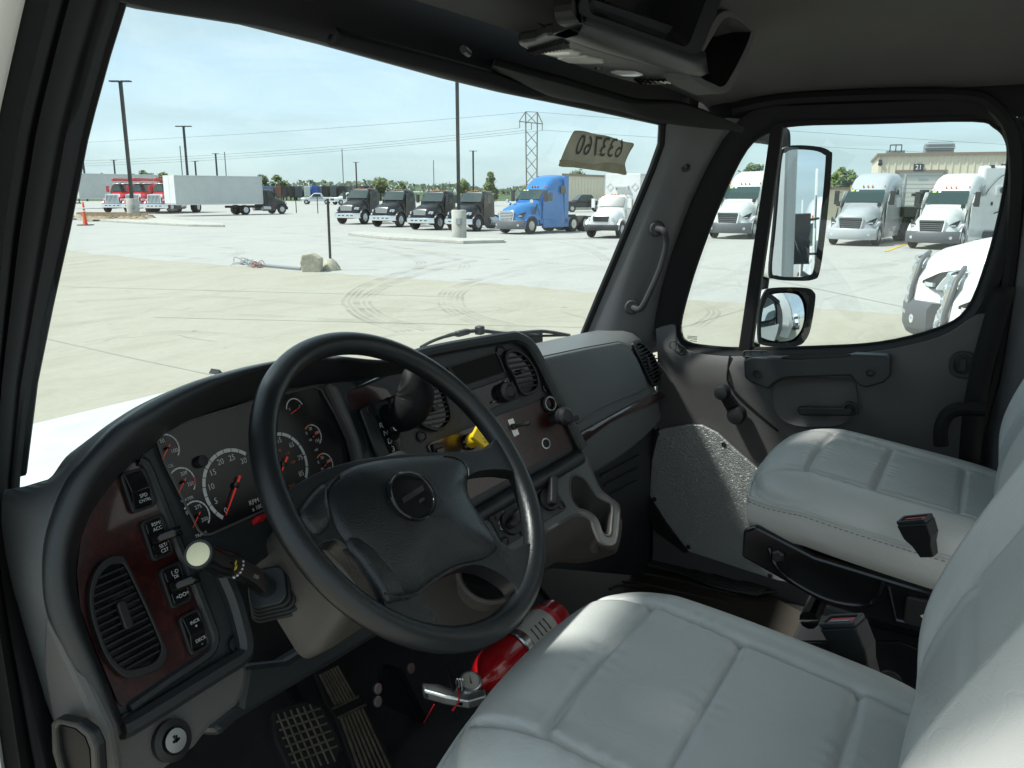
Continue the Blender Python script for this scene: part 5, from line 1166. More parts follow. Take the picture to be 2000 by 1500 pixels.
g = MB(); g.prism(rrect(p, e, f, .016, .034, .006), (-.008, 0, 0)); g.obj('lock_button', M_blk, lb, smooth=0, bevel=.002)
# hammered scuff panel
sp = [(1286, 842), (1300, 836), (1345, 829), (1372, 831), (1402, 846), (1430, 872), (1490, 925), (1560, 985), (1640, 1080), (1600, 1150), (1516, 1134), (1430, 1106), (1345, 1078), (1302, 1022), (1268, 968), (1272, 900)]
g = MB(); g.prism([D(*p, 2.300) for p in sp], (.012, 0, 0)); sc = g.obj('scuff_panel', M_ham, door, smooth=0, bevel=.003)
for p in ((1284, 847), (1414, 868), (1278, 975), (1344, 1068), (1504, 1124)):
    g = MB(); g.lathe([(.0075, 0), (.0065, .003), (.002, .004), (.001, .003)], D(*p, 2.3005), (-1, 0, 0), 12); g.obj('rivet', M_screw, sc)

# ---------------------------------------------------------------- passenger mirror outside
mt = thing('side_mirror', 'tall passenger side mirror with a small convex mirror below, outside the door window', 'side mirror', onX(1560, 420, 2.8))
nm = V((-.634, -.772, .03)).normalized(); pm = onX(1560, 420, 2.80); MP = lambda px, py, o=0.0: onP(px, py, (pm + nm * o, nm))
mo = [(1528, 291), (1550, 284), (1595, 287), (1617, 296), (1621, 312), (1612, 420), (1598, 526), (1584, 546), (1545, 548), (1512, 545), (1500, 532), (1508, 440), (1520, 310)]
mi = [(1535, 298), (1552, 292), (1590, 294), (1610, 302), (1613, 316), (1604, 420), (1591, 520), (1579, 538), (1545, 541), (1518, 538), (1508, 527), (1516, 440), (1527, 314)]
g = MB(); A_ = spline([MP(*p, 0) for p in mo], 4, True); B_ = spline([MP(*p, .008) for p in mi], 4, True); back = [p - nm * .07 for p in A_]; cb = sum(back, V((0, 0, 0))) / len(back)
g.grid([B_, [p + nm * .010 for p in A_], A_], cv=True); g.obj('mirror_frame', M_rub, mt, smooth=50)
g = MB(); g.grid([A_, [p.lerp(cb, .04) for p in back], [p.lerp(cb, .35) - nm * .03 for p in back], [p.lerp(cb, .98) - nm * .035 for p in back]], cv=True); g.obj('housing', M_white, mt, smooth=60)
g = MB(); g.prism([p - nm * .004 for p in B_], nm * .003); g.obj('mirror_glass', M_mirror, mt, smooth=0)
pm2 = onX(1535, 620, 2.80); nm2 = V((-.70, -.70, .12)).normalized(); MQ = lambda px, py, o=0.0: onP(px, py, (pm2 + nm2 * o, nm2))
lo_ = [(1490, 572), (1509, 562), (1569, 562), (1586, 570), (1589, 586), (1580, 641), (1570, 664), (1555, 675), (1520, 677), (1490, 674), (1479, 662), (1480, 610)]
li_ = [(1500, 579), (1513, 570), (1566, 569), (1577, 575), (1580, 588), (1572, 637), (1563, 657), (1550, 667), (1520, 670), (1496, 667), (1487, 657), (1489, 612)]
g = MB(); A_ = spline([MQ(*p, 0) for p in lo_], 4, True); B_ = spline([MQ(*p, .008) for p in li_], 4, True); back = [p - nm2 * .06 for p in A_]; cb = sum(back, V((0, 0, 0))) / len(back)
g.grid([B_, [p + nm2 * .010 for p in A_], A_], cv=True); g.obj('mirror_frame', M_rub, mt, smooth=50)
g = MB(); g.grid([A_, [p.lerp(cb, .05) for p in back], [p.lerp(cb, .4) - nm2 * .03 for p in back], [p.lerp(cb, .98) - nm2 * .035 for p in back]], cv=True); g.obj('housing', M_white, mt, smooth=60)
cb = sum(B_, V((0, 0, 0))) / len(B_); Rm = max((p - cb).length for p in B_); rows = []
for k in range(11):
    t_ = k / 10; rows.append([cb.lerp(p, 1 - t_ * .99) + nm2 * (.030 * (1 - ((1 - t_) * (p - cb).length / Rm) ** 2) - .020) for p in B_])
g = MB(); g.grid(rows, cv=True); g.obj('convex_glass', M_mirror, mt, smooth=180)
g = MB(); g.tube(spline([MP(1512, 272, -.10), MP(1522, 258, -.09), MP(1532, 262, -.06), MP(1533, 288, -.05)], 5), .018, 8); g.tube(spline([MP(1495, 540, -.05), MQ(1490, 575, -.06), MQ(1478, 640, -.06), MQ(1476, 690, -.05)], 5), .014, 8); g.tube([MP(1512, 272, -.10), MP(1512, 272, -.10) + V((-.35, .02, .0))], .02, 8); g.tube([MQ(1476, 690, -.05), MQ(1476, 690, -.05) + V((-.35, .05, -.02))], .02, 8); g.obj('arm', M_rub, mt)
# what the mirrors see: this truck's own cargo box and sleepers parked behind
t = thing('own_cargo_box', 'corrugated side of the white cargo box behind the cab, seen in the tall side mirror', 'cargo box', (XC, -4, .9))
g = MB(); g.box((XC + .06, -4.6, 2.35), (2.52, 7.2, 2.7)); bo = g.obj('body', M_boxgrey, t, smooth=0)
g = MB()
for k in range(24): g.box((XC + 1.325, -1.1 - k * .3, 2.35), (.02, .10, 2.6))
g.obj('rib', M_boxgrey, bo, smooth=0)
t = dup(w0, 'white sleeper truck parked behind, seen only in the tall side mirror'); t.location = (4.16, -8.0, GZ + .004); t.rotation_euler = (0, 0, 0); t.scale = (1, 1, 1)
t = dup(w0, 'second white sleeper truck parked farther behind, seen only in the side mirrors'); t.location = (3.95, -22, GZ + .004); t.rotation_euler = (0, 0, 0); t.scale = (1, 1, 1)
# ================================================================ DASHBOARD
dash = thing('dashboard', 'dark curved truck dashboard with gauges, wood trim panels, vents and glovebox', 'dashboard', (XC, .9, 1.8))
def zpts(z, off, k): return [(off[0] + x / k, off[1] + y / k) for x, y in z]
# ---- hood rim over the instruments: outer top, rolled rim, dark inner wall
Sx = [(203, 1445), (140, 1307), (97, 1217), (83, 1150), (84, 1070), (101, 1000), (134, 930), (196, 854), (238, 818), (300, 779), (380, 744), (480, 716), (560, 701), (610, 697), (656, 695), (722, 702), (790, 704)]
Ix = [(236, 1428), (200, 1327), (160, 1230), (135, 1140), (137, 1067), (160, 1000), (207, 915), (278, 851), (320, 820), (364, 790), (448, 748), (532, 722), (600, 712), (640, 708), (668, 708), (730, 713), (792, 712)]
Jx = [(240, 1405), (207, 1322), (170, 1228), (150, 1140), (158, 1062), (185, 995), (240, 925), (300, 873), (325, 848), (390, 815), (466, 790), (540, 765), (612, 752), (645, 748), (680, 745), (735, 738), (790, 730)]
dl = [.030, .036, .042, .048, .054, .062, .072, .082, .088, .090, .090, .088, .084, .078, .07, .055, .04]
rows = []; front = []
for i in range(17):
    f = PM if i >= 14 else PC
    s = f(*Sx[i], dl[i] - .018); cr = f(*Sx[i], dl[i]); n_ = nM if i >= 14 else nC
    ii = f(*Ix[i], dl[i] + .002); j = f(*Jx[i], -.002)
    if i <= 5: p0 = V((.445 + .002 * i, s.y + .06 + .02 * i, s.z + .01)); pm_ = s.lerp(p0, .5) + V((0, -.004, .004))
    else:
        xx = min(max(s.x, .54), 2.2); p0 = ws(xx, 1.88, .004); p0.z = min(1.88, s.z - .03); pm_ = s.lerp(p0, .35) + V((0, 0, .02))
    front.append((s, p0, pm_))
    rows.append([s, cr.lerp(ii, .08) + n_ * .004, cr.lerp(ii, .3) + n_ * .012, cr.lerp(ii, .6) + n_ * .013, cr.lerp(ii, .86) + n_ * .007, ii, ii.lerp(j, .12) - n_ * .006 + n_ * 0, ii.lerp(j, .5), j])
def smoothrows(rows, n=4):
    cols = [spline([r[c] for r in rows], n) for c in range(len(rows[0]))]
    return [[col[i] for col in cols] for i in range(len(cols[0]))]
g = MB(); g.grid(smoothrows(rows)); g.obj('instrument_hood', M_char, dash, smooth=180)
g = MB(); g.grid(smoothrows([[s, s.lerp(m_, .25) + V((0, 0, .004)), m_, p0] for s, p0, m_ in front])); g.obj('dash_top', M_grey, dash, smooth=180)
g = MB(); g.prism([PC(*p, -.05) for p in ((560, 770), (640, 745), (720, 735), (800, 712), (840, 740), (840, 900), (600, 900))], -nC * .01); g.obj('inner_panel', M_blk, dash, smooth=0)
# ---- driver's panel
pan = [Jx[i] for i in range(0, 15)] + [(705, 760), (716, 880), (650, 985), (490, 1112), (458, 1150), (480, 1262), (470, 1290), (262, 1428)]
g = MB(); g.prism([PC(*p) for p in pan], -nC * .02); g.obj('bezel_panel', M_char, dash, smooth=0)
g = MB(); lip = [PC(*p, .006) for p in ((236, 1425), (262, 1412), (340, 1364), (420, 1314), (468, 1284), (478, 1262), (470, 1220), (452, 1160), (420, 1090))]; g.tube(spline(lip, 5), .012, 8); g.obj('bezel_edge', M_char, dash)
g = MB(); g.tube(spline([PC(*p, .002) for p in ((268, 900), (284, 910), (303, 955), (328, 1018), (352, 1077), (380, 1143), (408, 1215), (417, 1245), (412, 1268), (395, 1285), (330, 1328), (250, 1384))], 6), .0075, 8); g.obj('bezel_ridge', M_char, dash)
wood = [(213, 932), (240, 910), (268, 902), (283, 912), (303, 958), (328, 1020), (350, 1077), (377, 1143), (411, 1235), (411, 1262), (396, 1281), (330, 1325), (253, 1377), (240, 1380), (230, 1370), (187, 1267), (157, 1187), (150, 1117), (158, 1055), (178, 996)]
g = MB(); g.prism([PC(*p, .004) for p in wood], -nC * .004); wd = g.obj('wood_panel', M_burl, dash, smooth=0)
def screw_on(q, n, par, r=.0075):
    g = MB(); g.lathe([(r * 1.35, -.001), (r * 1.35, .002), (r, .0025), (r * .8, .0005), (r * .1, .0005)], q, n, 14); g.obj('screw', M_screw, par)
for p in ((268, 882), (460, 1257), (249, 1410)): screw_on(PC(*p, .004), nC, dash)
# ---- gauge cluster
lens = [(306, 858), (312, 842), (400, 812), (532, 774), (612, 755), (628, 762), (655, 810), (678, 860), (688, 905), (640, 935), (560, 975), (500, 1004), (412, 1043), (400, 1044), (388, 1036), (352, 965), (322, 905)]
g = MB(); g.prism([PC(*p, .005) for p in lens], -nC * .004); cl = g.obj('gauge_cluster', M_lens, dash, smooth=0)
g = MB(); g.tube([PC(*p, .006) for p in lens], .0016, 6, closed=True); g.obj('cluster_edge', M_mid, cl)
g = MB(); g.prism([PC(*p, .004) for p in ((626, 752), (642, 756), (672, 822), (690, 870), (697, 910), (684, 915), (676, 866), (652, 812))], nC * .02); g.obj('cluster_rib', M_mid, cl, smooth=0, bevel=.006)
def gauge(c, R, nums, a0, a1, needle, a_n, texts=(), arc_col=None, ticks=True, hub=True, warn=None, th=.10):
    cc = PC(*c, .0056); P = lambda a, r, o=.0: cc + (xC * math.cos(rad(a)) + yC * math.sin(rad(a))) * (R * r) + nC * o
    g = MB(); n = 30; segs = 12
    for k in range(segs):
        A0 = a0 + (a1 - a0) * (k + .04) / segs; A1 = a0 + (a1 - a0) * (k + .96) / segs
        g.grid([[P(A0 + (A1 - A0) * q / 3, 1.0) for q in range(4)], [P(A0 + (A1 - A0) * q / 3, 1 - th) for q in range(4)]])
    go = g.obj('gauge', arc_col or M_print, dash, smooth=0)
    if warn:
        g = MB(); g.grid([[P(warn[0] + (warn[1] - warn[0]) * q / 5, 1.0, .0004) for q in range(6)], [P(warn[0] + (warn[1] - warn[0]) * q / 5, .9, .0004) for q in range(6)]]); g.obj('warning_arc', warn[2], go, smooth=0)
    g = MB()
    for txt, f, r, h in nums:
        text_mb(g, txt, P(a0 + (a1 - a0) * f, r), xC, yC, h * R)
        if len(nums) < 3: g.obj('dial_letter', M_print, go, smooth=0); g = MB()
    for txt, dx, dy, h in texts: text_mb(g, txt, cc + xC * dx * R + yC * dy * R, xC, yC, h * R)
    if g.v: g.obj('dial_print', M_print, go, smooth=0)
    g = MB(); t = nC.cross(P(needle, 1) - cc).normalized(); a_ = P(needle, .88, .004); b_ = P(needle + 180, .28, .004); w = R * .035
    g.add([b_ - t * w, b_ + t * w, a_ + t * w * .4, a_ - t * w * .4], [(0, 1, 2, 3)]); g.obj('needle', M_needle, go, smooth=0)
    g = MB(); g.lathe([(R * .10, 0), (R * .09, .004), (.0005, .0045)], cc, nC, 14); g.obj('hub', M_lens, go)
    return go
gauge((459, 948), .0505, [(str(v), v / 30, .74, .15) for v in (0, 5, 10, 15, 20, 25, 30)], 226, 46, 226, 0, (('RPM', .42, -.60, .13), ('x 100', .46, -.78, .11)))
gauge((552, 908), .0475, [(str(v), (225 - (78 - (v - 55) * 3.85)) / 267, .75, .15) for v in (35, 45, 55, 65, 75, 85)], 225, -42, 222, 0, (('MPH', .10, -.86, .14),))
gauge((325, 876), .0188, [('50', .18, .58, .26), ('100', .92, .6, .26)], 135, -45, 222, 0, (('OIL', -.1, -1.2, .2),))
gauge((356, 942), .0195, [('200', .42, .6, .24), ('250', .88, .62, .24), ('0', -.05, .7, .24)], 135, -48, 222, 0, (('WATER', -.05, -1.15, .2),), warn=(5, -30, M_redp))
gauge((384, 1008), .0200, [('275', .42, .6, .24), ('350', .95, .62, .24), ('0', -.05, .7, .24)], 135, -48, 222, 0, (('TRANS', -.1, -1.2, .2),))
gauge((577, 800), .0175, [('E', .0, .62, .2), ('F', 1.0, .62, .2)], 165, 15, 195, 0, ())
gauge((611, 851), .0175, [('50', .2, .62, .26), ('100', .62, .6, .26), ('150', 1.0, .62, .26), ('0', -.1, .7, .26)], 130, -60, 20, 0, (('PSI', -.4, -.3, .18), ('AIR', -.1, -1.25, .2)), warn=(130, 80, M_printo))
gauge((634, 907), .0175, [('50', .2, .62, .26), ('100', .62, .6, .26), ('150', 1.0, .62, .26), ('0', -.1, .7, .26)], 130, -60, 20, 0, (('PSI', -.4, -.3, .18),), warn=(130, 80, M_printo))
g = MB(); cc = PC(552, 908, .0056)
for t_, a_, r_ in (('70', 122, .44), ('90', 82, .44), ('110', 42, .42), ('130', -5, .42)): text_mb(g, t_, cc + (xC * math.cos(rad(a_)) + yC * math.sin(rad(a_))) * .0475 * r_, xC, yC, .004)
text_mb(g, 'km/h', cc + xC * .005 - yC * .032, xC, yC, .0042); g.obj('metric_print', M_printo, cl, smooth=0)
for c_ in ((390, 902),):
    g = MB(); g.lathe([(.008, 0), (.0075, .008), (.001, .009)], PC(*c_, .005), nC, 14); g.obj('reset_button', M_blk, cl)
# ---- rocker switches on the wood
def rocker(c, w, h, kind, lines):
    p = PC(*c, .004); g = MB(); g.frame(rrect(p, xC, yC, w, h, .006), rrect(p, xC, yC, w * .72, h * .84, .005), nC * .006); ro = g.obj('rocker_switch', M_blk, dash, smooth=0, bevel=.0015)
    g = MB(); q = [p + xC * x + yC * y + nC * z for x, y, z in ((-w * .36, -h * .42, .003), (w * .36, -h * .42, .003), (w * .36, 0, .010), (-w * .36, 0, .010))]
    q2 = [p + xC * x + yC * y + nC * z for x, y, z in ((-w * .36, 0, .010), (w * .36, 0, .010), (w * .36, h * .42, .006), (-w * .36, h * .42, .006))]
    if kind == 'rock': g.prism(q, -nC * .006); g.prism(q2, -nC * .006)
    else:
        for s in (-1, 1): g.prism(rrect(p + yC * s * h * .27 + nC * .007, xC, yC, w * .72, h * .30, .003), -nC * .008)
    g.obj('rocker', M_gloss, ro, smooth=0, bevel=.001)
    if kind == 'paddle':
        g = MB(); g.grid([[p + yC * (.006 * y) + xC * x + nC * z for y in (-1, 1)] for x, z in ((-w * .3, .006), (0, .012), (w * .35, .022), (w * .62, .026))]); g.obj('paddle', M_gloss, ro, smooth=180, solid=.003)
    g = MB()
    for txt, dy, hh in lines: text_mb(g, txt, p + yC * dy * h + nC * .0112, xC, yC, hh)
    if g.v: g.obj('switch_print', M_print, ro, smooth=0)
rocker((266, 958), .034, .050, 'rock', [('SPD', -.16, .0042), ('CNTRL', -.28, .0036)])
rocker((303, 1051), .031, .051, 'paddle', [('RSM/', .33, .0042), ('ACC', .21, .0042), ('SET/', -.21, .0042), ('CST', -.33, .0042)])
rocker((339, 1143), .031, .051, 'paddle', [('[ :D', .31, .0046), ('DE', .20, .0036), ('=DO=', -.27, .0046)])
rocker((376, 1234), .031, .050, 'rock', [('INCR', .25, .0040), ('+', .13, .005), ('DECR', -.21, .0040), ('-', -.32, .005)])
# ---- vents: frame, dark throat, slats each its own part
def vent(pts, f, xd, yd, n, slats_, par=dash, knob=True, tilt=.0, depth=.0075, shrink=.86, mid=None, deep=0.0):
    P3 = [f(*p, .013) for p in pts]; cen = sum(P3, V((0, 0, 0))) / len(P3); P3 = spline(P3, 4, True); inn_ = [cen + (p - cen) * shrink for p in P3]
    g = MB(); g.frame(P3, inn_, -n * .008); vo = g.obj('air_vent', M_blk, par, smooth=0, bevel=.0015)
    g = MB(); b_ = [p - n * depth for p in inn_]; g.grid([[p - n * .001 for p in inn_], b_], cv=True); g.add(b_, [tuple(range(len(b_)))]); g.obj('throat', M_gloss, vo, smooth=0)
    ys_ = [(p - cen).dot(yd) for p in inn_]; y0, y1 = min(ys_), max(ys_)
    for k in range(slats_):
        y = y0 + (y1 - y0) * (k + 1) / (slats_ + 1)
        xs_ = []
        m_ = len(inn_)
        for i in range(m_):
            a_, b2 = inn_[i], inn_[(i + 1) % m_]; ya, yb = (a_ - cen).dot(yd) - y, (b2 - cen).dot(yd) - y
            if ya * yb < 0: t_ = ya / (ya - yb); xs_.append((a_.lerp(b2, t_) - cen).dot(xd))
        if len(xs_) < 2: continue
        x0, x1 = min(xs_) + .0005, max(xs_) - .0005; c0 = cen + yd * y - n * .0015
        g = MB(); dv = (n * math.cos(tilt) - yd * math.sin(tilt)) * .004
        th_ = (y1 - y0) / (slats_ + 1) * .16
        g.prism([c0 + xd * x0 + yd * th_, c0 + xd * x0 - yd * th_, c0 + xd * x1 - yd * th_, c0 + xd * x1 + yd * th_], -n * .0045); g.obj('slat', M_blk, vo, smooth=0, bevel=.0008)
    if knob:
        g = MB(); g.prism(rrect(cen + n * .003, xd, yd, .012, .034 if slats_ > 9 else .010, .005), -n * .006); g.obj('thumbwheel', M_blk, vo, smooth=0, bevel=.002)
    return vo
vent([(213, 1088), (233, 1085), (247, 1094), (285, 1172), (320, 1253), (327, 1278), (313, 1306), (268, 1323), (240, 1320), (207, 1283), (182, 1215), (175, 1167), (182, 1127), (196, 1102)], PC, xC, yC, nC, 14)
# ---- centre stack
mpan = [(788, 716), (832, 690), (985, 662), (1012, 662), (1034, 676), (1050, 702), (1090, 780), (1136, 872), (1138, 884), (1128, 895), (1030, 945), (935, 1003), (900, 1020), (700, 900), (690, 760)]
g = MB(); g.prism([PM(*p) for p in mpan], -nM * .06); g.obj('centre_panel', M_char, dash, smooth=0, bevel=.004)
g = MB(); edge_ = [PM(*p, .010) for p in ((790, 708), (832, 688), (985, 660), (1014, 661), (1036, 676), (1053, 704), (1092, 782), (1137, 874))]; g.tube(spline(edge_, 6), .011, 10); g.obj('centre_rim', M_char, dash)
g = MB(); g.grid([[PM(*p, .004), PM(*p, -.06), PM(*p, -.13) - V((0, 0, .04))] for p in ((788, 716), (832, 690), (985, 661), (1012, 661), (1036, 676), (1053, 704), (1092, 782), (1137, 874), (1130, 897))]); g.obj('centre_side', M_grey, dash, smooth=60)
g = MB(); rl = [PM(*p, .006) for p in ((915, 1018), (1000, 967), (1080, 923), (1132, 892))]; g.tube(rl, .0155, 12); g.obj('bottom_roll', M_char, dash)
def zz(pts): return [(460 + x / 2.857, 630 + y / 2.857) for x, y in pts]
def z2(pts): return [(880 + x / 7.143, 640 + y / 7.143) for x, y in pts]
# display slot
dsp = z2([(-60, 560), (640, 340), (760, 625), (140, 830)])
g = MB(); o_ = rpoly([PM(*p, .003) for p in dsp], .004); cn = sum(o_, V((0, 0, 0))) / len(o_); g.frame([p + nM * .004 for p in o_], [cn + nM * .004 + (p - cn) * .93 for p in o_], -nM * .012); do = g.obj('display_slot', M_blk, dash, smooth=0)
g = MB(); g.prism([cn + (p - cn) * .94 + nM * .0015 for p in o_], -nM * .006); g.obj('display', M_disp, do, smooth=0)
# radio with knob
rd = z2([(200, 900), (800, 690), (960, 980), (560, 1140), (300, 1220)])
g = MB(); g.prism(rpoly([PM(*p, .006) for p in rd], .003), -nM * .008); ra = g.obj('radio', M_gloss, dash, smooth=0, bevel=.001)
g = MB(); kc = PM(*z2([(745, 905)])[0], .006); g.lathe([(.019, 0), (.018, .016), (.012, .020), (.010, .018), (.001, .018)], kc, nM, 22); kb = g.obj('volume_knob', M_blk, ra)
for q in ([(820, 760), (870, 740), (905, 850), (860, 880)], [(740, 735), (790, 718), (805, 745), (755, 765)], [(880, 880), (930, 862), (955, 960), (905, 985)], [(700, 800), (800, 765), (815, 790), (712, 828)], [(770, 975), (860, 940), (875, 965), (785, 1000)], [(560, 1030), (640, 1000), (650, 1030), (570, 1062)]):
    g = MB(); g.prism([PM(*p, .0085) for p in z2(q)], -nM * .002); g.obj('button', M_blk, ra, smooth=0, bevel=.0008)
    c_ = sum((PM(*p, .009) for p in z2(q)), V((0, 0, 0))) / 4
    g = MB(); g.box(c_, (.006, .0006, .0012)); g.obj('button_mark', M_print, ra, smooth=0)
g = MB(); g.box(PM(*z2([(765, 745)])[0], .0095), (.008, .0006, .0012)); g.box(PM(*z2([(735, 812)])[0], .0095), (.008, .0006, .0012)); g.obj('radio_print', M_print, ra, smooth=0)
pk = z2([(130, 1010), (250, 1210), (170, 1300), (40, 1110)])
# vents
vent(z2([(770, 400), (800, 320), (870, 290), (960, 310), (1080, 400), (1180, 540), (1245, 700), (1250, 830), (1180, 910), (1060, 945), (990, 900), (930, 790), (870, 640), (790, 520)]), PM, xM, yM, nM, 7)
vent(zz([(1060, 350), (1100, 325), (1160, 350), (1190, 430), (1210, 520), (1190, 575), (1140, 605), (1080, 592), (1030, 560), (1010, 480)]), PM, xM, yM, nM, 8)
for p in zz([(1480, 158), (1735, 362), (1040, 635), (575, 355)]) + [(1129, 874)]: screw_on(PM(*p, .002), nM, dash)
# wood panels on the stack
wr = zz([(1070, 690), (1095, 668), (1300, 592), (1480, 515), (1768, 408), (1800, 440), (1838, 560), (1874, 672), (1862, 700), (1640, 806), (1560, 850), (1300, 990), (1285, 950), (1250, 820), (1100, 740)])
g = MB(); g.prism(rpoly([PM(*p, .004) for p in wr], .004), -nM * .003); wp = g.obj('wood_panel', M_burl, dash, smooth=0)
wr = zz([(600, 420), (640, 380), (740, 350), (840, 370), (880, 420), (760, 440), (690, 480), (620, 490)])
g = MB(); g.prism([PM(*p, .004) for p in wr], -nM * .003); g.obj('wood_panel', M_burl, dash, smooth=0)
# things on the wood: ring socket, key-shaped knob, toggle, blank hole, small rocker
c_ = PM(*zz([(1745, 455)])[0], .004); g = MB(); g.lathe([(.0165, 0), (.0165, .006), (.012, .007), (.011, -.004), (.001, -.004)], c_, nM, 22); so = g.obj('power_socket', M_blk, dash)
g = MB(); g.lathe([(.0138, .0058), (.0138, .0078), (.0118, .0078), (.0112, .005)], c_, nM, 24); g.obj('ring', M_chrome, so)
c_ = PM(*zz([(1775, 535)])[0], .004); g = MB(); g.lathe([(.012, 0), (.012, .006), (.009, .018), (.017, .024), (.018, .036), (.012, .042), (.001, .043)], c_, nM, 20); ig = g.obj('ignition_knob', M_blk, dash)
g = MB(); g.prism(rrect(c_ + nM * .03 + xM * .02 - yM * .008, xM, yM, .026, .012, .005), nM * .006); g.obj('tab', M_blk, ig, smooth=0, bevel=.002)
pq = zz([(1518, 545), (1548, 533), (1584, 622), (1555, 637)])
g = MB(); g.prism([PM(*p, .0055) for p in pq], -nM * .0015); tg = g.obj('toggle_switch', M_steel, dash, smooth=0)
c_ = PM(*zz([(1550, 582)])[0], .0055); g = MB(); g.lathe([(.006, 0), (.006, .005), (.004, .006), (.001, .006)], c_, nM, 10); g.tube([c_ + nM * .004, c_ + nM * .018 + xM * .010, c_ + nM * .026 + xM * .018], [.0025, .003, .004], 8); g.obj('lever', M_screw, tg)
c_ = PM(*zz([(1730, 675)])[0], .004); g = MB(); g.lathe([(.0105, 0), (.0105, .002), (.0085, .0022), (.008, -.002), (.001, -.002)], c_, nM, 18); ho = g.obj('hole_ring', M_alu, dash); g = MB(); g.lathe([(.008, .0004), (.001, .0005)], c_, nM, 16); g.obj('hole', M_gloss, ho)
c_ = PM(*zz([(1128, 708)])[0], .004); g = MB(); g.prism(rrect(c_ + nM * .006, xM, yM, .022, .022, .003), -nM * .006); sw = g.obj('small_rocker', M_blk, dash, smooth=0, bevel=.0015)
g = MB(); g.prism(rrect(c_ + nM * .010 - yM * .003, xM, yM, .016, .010, .003), -nM * .006); g.obj('rocker', M_gloss, sw, smooth=0, bevel=.0015)
# yellow parking brake knob
kb_ = PM(*zz([(1300, 668)])[0], .004); kt = PM(*zz([(1383, 632)])[0], .050); ax_ = (kt - kb_).normalized()
t = thing('parking_brake_knob', 'yellow square parking brake pull knob on the wood dash panel', 'knob', kb_)
g = MB(); g.lathe([(.015, 0), (.015, .006), (.011, .010), (.001, .010)], kb_, nM, 18); g.obj('collar', M_gloss, t)
g = MB(); L_ = (kt - kb_).length; g.lathe([(.0125, .006), (.0125, L_ * .55), (.0145, L_ * .9), (.0145, L_)], kb_, ax_, 18); g.obj('shaft', M_yel, t)
xk = (xM - ax_ * xM.dot(ax_)).normalized(); yk = ax_.cross(xk).normalized(); yk = yk if yk.z > 0 else -yk
sq = rrect(kt, (xk * .75 + yk * .66).normalized(), (yk * .75 - xk * .66).normalized(), .044, .044, .004); g = MB(); g.prism(sq, ax_ * .009); hd = g.obj('head', M_yel, t, smooth=0, bevel=.002)
g = MB(); text_mb(g, 'PARKING', kt + ax_ * .0095 + yk * .009, xk, yk, .0042); text_mb(g, 'BRAKE', kt + ax_ * .0095 + yk * .002, xk, yk, .0042); text_mb(g, 'PUSH TO', kt + ax_ * .0095 - yk * .006, xk, yk, .0036); text_mb(g, 'RELEASE', kt + ax_ * .0095 - yk * .012, xk, yk, .0036); g.obj('print', M_ink, hd, smooth=0)
# ---- shifter
t = thing('gear_shifter', 'black pistol grip gear shifter with R N D 3 gate beside the wheel', 'gear shifter', PM(780, 830))
gt = zz([(690, 485), (735, 455), (890, 418), (915, 440), (925, 520), (940, 620), (970, 740), (960, 790), (820, 790), (770, 700)])
g = MB(); g.prism(rpoly([PM(*p, .012) for p in gt], .006), -nM * .014); gp_ = g.obj('gate_plate', M_char, t, smooth=0, bevel=.003)
sl = zz([(800, 500), (815, 462), (850, 452), (880, 480), (900, 560), (915, 640), (930, 760), (900, 760), (860, 640), (815, 560)])
g = MB(); g.prism(rpoly([PM(*p, .0126) for p in sl], .004), -nM * .002); g.obj('slot', M_gloss, gp_, smooth=0)
st = zz([(778, 520), (792, 515), (850, 640), (905, 770), (885, 780), (830, 660)])
g = MB(); g.prism([PM(*p, .0135) for p in st], -nM * .0025); g.obj('position_strip', M_gloss, gp_, smooth=0)
g = MB()
for tx, p in (('R', (813, 575)), ('N', (840, 618)), ('D', (862, 662)), ('3', (881, 706))): text_mb(g, tx, PM(*zz([p])[0], .0142), xM, yM, .0085)
g.obj('position_print', M_print, gp_, smooth=0)
for p in zz([(757, 487), (885, 440)]): screw_on(PM(*p, .0125), nM, gp_)
path = [PM(*p, o) for p, o in zip(zz([(878, 640), (900, 575), (945, 520), (985, 462), (1003, 400), (985, 345), (950, 312), (925, 305)]), (.015, .035, .06, .075, .085, .09, .09, .088))]
g = MB(); g.tube(spline(path, 5), [r for r in ([.010] * 5 + [.015, .018, .020, .023, .025, .027, .029, .030, .0310, .0315, .0318, .0318, .0316, .0314, .0312, .031, .0308, .0305, .030, .0295, .029, .028, .027, .0255, .0245, .023, .020, .016, .011, .006, .001])][:36], 16, up=(0, 0, 1)); kn = g.obj('grip', M_rub, t, smooth=180, sub=1)
g = MB(); g.lathe([(.006, 0), (.006, .008), (.001, .009)], PM(*zz([(883, 588)])[0], .045), nM, 10); g.obj('button', M_steel, t)
# ---- climate panel, lower console with cup holders
nH = V((-s20 * math.cos(rad(38)), -c20 * math.cos(rad(38)), math.sin(rad(38)))); pH = PM(1030, 955, .004); xH = xM; yH = nH.cross(xH); yH = yH if yH.z > 0 else -yH
def PH(px, py, o=0.0): return onP(px, py, (pH + nH * o, nH))
def z3(pts): return [(900 + x / 4.688, 840 + y / 4.688) for x, y in pts]
con = z3([(120, 740), (560, 520), (1110, 235), (1180, 330), (1230, 450), (1290, 560), (1390, 640), (1445, 690), (1448, 800), (1415, 1030), (1300, 1035), (1235, 920), (1190, 815), (1060, 775), (900, 860), (740, 960), (560, 1100), (380, 1120), (200, 960)])
cup = z3([(1000, 470), (1030, 415), (1080, 412), (1140, 450), (1195, 525), (1245, 600), (1310, 640), (1375, 672), (1392, 730), (1382, 850), (1372, 950), (1330, 965), (1292, 930), (1268, 860), (1230, 795), (1150, 740), (1085, 725), (1038, 685), (1005, 590)])
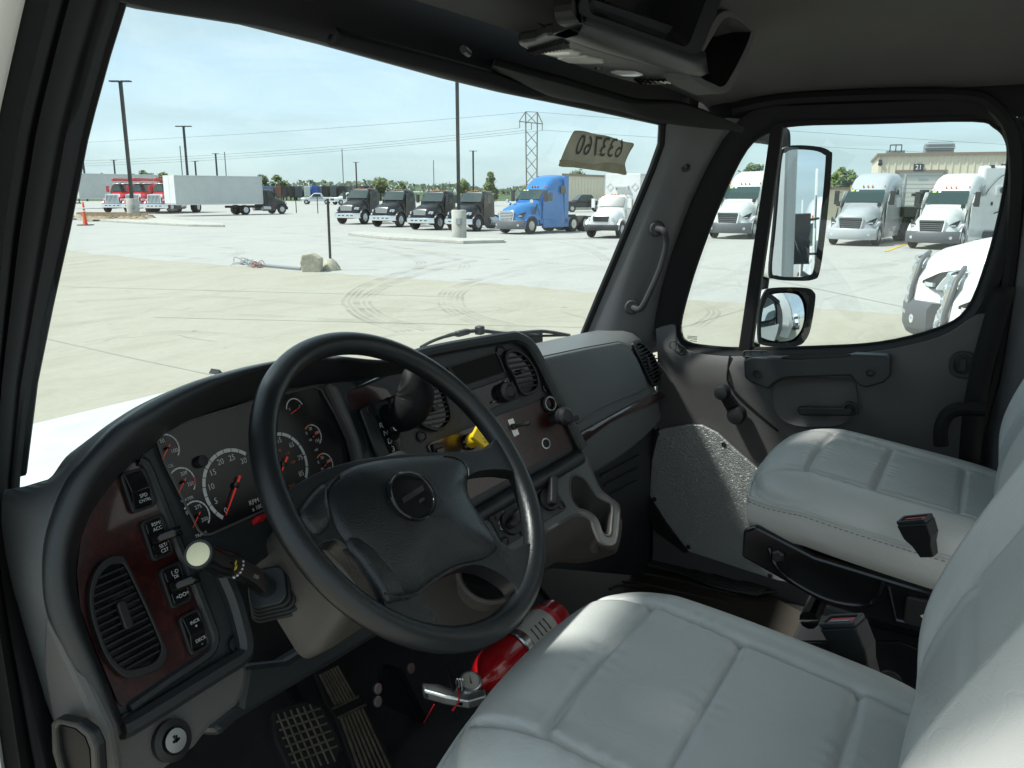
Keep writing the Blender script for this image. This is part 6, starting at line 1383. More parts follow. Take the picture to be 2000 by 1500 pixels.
C_ = [PH(*p) for p in con]; C_ = spline(C_, 3, True); K_ = spline([PH(*p) for p in cup], 3, True); ia, ib = 12, 12      # plate with an opening for the cup holder (slit joins the two outlines)
loop = C_[:ia + 1] + K_[ib::-1] + K_[:ib - 1:-1] + C_[ia:]
g = MB(); g.add(loop, [tuple(range(len(loop)))]); g.obj('console', M_grey, dash, smooth=0)
g = MB(); g.tube([p - nH * .003 for p in C_], .004, 8, closed=True); g.tube([p - nH * .0015 for p in K_], .0028, 8, closed=True); g.obj('console_edge', M_taupe, dash)
# front face below rolls under to the tunnel
T = C_[21:52]                                                      # from the right wall round the cup and along the lower edge
edge_b = z3([(1452, 1000), (1432, 1105), (1390, 1140), (1320, 1160), (1220, 1172), (1080, 1165), (940, 1172), (780, 1262), (620, 1340), (470, 1400), (360, 1470)])
Bm = spline([PH(*p, -.10) for p in edge_b], 3); Bm = [Bm[i * (len(Bm) - 1) // (len(T) - 1)] for i in range(len(T))]
rows = [T, [p - nH * .010 + V((-.001, -.003, -.004)) for p in T], [p.lerp(q, .4) + V((-.003, -.008, 0)) for p, q in zip(T, Bm)], Bm, [p + V((.03, .05, -.035)) for p in Bm], [p + V((.08, .22, -.06)) for p in Bm]]
g = MB(); g.grid(rows); g.obj('console_front', M_taupe, dash, smooth=60)
cm_ = sum(K_, V((0, 0, 0))) / len(K_); wl = [K_, [p - nH * .012 for p in K_], [p - (p - cm_) * .03 - nH * .03 - V((0, 0, .015)) for p in K_], [p - (p - cm_) * .06 - nH * .036 - V((0, 0, .028)) for p in K_]]
g = MB(); g.grid(wl, cv=True); g.add(wl[-1], [tuple(range(len(K_)))]); co = g.obj('cup_holder', M_taupe, dash, smooth=50)
g = MB(); q = PH(*z3([(1318, 880)])[0], -.034) - V((0, 0, .026)); g.lathe([(.024, 0), (.022, .002), (.020, .001), (.001, .0012)], q, nH, 24); g.obj('cup_well', M_gloss, co)
g = MB(); q = PH(*z3([(250, 1320)])[0], -.06); g.lathe([(.058, -.006), (.060, .004), (.055, .008), (.049, .002), (.046, -.05), (.001, -.05)], q, V((-.35, -.5, .8)), 30); cw = g.obj('cup_holder', M_taupe, dash)
g = MB(); g.lathe([(.0475, -.004), (.001, -.0045)], q, V((-.35, -.5, .8)), 26); g.obj('well', M_gloss, cw)
hv = z3([(250, 770), (560, 600), (800, 470), (830, 480), (975, 700), (940, 740), (770, 840), (430, 1060), (385, 1030)])
g = MB(); g.prism(rpoly([PH(*p, .004) for p in hv], .003), -nH * .006); hp_ = g.obj('climate_panel', M_char, dash, smooth=0, bevel=.0015)
for p in z3([(292, 808), (405, 1015), (815, 500), (918, 684)]): screw_on(PH(*p, .0045), nH, hp_, .006)
for p, ang, rr_ in ((z3([(455, 855)])[0], 25, .022), (z3([(800, 640)])[0], 60, .022)):
    c_ = PH(*p, .004); g = MB(); g.lathe([(rr_, 0), (rr_ * .95, .007), (.001, .008)], c_, nH, 22); ko = g.obj('climate_knob', M_blk, dash)
    e = (xH * math.cos(rad(ang)) + yH * math.sin(rad(ang))); f = nH.cross(e)
    g = MB(); g.prism(rrect(c_ + e * .012 + nH * .024, e, f, .056, .015, .006), -nH * .018); g.obj('grip', M_blk, ko, smooth=0, bevel=.004)
g = MB()
for tx, p in (('1', (365, 808)), ('2', (388, 755)), ('3', (450, 752)), ('4', (480, 780))): text_mb(g, tx, PH(*z3([p])[0], .0046), xH, yH, .0045)
g.lathe([(.004, 0), (.003, .0004), (.0025, .0004)], PH(*z3([(378, 895)])[0], .0044), nH, 12)
for k in range(6): a_ = k * 60; c_ = PH(*z3([(362, 852)])[0], .0046); g.add([c_, c_ + (xH * math.cos(rad(a_)) + yH * math.sin(rad(a_))) * .0045, c_ + (xH * math.cos(rad(a_ + 28)) + yH * math.sin(rad(a_ + 28))) * .0042], [(0, 1, 2)])
g.obj('climate_print', M_print, hp_, smooth=0)
g = MB(); g.prism(rrect(PH(*z3([(570, 905)])[0], .008), xH, yH, .014, .020, .002), -nH * .006); g.obj('climate_button', M_blk, hp_, smooth=0, bevel=.001)
# tunnel cover seen through the wheel
tn = [(800, 1120), (860, 1105), (1000, 1095), (1040, 1150), (1060, 1205), (1000, 1260), (930, 1290), (860, 1260), (780, 1200)]
tc_ = ((1.10, 1.2, 1.56), (1.115, .93, 1.55), (1.17, .86, 1.49), (1.32, .82, 1.385), (1.5, .83, 1.33), (1.60, .92, 1.30), (1.62, 1.2, 1.30)); rows = []
for o_, f_ in ((.03, 0), (.0, .3), (.0, .7), (.01, .95), (.06, 1.04)): rows.append([V((x, y + o_, 1.66 + (zb - 1.66) * f_)) for x, y, zb in tc_])
g = MB(); g.grid([spline(r, 4) for r in rows]); g.obj('tunnel_cover', M_taupe, dash, smooth=60)
# ---- passenger side dash
def pd(x, z):                                                   # face, slightly bowed towards the seat
    t_ = (x - 1.45) / .85; return .80 - .035 * math.sin(math.pi * min(1, max(0, t_))) + .02 * t_ + (z - 1.72) * .30
def onPD(px, py, o=0.0):
    d = ray(px, py); a, b = 1.0, 3.6
    for _ in range(46):
        m_ = (a + b) / 2; p = CAM + d * m_
        if p.y > pd(p.x, p.z) - o: b = m_
        else: a = m_
    return CAM + d * a
xs2 = [1.30 + i * .0515 for i in range(21)]
def endf(x): return max(0, (x - 2.24) / .10) ** 2
rows = []
for x in xs2:
    e = endf(x); zt = 1.905 - .03 * e; zb = 1.655 - .01 * (x - 1.4) + .02 * e; col = []
    for z, o in ((zb - .02, .06), (zb, .012), (zb + .012, 0), (zb + .08, 0), (zb + .16, 0), (zt - .05, .0), (zt - .022, .008), (zt - .006, .028), (zt, .055)): col.append(V((x, pd(x, z) + o + .05 * e, z)))
    col.append(V((x, ws(min(2.26, x), zt, -.01).y - .02, zt - .004))); col.append(ws(min(2.26, x), 1.86, .0)); rows.append(col)
g = MB(); g.grid(rows); g.add(rows[-1], [tuple(range(len(rows[-1])))]); pdk = g.obj('passenger_dash', M_grey, dash, smooth=70)
gb = [(1040, 705), (1060, 697), (1140, 680), (1208, 668), (1222, 672), (1240, 700), (1258, 742), (1260, 756), (1250, 763), (1200, 783), (1150, 806), (1128, 826), (1118, 828), (1080, 760)]
g = MB(); G_ = rpoly([onPD(*p, .002) for p in gb], .010); gc_ = sum(G_, V((0, 0, 0))) / len(G_); rw = [G_]
for k, (f_, o_) in enumerate(((1, .005), (.985, .009), (.96, .0105), (.8, .011), (.5, .011), (.2, .011), (.01, .011))):
    row = []
    for p in G_: q = gc_.lerp(p, f_); row.append(V((q.x, pd(q.x, q.z) - o_, q.z)))
    rw.append(row)
g.grid(rw, cv=True); g.obj('glovebox_door', M_grey, dash, smooth=50)
g = MB(); G2 = [onPD(*p, .001) for p in gb]; g.tube(rpoly(G2, .01), .0022, 6, closed=True); g.obj('glovebox_seam', M_rub, dash)
tr = [(1128, 868), (1132, 850), (1180, 820), (1230, 793), (1262, 776), (1285, 768), (1296, 768), (1296, 776), (1288, 784), (1240, 803), (1190, 826), (1150, 850), (1136, 868)]
tu = [(1126, 858), (1132, 848), (1180, 820), (1230, 793), (1262, 776), (1285, 767), (1297, 769)]; tl = [(1127, 872), (1137, 868), (1190, 828), (1240, 804), (1266, 793), (1287, 784), (1297, 776)]
u3 = spline([onPD(*p, .006) for p in tu], 4); l3 = spline([onPD(*p, .006) for p in tl], 4)
g = MB(); g.grid([[p + V((0, .008, 0)) for p in u3], u3, [a_.lerp(b_, .5) + V((0, -.003, 0)) for a_, b_ in zip(u3, l3)], l3, [p + V((0, .008, 0)) for p in l3]]); g.obj('wood_strip', M_burl, dash, smooth=60)
vp = [(1238, 668), (1248, 664), (1260, 672), (1278, 694), (1289, 722), (1291, 742), (1286, 752), (1279, 754), (1270, 742), (1252, 704), (1240, 680)]
vent(vp, onPD, V((1, 0, 0)), V((0, .3, 1)).normalized(), V((0, -1, .3)).normalized(), 11, knob=True)
# ---- lower left: grey lower cover with ignition key, knee panel
low_ = [(196, 1432), (233, 1424), (330, 1370), (420, 1316), (474, 1284), (487, 1306), (482, 1345), (466, 1378), (413, 1420), (383, 1460), (333, 1496), (290, 1530), (215, 1530), (196, 1460)]
g = MB(); g.prism([PC(*p, .0) for p in low_], -nC * .03); g.obj('lower_cover', M_mid, dash, smooth=0, bevel=.008)
c_ = PC(335, 1446, .004); g = MB(); g.lathe([(.024, -.003), (.024, .004), (.016, .006), (.016, .003)], c_, nC, 22); ke = g.obj('ignition_lock', M_blk, dash)
g = MB(); g.lathe([(.0135, .002), (.0135, .009), (.001, .0095)], c_, nC, 20); g.obj('cylinder', M_steel, ke)
g = MB(); g.box(c_ + nC * .0098, (.003, .001, .013)); g.box(c_ + nC * .0098, (.009, .001, .003)); g.obj('keyhole', M_gloss, ke, smooth=0)
kn_ = [(482, 1296), (560, 1288), (640, 1240), (720, 1180), (760, 1230), (660, 1292), (560, 1350), (470, 1405), (432, 1440), (412, 1422), (468, 1378)]
g = MB(); g.prism([PC(*p, -.05) for p in kn_], -nC * .04); g.obj('knee_panel', M_char, dash, smooth=0, bevel=.01)
jm = [(83, 1190), (100, 1222), (142, 1310), (200, 1434), (215, 1530), (140, 1530), (96, 1400), (80, 1300)]
g = MB(); g.prism([onX(*p, .440) for p in jm], (.02, 0, 0)); g.obj('end_panel', M_mid, dash, smooth=0, bevel=.008)
bz = [(98, 1412), (110, 1404), (150, 1412), (176, 1432), (188, 1460), (192, 1530), (118, 1530), (100, 1470)]; bi = [(108, 1424), (116, 1416), (146, 1424), (165, 1440), (174, 1464), (178, 1530), (128, 1530), (112, 1470)]
g = MB(); g.frame([onX(*p, .422) for p in bz], [onX(*p, .422) for p in bi], (.012, 0, 0)); so = g.obj('speaker_bezel', M_blk, dash, smooth=0, bevel=.003)
g = MB(); g.prism([onX(*p, .428) for p in bi], (.002, 0, 0)); g.obj('opening', M_disp, so, smooth=0)
# ================================================================ STEERING WHEEL, COLUMN, PEDALS, SEATS
CW = V((.8433, .6387, 1.9277)); el = rad(40.1); nW = V((0, -math.cos(el), math.sin(el))); xW = V((1, 0, 0)); yW = V((0, math.sin(el), math.cos(el)))
def PW(px, py, o=0.0): return onP(px, py, (CW + nW * o, nW))
def zw(pts): return [(470 + x / 2.2727, 640 + y / 2.2727) for x, y in pts]
whl = thing('steering_wheel', 'large black four-spoke steering wheel with grained leather hub and oval badge', 'steering wheel', CW)
g = MB(); g.tube([CW + (xW * math.cos(a) + yW * math.sin(a)) * .219 for a in [2 * math.pi * k / 96 for k in range(96)]], .0163, 18, closed=True); g.obj('rim', M_rim, whl, smooth=180)
pad = zw([(368, 720), (400, 668), (470, 622), (580, 592), (700, 576), (840, 566), (930, 566), (985, 590), (1010, 630), (1006, 680), (1010, 740), (1060, 840), (1138, 965), (1120, 1010), (1060, 1040), (960, 1062), (860, 1120), (790, 1175), (735, 1190), (680, 1180), (610, 1120), (520, 1020), (440, 930), (395, 850), (372, 780)])
P_ = [PW(*p, .006) for p in pad]; pc = sum(P_, V((0, 0, 0))) / len(P_); P_ = spline(P_, 3, True)
rows = []
for k, (s_, h_) in enumerate(((1.0, -.030), (1.0, -.006), (.99, .0), (.96, .0045), (.90, .0085), (.75, .0135), (.5, .018), (.25, .020), (.01, .0205))): rows.append([pc + (p - pc) * s_ + nW * h_ for p in P_])
g = MB(); g.grid(rows, cv=True); g.obj('hub_pad', M_leather, whl, smooth=180)
# lower-left chamfer of the pad, catching the light
sil = zw([(185, 745), (240, 705), (330, 655), (440, 615), (560, 590), (700, 572), (840, 564), (960, 560), (1040, 554), (1095, 540), (1118, 505), (1190, 545), (1250, 640), (1195, 645), (1150, 638), (1060, 645), (1000, 668), (984, 700), (990, 745), (1018, 795), (1065, 862), (1112, 925), (1150, 965), (1200, 990), (1262, 965), (1318, 1000), (1305, 1075), (1265, 1150), (1222, 1192), (1200, 1150), (1135, 1100), (1065, 1068), (1000, 1064), (920, 1094), (845, 1142), (800, 1178), (792, 1208), (815, 1245), (860, 1300), (800, 1385), (700, 1350), (640, 1262), (595, 1180), (535, 1090), (470, 1005), (415, 958), (360, 965), (320, 985), (290, 965), (235, 900), (175, 830)])
Z_ = spline([PW(*p, .0) for p in sil], 3, True)
g = MB(); g.prism([p + nW * .007 for p in Z_], -nW * .026); g.obj('spoke_frame', M_leather, whl, smooth=45, bevel=.0085, seg=4)
# lower-left facet of the spoke and the shoulder of the left spoke stand a little proud
def blob(name, pts, h, m=M_leather):
    P3 = [PW(*p, .004) for p in zw(pts)]; c_ = sum(P3, V((0, 0, 0))) / len(P3); P3 = spline(P3, 3, True); g = MB()
    g.grid([[c_ + (p - c_) * s_ + nW * (h * hh - .004) for p in P3] for s_, hh in ((1, 0), (.97, .35), (.88, .7), (.7, .92), (.4, 1), (.01, 1))], cv=True); g.obj(name, m, whl, smooth=180)
blob('spoke_pad', [(455, 900), (520, 895), (580, 950), (640, 1040), (700, 1130), (735, 1195), (690, 1225), (640, 1235), (590, 1160), (520, 1060), (460, 980)], .016)
blob('spoke_pad', [(240, 830), (300, 740), (365, 690), (375, 760), (392, 850), (380, 900), (330, 935), (270, 900)], .016)
bc = PW(*zw([(766, 743)])[0], .0305); g = MB(); r1 = .034
def ell(r, h): return [bc + xW * math.cos(2 * math.pi * k / 40) * r * 1.12 + yW * math.sin(2 * math.pi * k / 40) * r * .95 + nW * h for k in range(40)]
g.grid([ell(r1 * 1.04, -.010), ell(r1 * 1.04, .0005), ell(r1, .002), ell(r1 * .93, .0015), ell(r1 * .90, -.001), ell(.0005, .0005)], cv=True); bo = g.obj('badge', M_gloss, whl, smooth=40)
g = MB(); g.prism([bc + xW * x + yW * y + nW * .0015 for x, y in ((-.024, -.004), (.022, -.001), (.024, .006), (-.022, .003))], -nW * .002); g.prism([bc + xW * x + yW * y + nW * .0012 for x, y in ((.002, -.013), (.014, -.012), (.012, -.008), (.004, -.009))], -nW * .002); g.obj('raised_emblem', M_blk, bo, smooth=0, bevel=.0005)
for o_, pts_ in ((.012, [(440, 655), (385, 690), (366, 740), (372, 800), (398, 880)]), (.014, [(900, 566), (970, 580), (1008, 620), (1012, 660)]), (.014, [(640, 1180), (700, 1195), (785, 1185)])):
    g = MB(); g.tube(spline([PW(*p, o_) for p in zw(pts_)], 6), .0013, 6); g.obj('pad_seam', M_blk, whl)
# ---- column with shroud and stalk
col = thing('steering_column', 'taupe steering column shroud under the wheel with red hazard tab', 'steering column', CW - nW * .2)
rows = []
for d, w, hgt, dy in ((.045, .06, .045, 0), (.05, .078, .060, -.004), (.10, .088, .070, -.012), (.16, .092, .082, -.022), (.23, .094, .088, -.035), (.27, .09, .085, -.035)):
    c_ = CW - nW * d + yW * dy; rows.append([c_ + xW * w * math.copysign(abs(math.cos(q)) ** .22, math.cos(q)) + yW * hgt * math.copysign(abs(math.sin(q)) ** .22, math.sin(q)) for q in [2 * math.pi * k / 28 for k in range(28)]])
g = MB(); g.grid(rows, cv=True, cap=True); g.obj('shroud', M_taupe, col, smooth=60)
hz = onX(491, 1030, .775)
g = MB(); g.prism([onX(*p, .742) for p in ((482, 1022), (500, 1008), (507, 1012), (486, 1036))], (.02, .0, 0)); g.obj('hazard_tab', M_redp, col, smooth=0, bevel=.002)
g = MB(); g.lathe([(.007, 0), (.006, .006), (.001, .007)], onX(486, 1048, .742), V((-.6, -.7, .3)), 12); g.obj('hazard_button', M_redp, col)
base = onX(528, 1150, .735); tip = onX(389, 1083, .560); axs = (tip - base).normalized()
stk_ = thing('turn_signal_stalk', 'black multifunction stalk with a cream end button left of the wheel', 'stalk', base)
g = MB(); pth = [base - axs * .01, base + axs * .03, base.lerp(tip, .38) + V((0, -.004, .006)), base.lerp(tip, .62) + V((0, -.004, .006)), base.lerp(tip, .80), tip - axs * .012, tip]
g.tube(spline(pth, 5), [.014] * 8 + [.0135] * 5 + [.0138, .0145, .015, .0156, .016, .0162] + [.0163] * 6 + [.0163] * 4 + [.016, .0155], 18); g.obj('lever', M_gloss, stk_, smooth=60)
g = MB(); g.lathe([(.0158, -.004), (.0166, .001), (.0158, .003), (.0135, .003)], tip, axs, 24); g.obj('collar', M_blk, stk_)
g = MB(); g.lathe([(.0135, .0), (.013, .003), (.009, .0045), (.001, .005)], tip, axs, 24); g.obj('button', M_cream, stk_)
nv = (CAM - base.lerp(tip, .6)).normalized(); nv = (nv - axs * nv.dot(axs)).normalized(); sdv = axs.cross(nv)
def onS(t_, a_, r_): p = base.lerp(tip, t_) + V((0, -.003, .005)) * (1 if .3 < t_ < .75 else .4); return p + (nv * math.cos(a_) + sdv * math.sin(a_)) * r_
g = MB()
for k in range(6): a_ = -.7 + k * .28; p = onS(.64, a_, .0158); g.box(p, (.0022, .0022, .0022))
xs3 = -axs
for t_, tx, a_, h_ in ((.56, 'OFF', .75, .0042), (.42, 'FLASH', .1, .0042)):
    nn = (nv * math.cos(a_) + sdv * math.sin(a_)); text_mb(g, tx, onS(t_, a_, .0152), xs3, nn.cross(xs3), h_)
g.obj('stalk_print', M_print, stk_, smooth=0)
g = MB()
for t_, a_ in ((.72, .0), (.74, .3)): nn = (nv * math.cos(a_) + sdv * math.sin(a_)); p = onS(t_, a_, .0166); e = nn.cross(xs3); g.add([p + e * .004, p - xs3 * .004, p - e * .004, p + xs3 * .003], [(0, 1, 2, 3)])
g.obj('stalk_symbol', mat('yellow_print', (.6, .5, .05), .6), stk_, smooth=0)
up_ = V((0, .25, 1)); up_ = (up_ - axs * up_.dot(axs)).normalized(); sd2 = axs.cross(up_)
for k in range(5):
    w = .075 - k * .006; g = MB(); g.prism(rrect(base - axs * (.03 - k * .010), sd2, up_, w, w * 1.0, .014), axs * .006); g.obj('boot_fold', M_char if k == 4 else M_blk, stk_, smooth=0, bevel=.002)
# ---- pedals
acc = thing('accelerator_pedal', 'ribbed black accelerator pedal with worn tan edges', 'pedal', onX(700, 1400, 1.14))
aq = [(612, 1312), (662, 1290), (690, 1345), (716, 1372), (776, 1510), (700, 1520), (655, 1400), (640, 1380)]
nA = V((0, -.80, .6)).normalized(); pA = onX(690, 1400, 1.14); PA = lambda px, py, o=0.0: onP(px, py, (pA + nA * o, nA))
g = MB(); g.prism([PA(*p) for p in aq], -nA * .015); ao = g.obj('treadle', M_rub, acc, smooth=0, bevel=.004)
M_worn = mat('worn_rubber_ridge', (.085, .070, .052), .85, var=(30, .5))
for k in range(7):
    t_ = (k + .5) / 7; a_ = (622 + 38 * t_, 1318 - 18 * t_); b_ = (652 + 44 * t_, 1378 - 16 * t_); g = MB(); g.tube([PA(*a_, .003), PA(*b_, .003)], .0035, 6); g.obj('tread_rib', M_worn, ao)
    a_ = (662 + 48 * t_, 1402 - 20 * t_); b_ = (702 + 66 * t_, 1515 - 10 * t_); g = MB(); g.tube([PA(*a_, .003), PA(*b_, .003)], .0035, 6); g.obj('tread_rib', M_worn, ao)
for a_, b_ in (((650, 1384), (700, 1360)), ((660, 1402), (714, 1376))): g = MB(); g.tube([PA(*a_, .002), PA(*b_, .002)], .003, 6); g.obj('tread_rib', M_worn, ao)
brk = thing('brake_pedal', 'square brake pedal with worn waffle pad left of the accelerator', 'pedal', onX(600, 1420, .97))
bq = [(530, 1385), (600, 1366), (632, 1380), (668, 1450), (664, 1475), (640, 1510), (570, 1515), (535, 1440)]
nB = V((-.1, -.75, .65)).normalized(); pB = onX(600, 1430, .98); PB = lambda px, py, o=0.0: onP(px, py, (pB + nB * o, nB))
g = MB(); g.prism(rpoly([PB(*p) for p in bq], .01), -nB * .02); bo_ = g.obj('pad', M_rub, brk, smooth=0, bevel=.004)
for k in range(6):
    t_ = (k + .5) / 6; a_ = (536 + 75 * t_, 1396 - 22 * t_); b_ = (580 + 82 * t_, 1508 - 22 * t_); g = MB(); g.tube([PB(*a_, .0015), PB(*b_, .0015)], .0022, 5); g.obj('waffle_rib', M_worn, bo_)
    a_ = (537 + 36 * t_, 1402 + 96 * t_); b_ = (622 + 40 * t_, 1376 + 88 * t_); g = MB(); g.tube([PB(*a_, .0015), PB(*b_, .0015)], .0022, 5); g.obj('waffle_rib', M_worn, bo_)
g = MB(); g.tube([PB(600, 1400, -.02), PB(560, 1330, -.14), PB(545, 1290, -.2)], .012, 8); g.obj('lever', M_rub, brk)
brt = thing('floor_bracket', 'black angled steel bracket with rivets beside the accelerator', 'bracket', onX(790, 1360, 1.22))
g = MB(); g.prism([onY(*p, 1.0) for p in ((748, 1308), (776, 1310), (792, 1345), (828, 1412), (756, 1380), (746, 1362))], (0, .012, 0)); g.prism([onY(*p, .998) for p in ((776, 1310), (786, 1306), (836, 1408), (828, 1414))], (0, .04, 0)); bb = g.obj('plate', M_gloss, brt, smooth=0)
for p in ((737, 1345), (737, 1370), (802, 1305)): g = MB(); g.lathe([(.011, -.002), (.011, .003), (.004, .004), (.001, .003)], onY(*p, .995), V((0, -1, .3)), 14); g.obj('rivet', M_alu, brt)
# ---- fire extinguisher lying across the floor
M_ext = mat('extinguisher_red', (.42, .006, .012), .22, coat=.8); M_lab = mat('extinguisher_label', (.55, .54, .50), .4)
e0 = onZ(944, 1326, 1.30); e1 = onZ(1082, 1206, 1.30); ax_ = (e1 - e0).normalized(); r_ = .047
ext = thing('fire_extinguisher', 'red fire extinguisher with gauge lying on the floor before the driver seat', 'fire extinguisher', e0 - V((0, 0, .1)))
L_ = (e1 - e0).length; pr = [(.018, -.03), (.02, -.012), (.032, .0), (.042, .018), (r_, .045), (r_, L_ - .02), (r_ * .96, L_), (r_ * .6, L_ + .008), (.001, L_ + .008)]
g = MB(); g.lathe(pr, e0, ax_, 32); eb = g.obj('cylinder', M_ext, ext, smooth=50)
g = MB(); g.lathe([(r_ + .0012, L_ * .46), (r_ + .0012, L_ * .86)], e0, ax_, 32); lb = g.obj('label', M_lab, eb)
nv = (CAM - e0.lerp(e1, .5)).normalized(); nv = (nv - ax_ * nv.dot(ax_)).normalized(); sv = ax_.cross(nv)
g = MB(); g.lathe([(r_ + .0018, L_ * .80), (r_ + .0018, L_ * .86)], e0, ax_, 32); g.obj('label_band', M_redp, eb)
g = MB()
for k in range(4):
    p = e0 + ax_ * (L_ * (.52 + .06 * k)) + nv * (r_ + .0022); g.box(p, (.03, .001, .004), Matrix((ax_.cross(nv), ax_, nv)).transposed())
g.obj('label_print', M_ink, eb, smooth=0)
g = MB(); g.lathe([(r_ + .003, L_ * .36), (r_ + .003, L_ * .41)], e0, ax_, 32); g.obj('strap', M_steel, ext)
for k in range(5): g = MB(); rr_ = r_ + .004 + .001 * k; pts_ = [e0 + ax_ * (L_ * .385 + .003 * k) + (nv * math.cos(a) + sv * math.sin(a)) * rr_ for a in (-1.0, -.5, 0, .5, 1.0)]; g.tube(pts_, .0015, 5); g.obj('spring_clip', M_steel, ext)
vb = e0 - ax_ * .03
g = MB(); g.lathe([(.019, 0), (.022, -.012), (.022, -.04), (.016, -.05), (.001, -.05)], vb, ax_, 16); g.obj('valve', M_steel, ext)
gc = onZ(919, 1331, 1.36)
g = MB(); gd = (CAM - gc).normalized() * .5 + V((0, -.2, .8)); g.lathe([(.021, -.02), (.022, -.004), (.022, .003), (.019, .004), (.018, .001), (.001, .001)], gc, gd, 22); gg = g.obj('pressure_gauge', M_steel, ext)
g = MB(); g.lathe([(.0178, .0015), (.001, .002)], gc, gd, 20); g.obj('dial', M_lab, gg)
ga = gd.normalized(); gx = ga.orthogonal().normalized(); g = MB(); g.prism([gc + ga * .0026 + gx * .012, gc + ga * .0026 - gx * .006 + ga.cross(gx) * .002, gc + ga * .0026 - gx * .006 - ga.cross(gx) * .002], ga * .0006); g.obj('pointer', M_ink, gg, smooth=0)
hl = [onZ(*p, 1.33) for p in ((824, 1350), (858, 1352), (885, 1362), (916, 1366), (948, 1362), (950, 1376), (915, 1386), (870, 1378), (828, 1366))]
g = MB(); g.prism(hl, (0, 0, .02)); ho = g.obj('handle', M_alu, ext, smooth=0, bevel=.004)
g = MB(); g.prism([onZ(*p, 1.352) for p in ((829, 1356), (836, 1356), (837, 1364), (830, 1363))], (0, 0, .001)); g.prism([onZ(*p, 1.352) for p in ((895, 1372), (904, 1373), (904, 1379), (894, 1377))], (0, 0, .001)); g.obj('hole', M_gloss, ho, smooth=0)
g = MB(); g.prism([onZ(*p, 1.37) for p in ((874, 1312), (882, 1310), (892, 1345), (884, 1352))], (0, 0, .004)); g.obj('lever', M_blk, ext, smooth=0)
for k in range(3): g = MB(); g.tube(spline([onZ(892 + k * 5, 1350, 1.36), onZ(890 + k * 5, 1330, 1.37), onZ(894 + k * 5, 1326, 1.375), onZ(899 + k * 4, 1340, 1.36)], 5), .0016, 5); g.obj('pin_ring', M_steel, ext)
g = MB(); g.tube(spline([onZ(896, 1345, 1.365), onZ(897, 1366, 1.36), onZ(884, 1388, 1.34)], 5), .002, 5); g.tube(spline([onZ(848, 1376, 1.34), onZ(838, 1394, 1.3), onZ(828, 1412, 1.25)], 5), .0012, 5); g.obj('seal_tie', M_redp, ext)

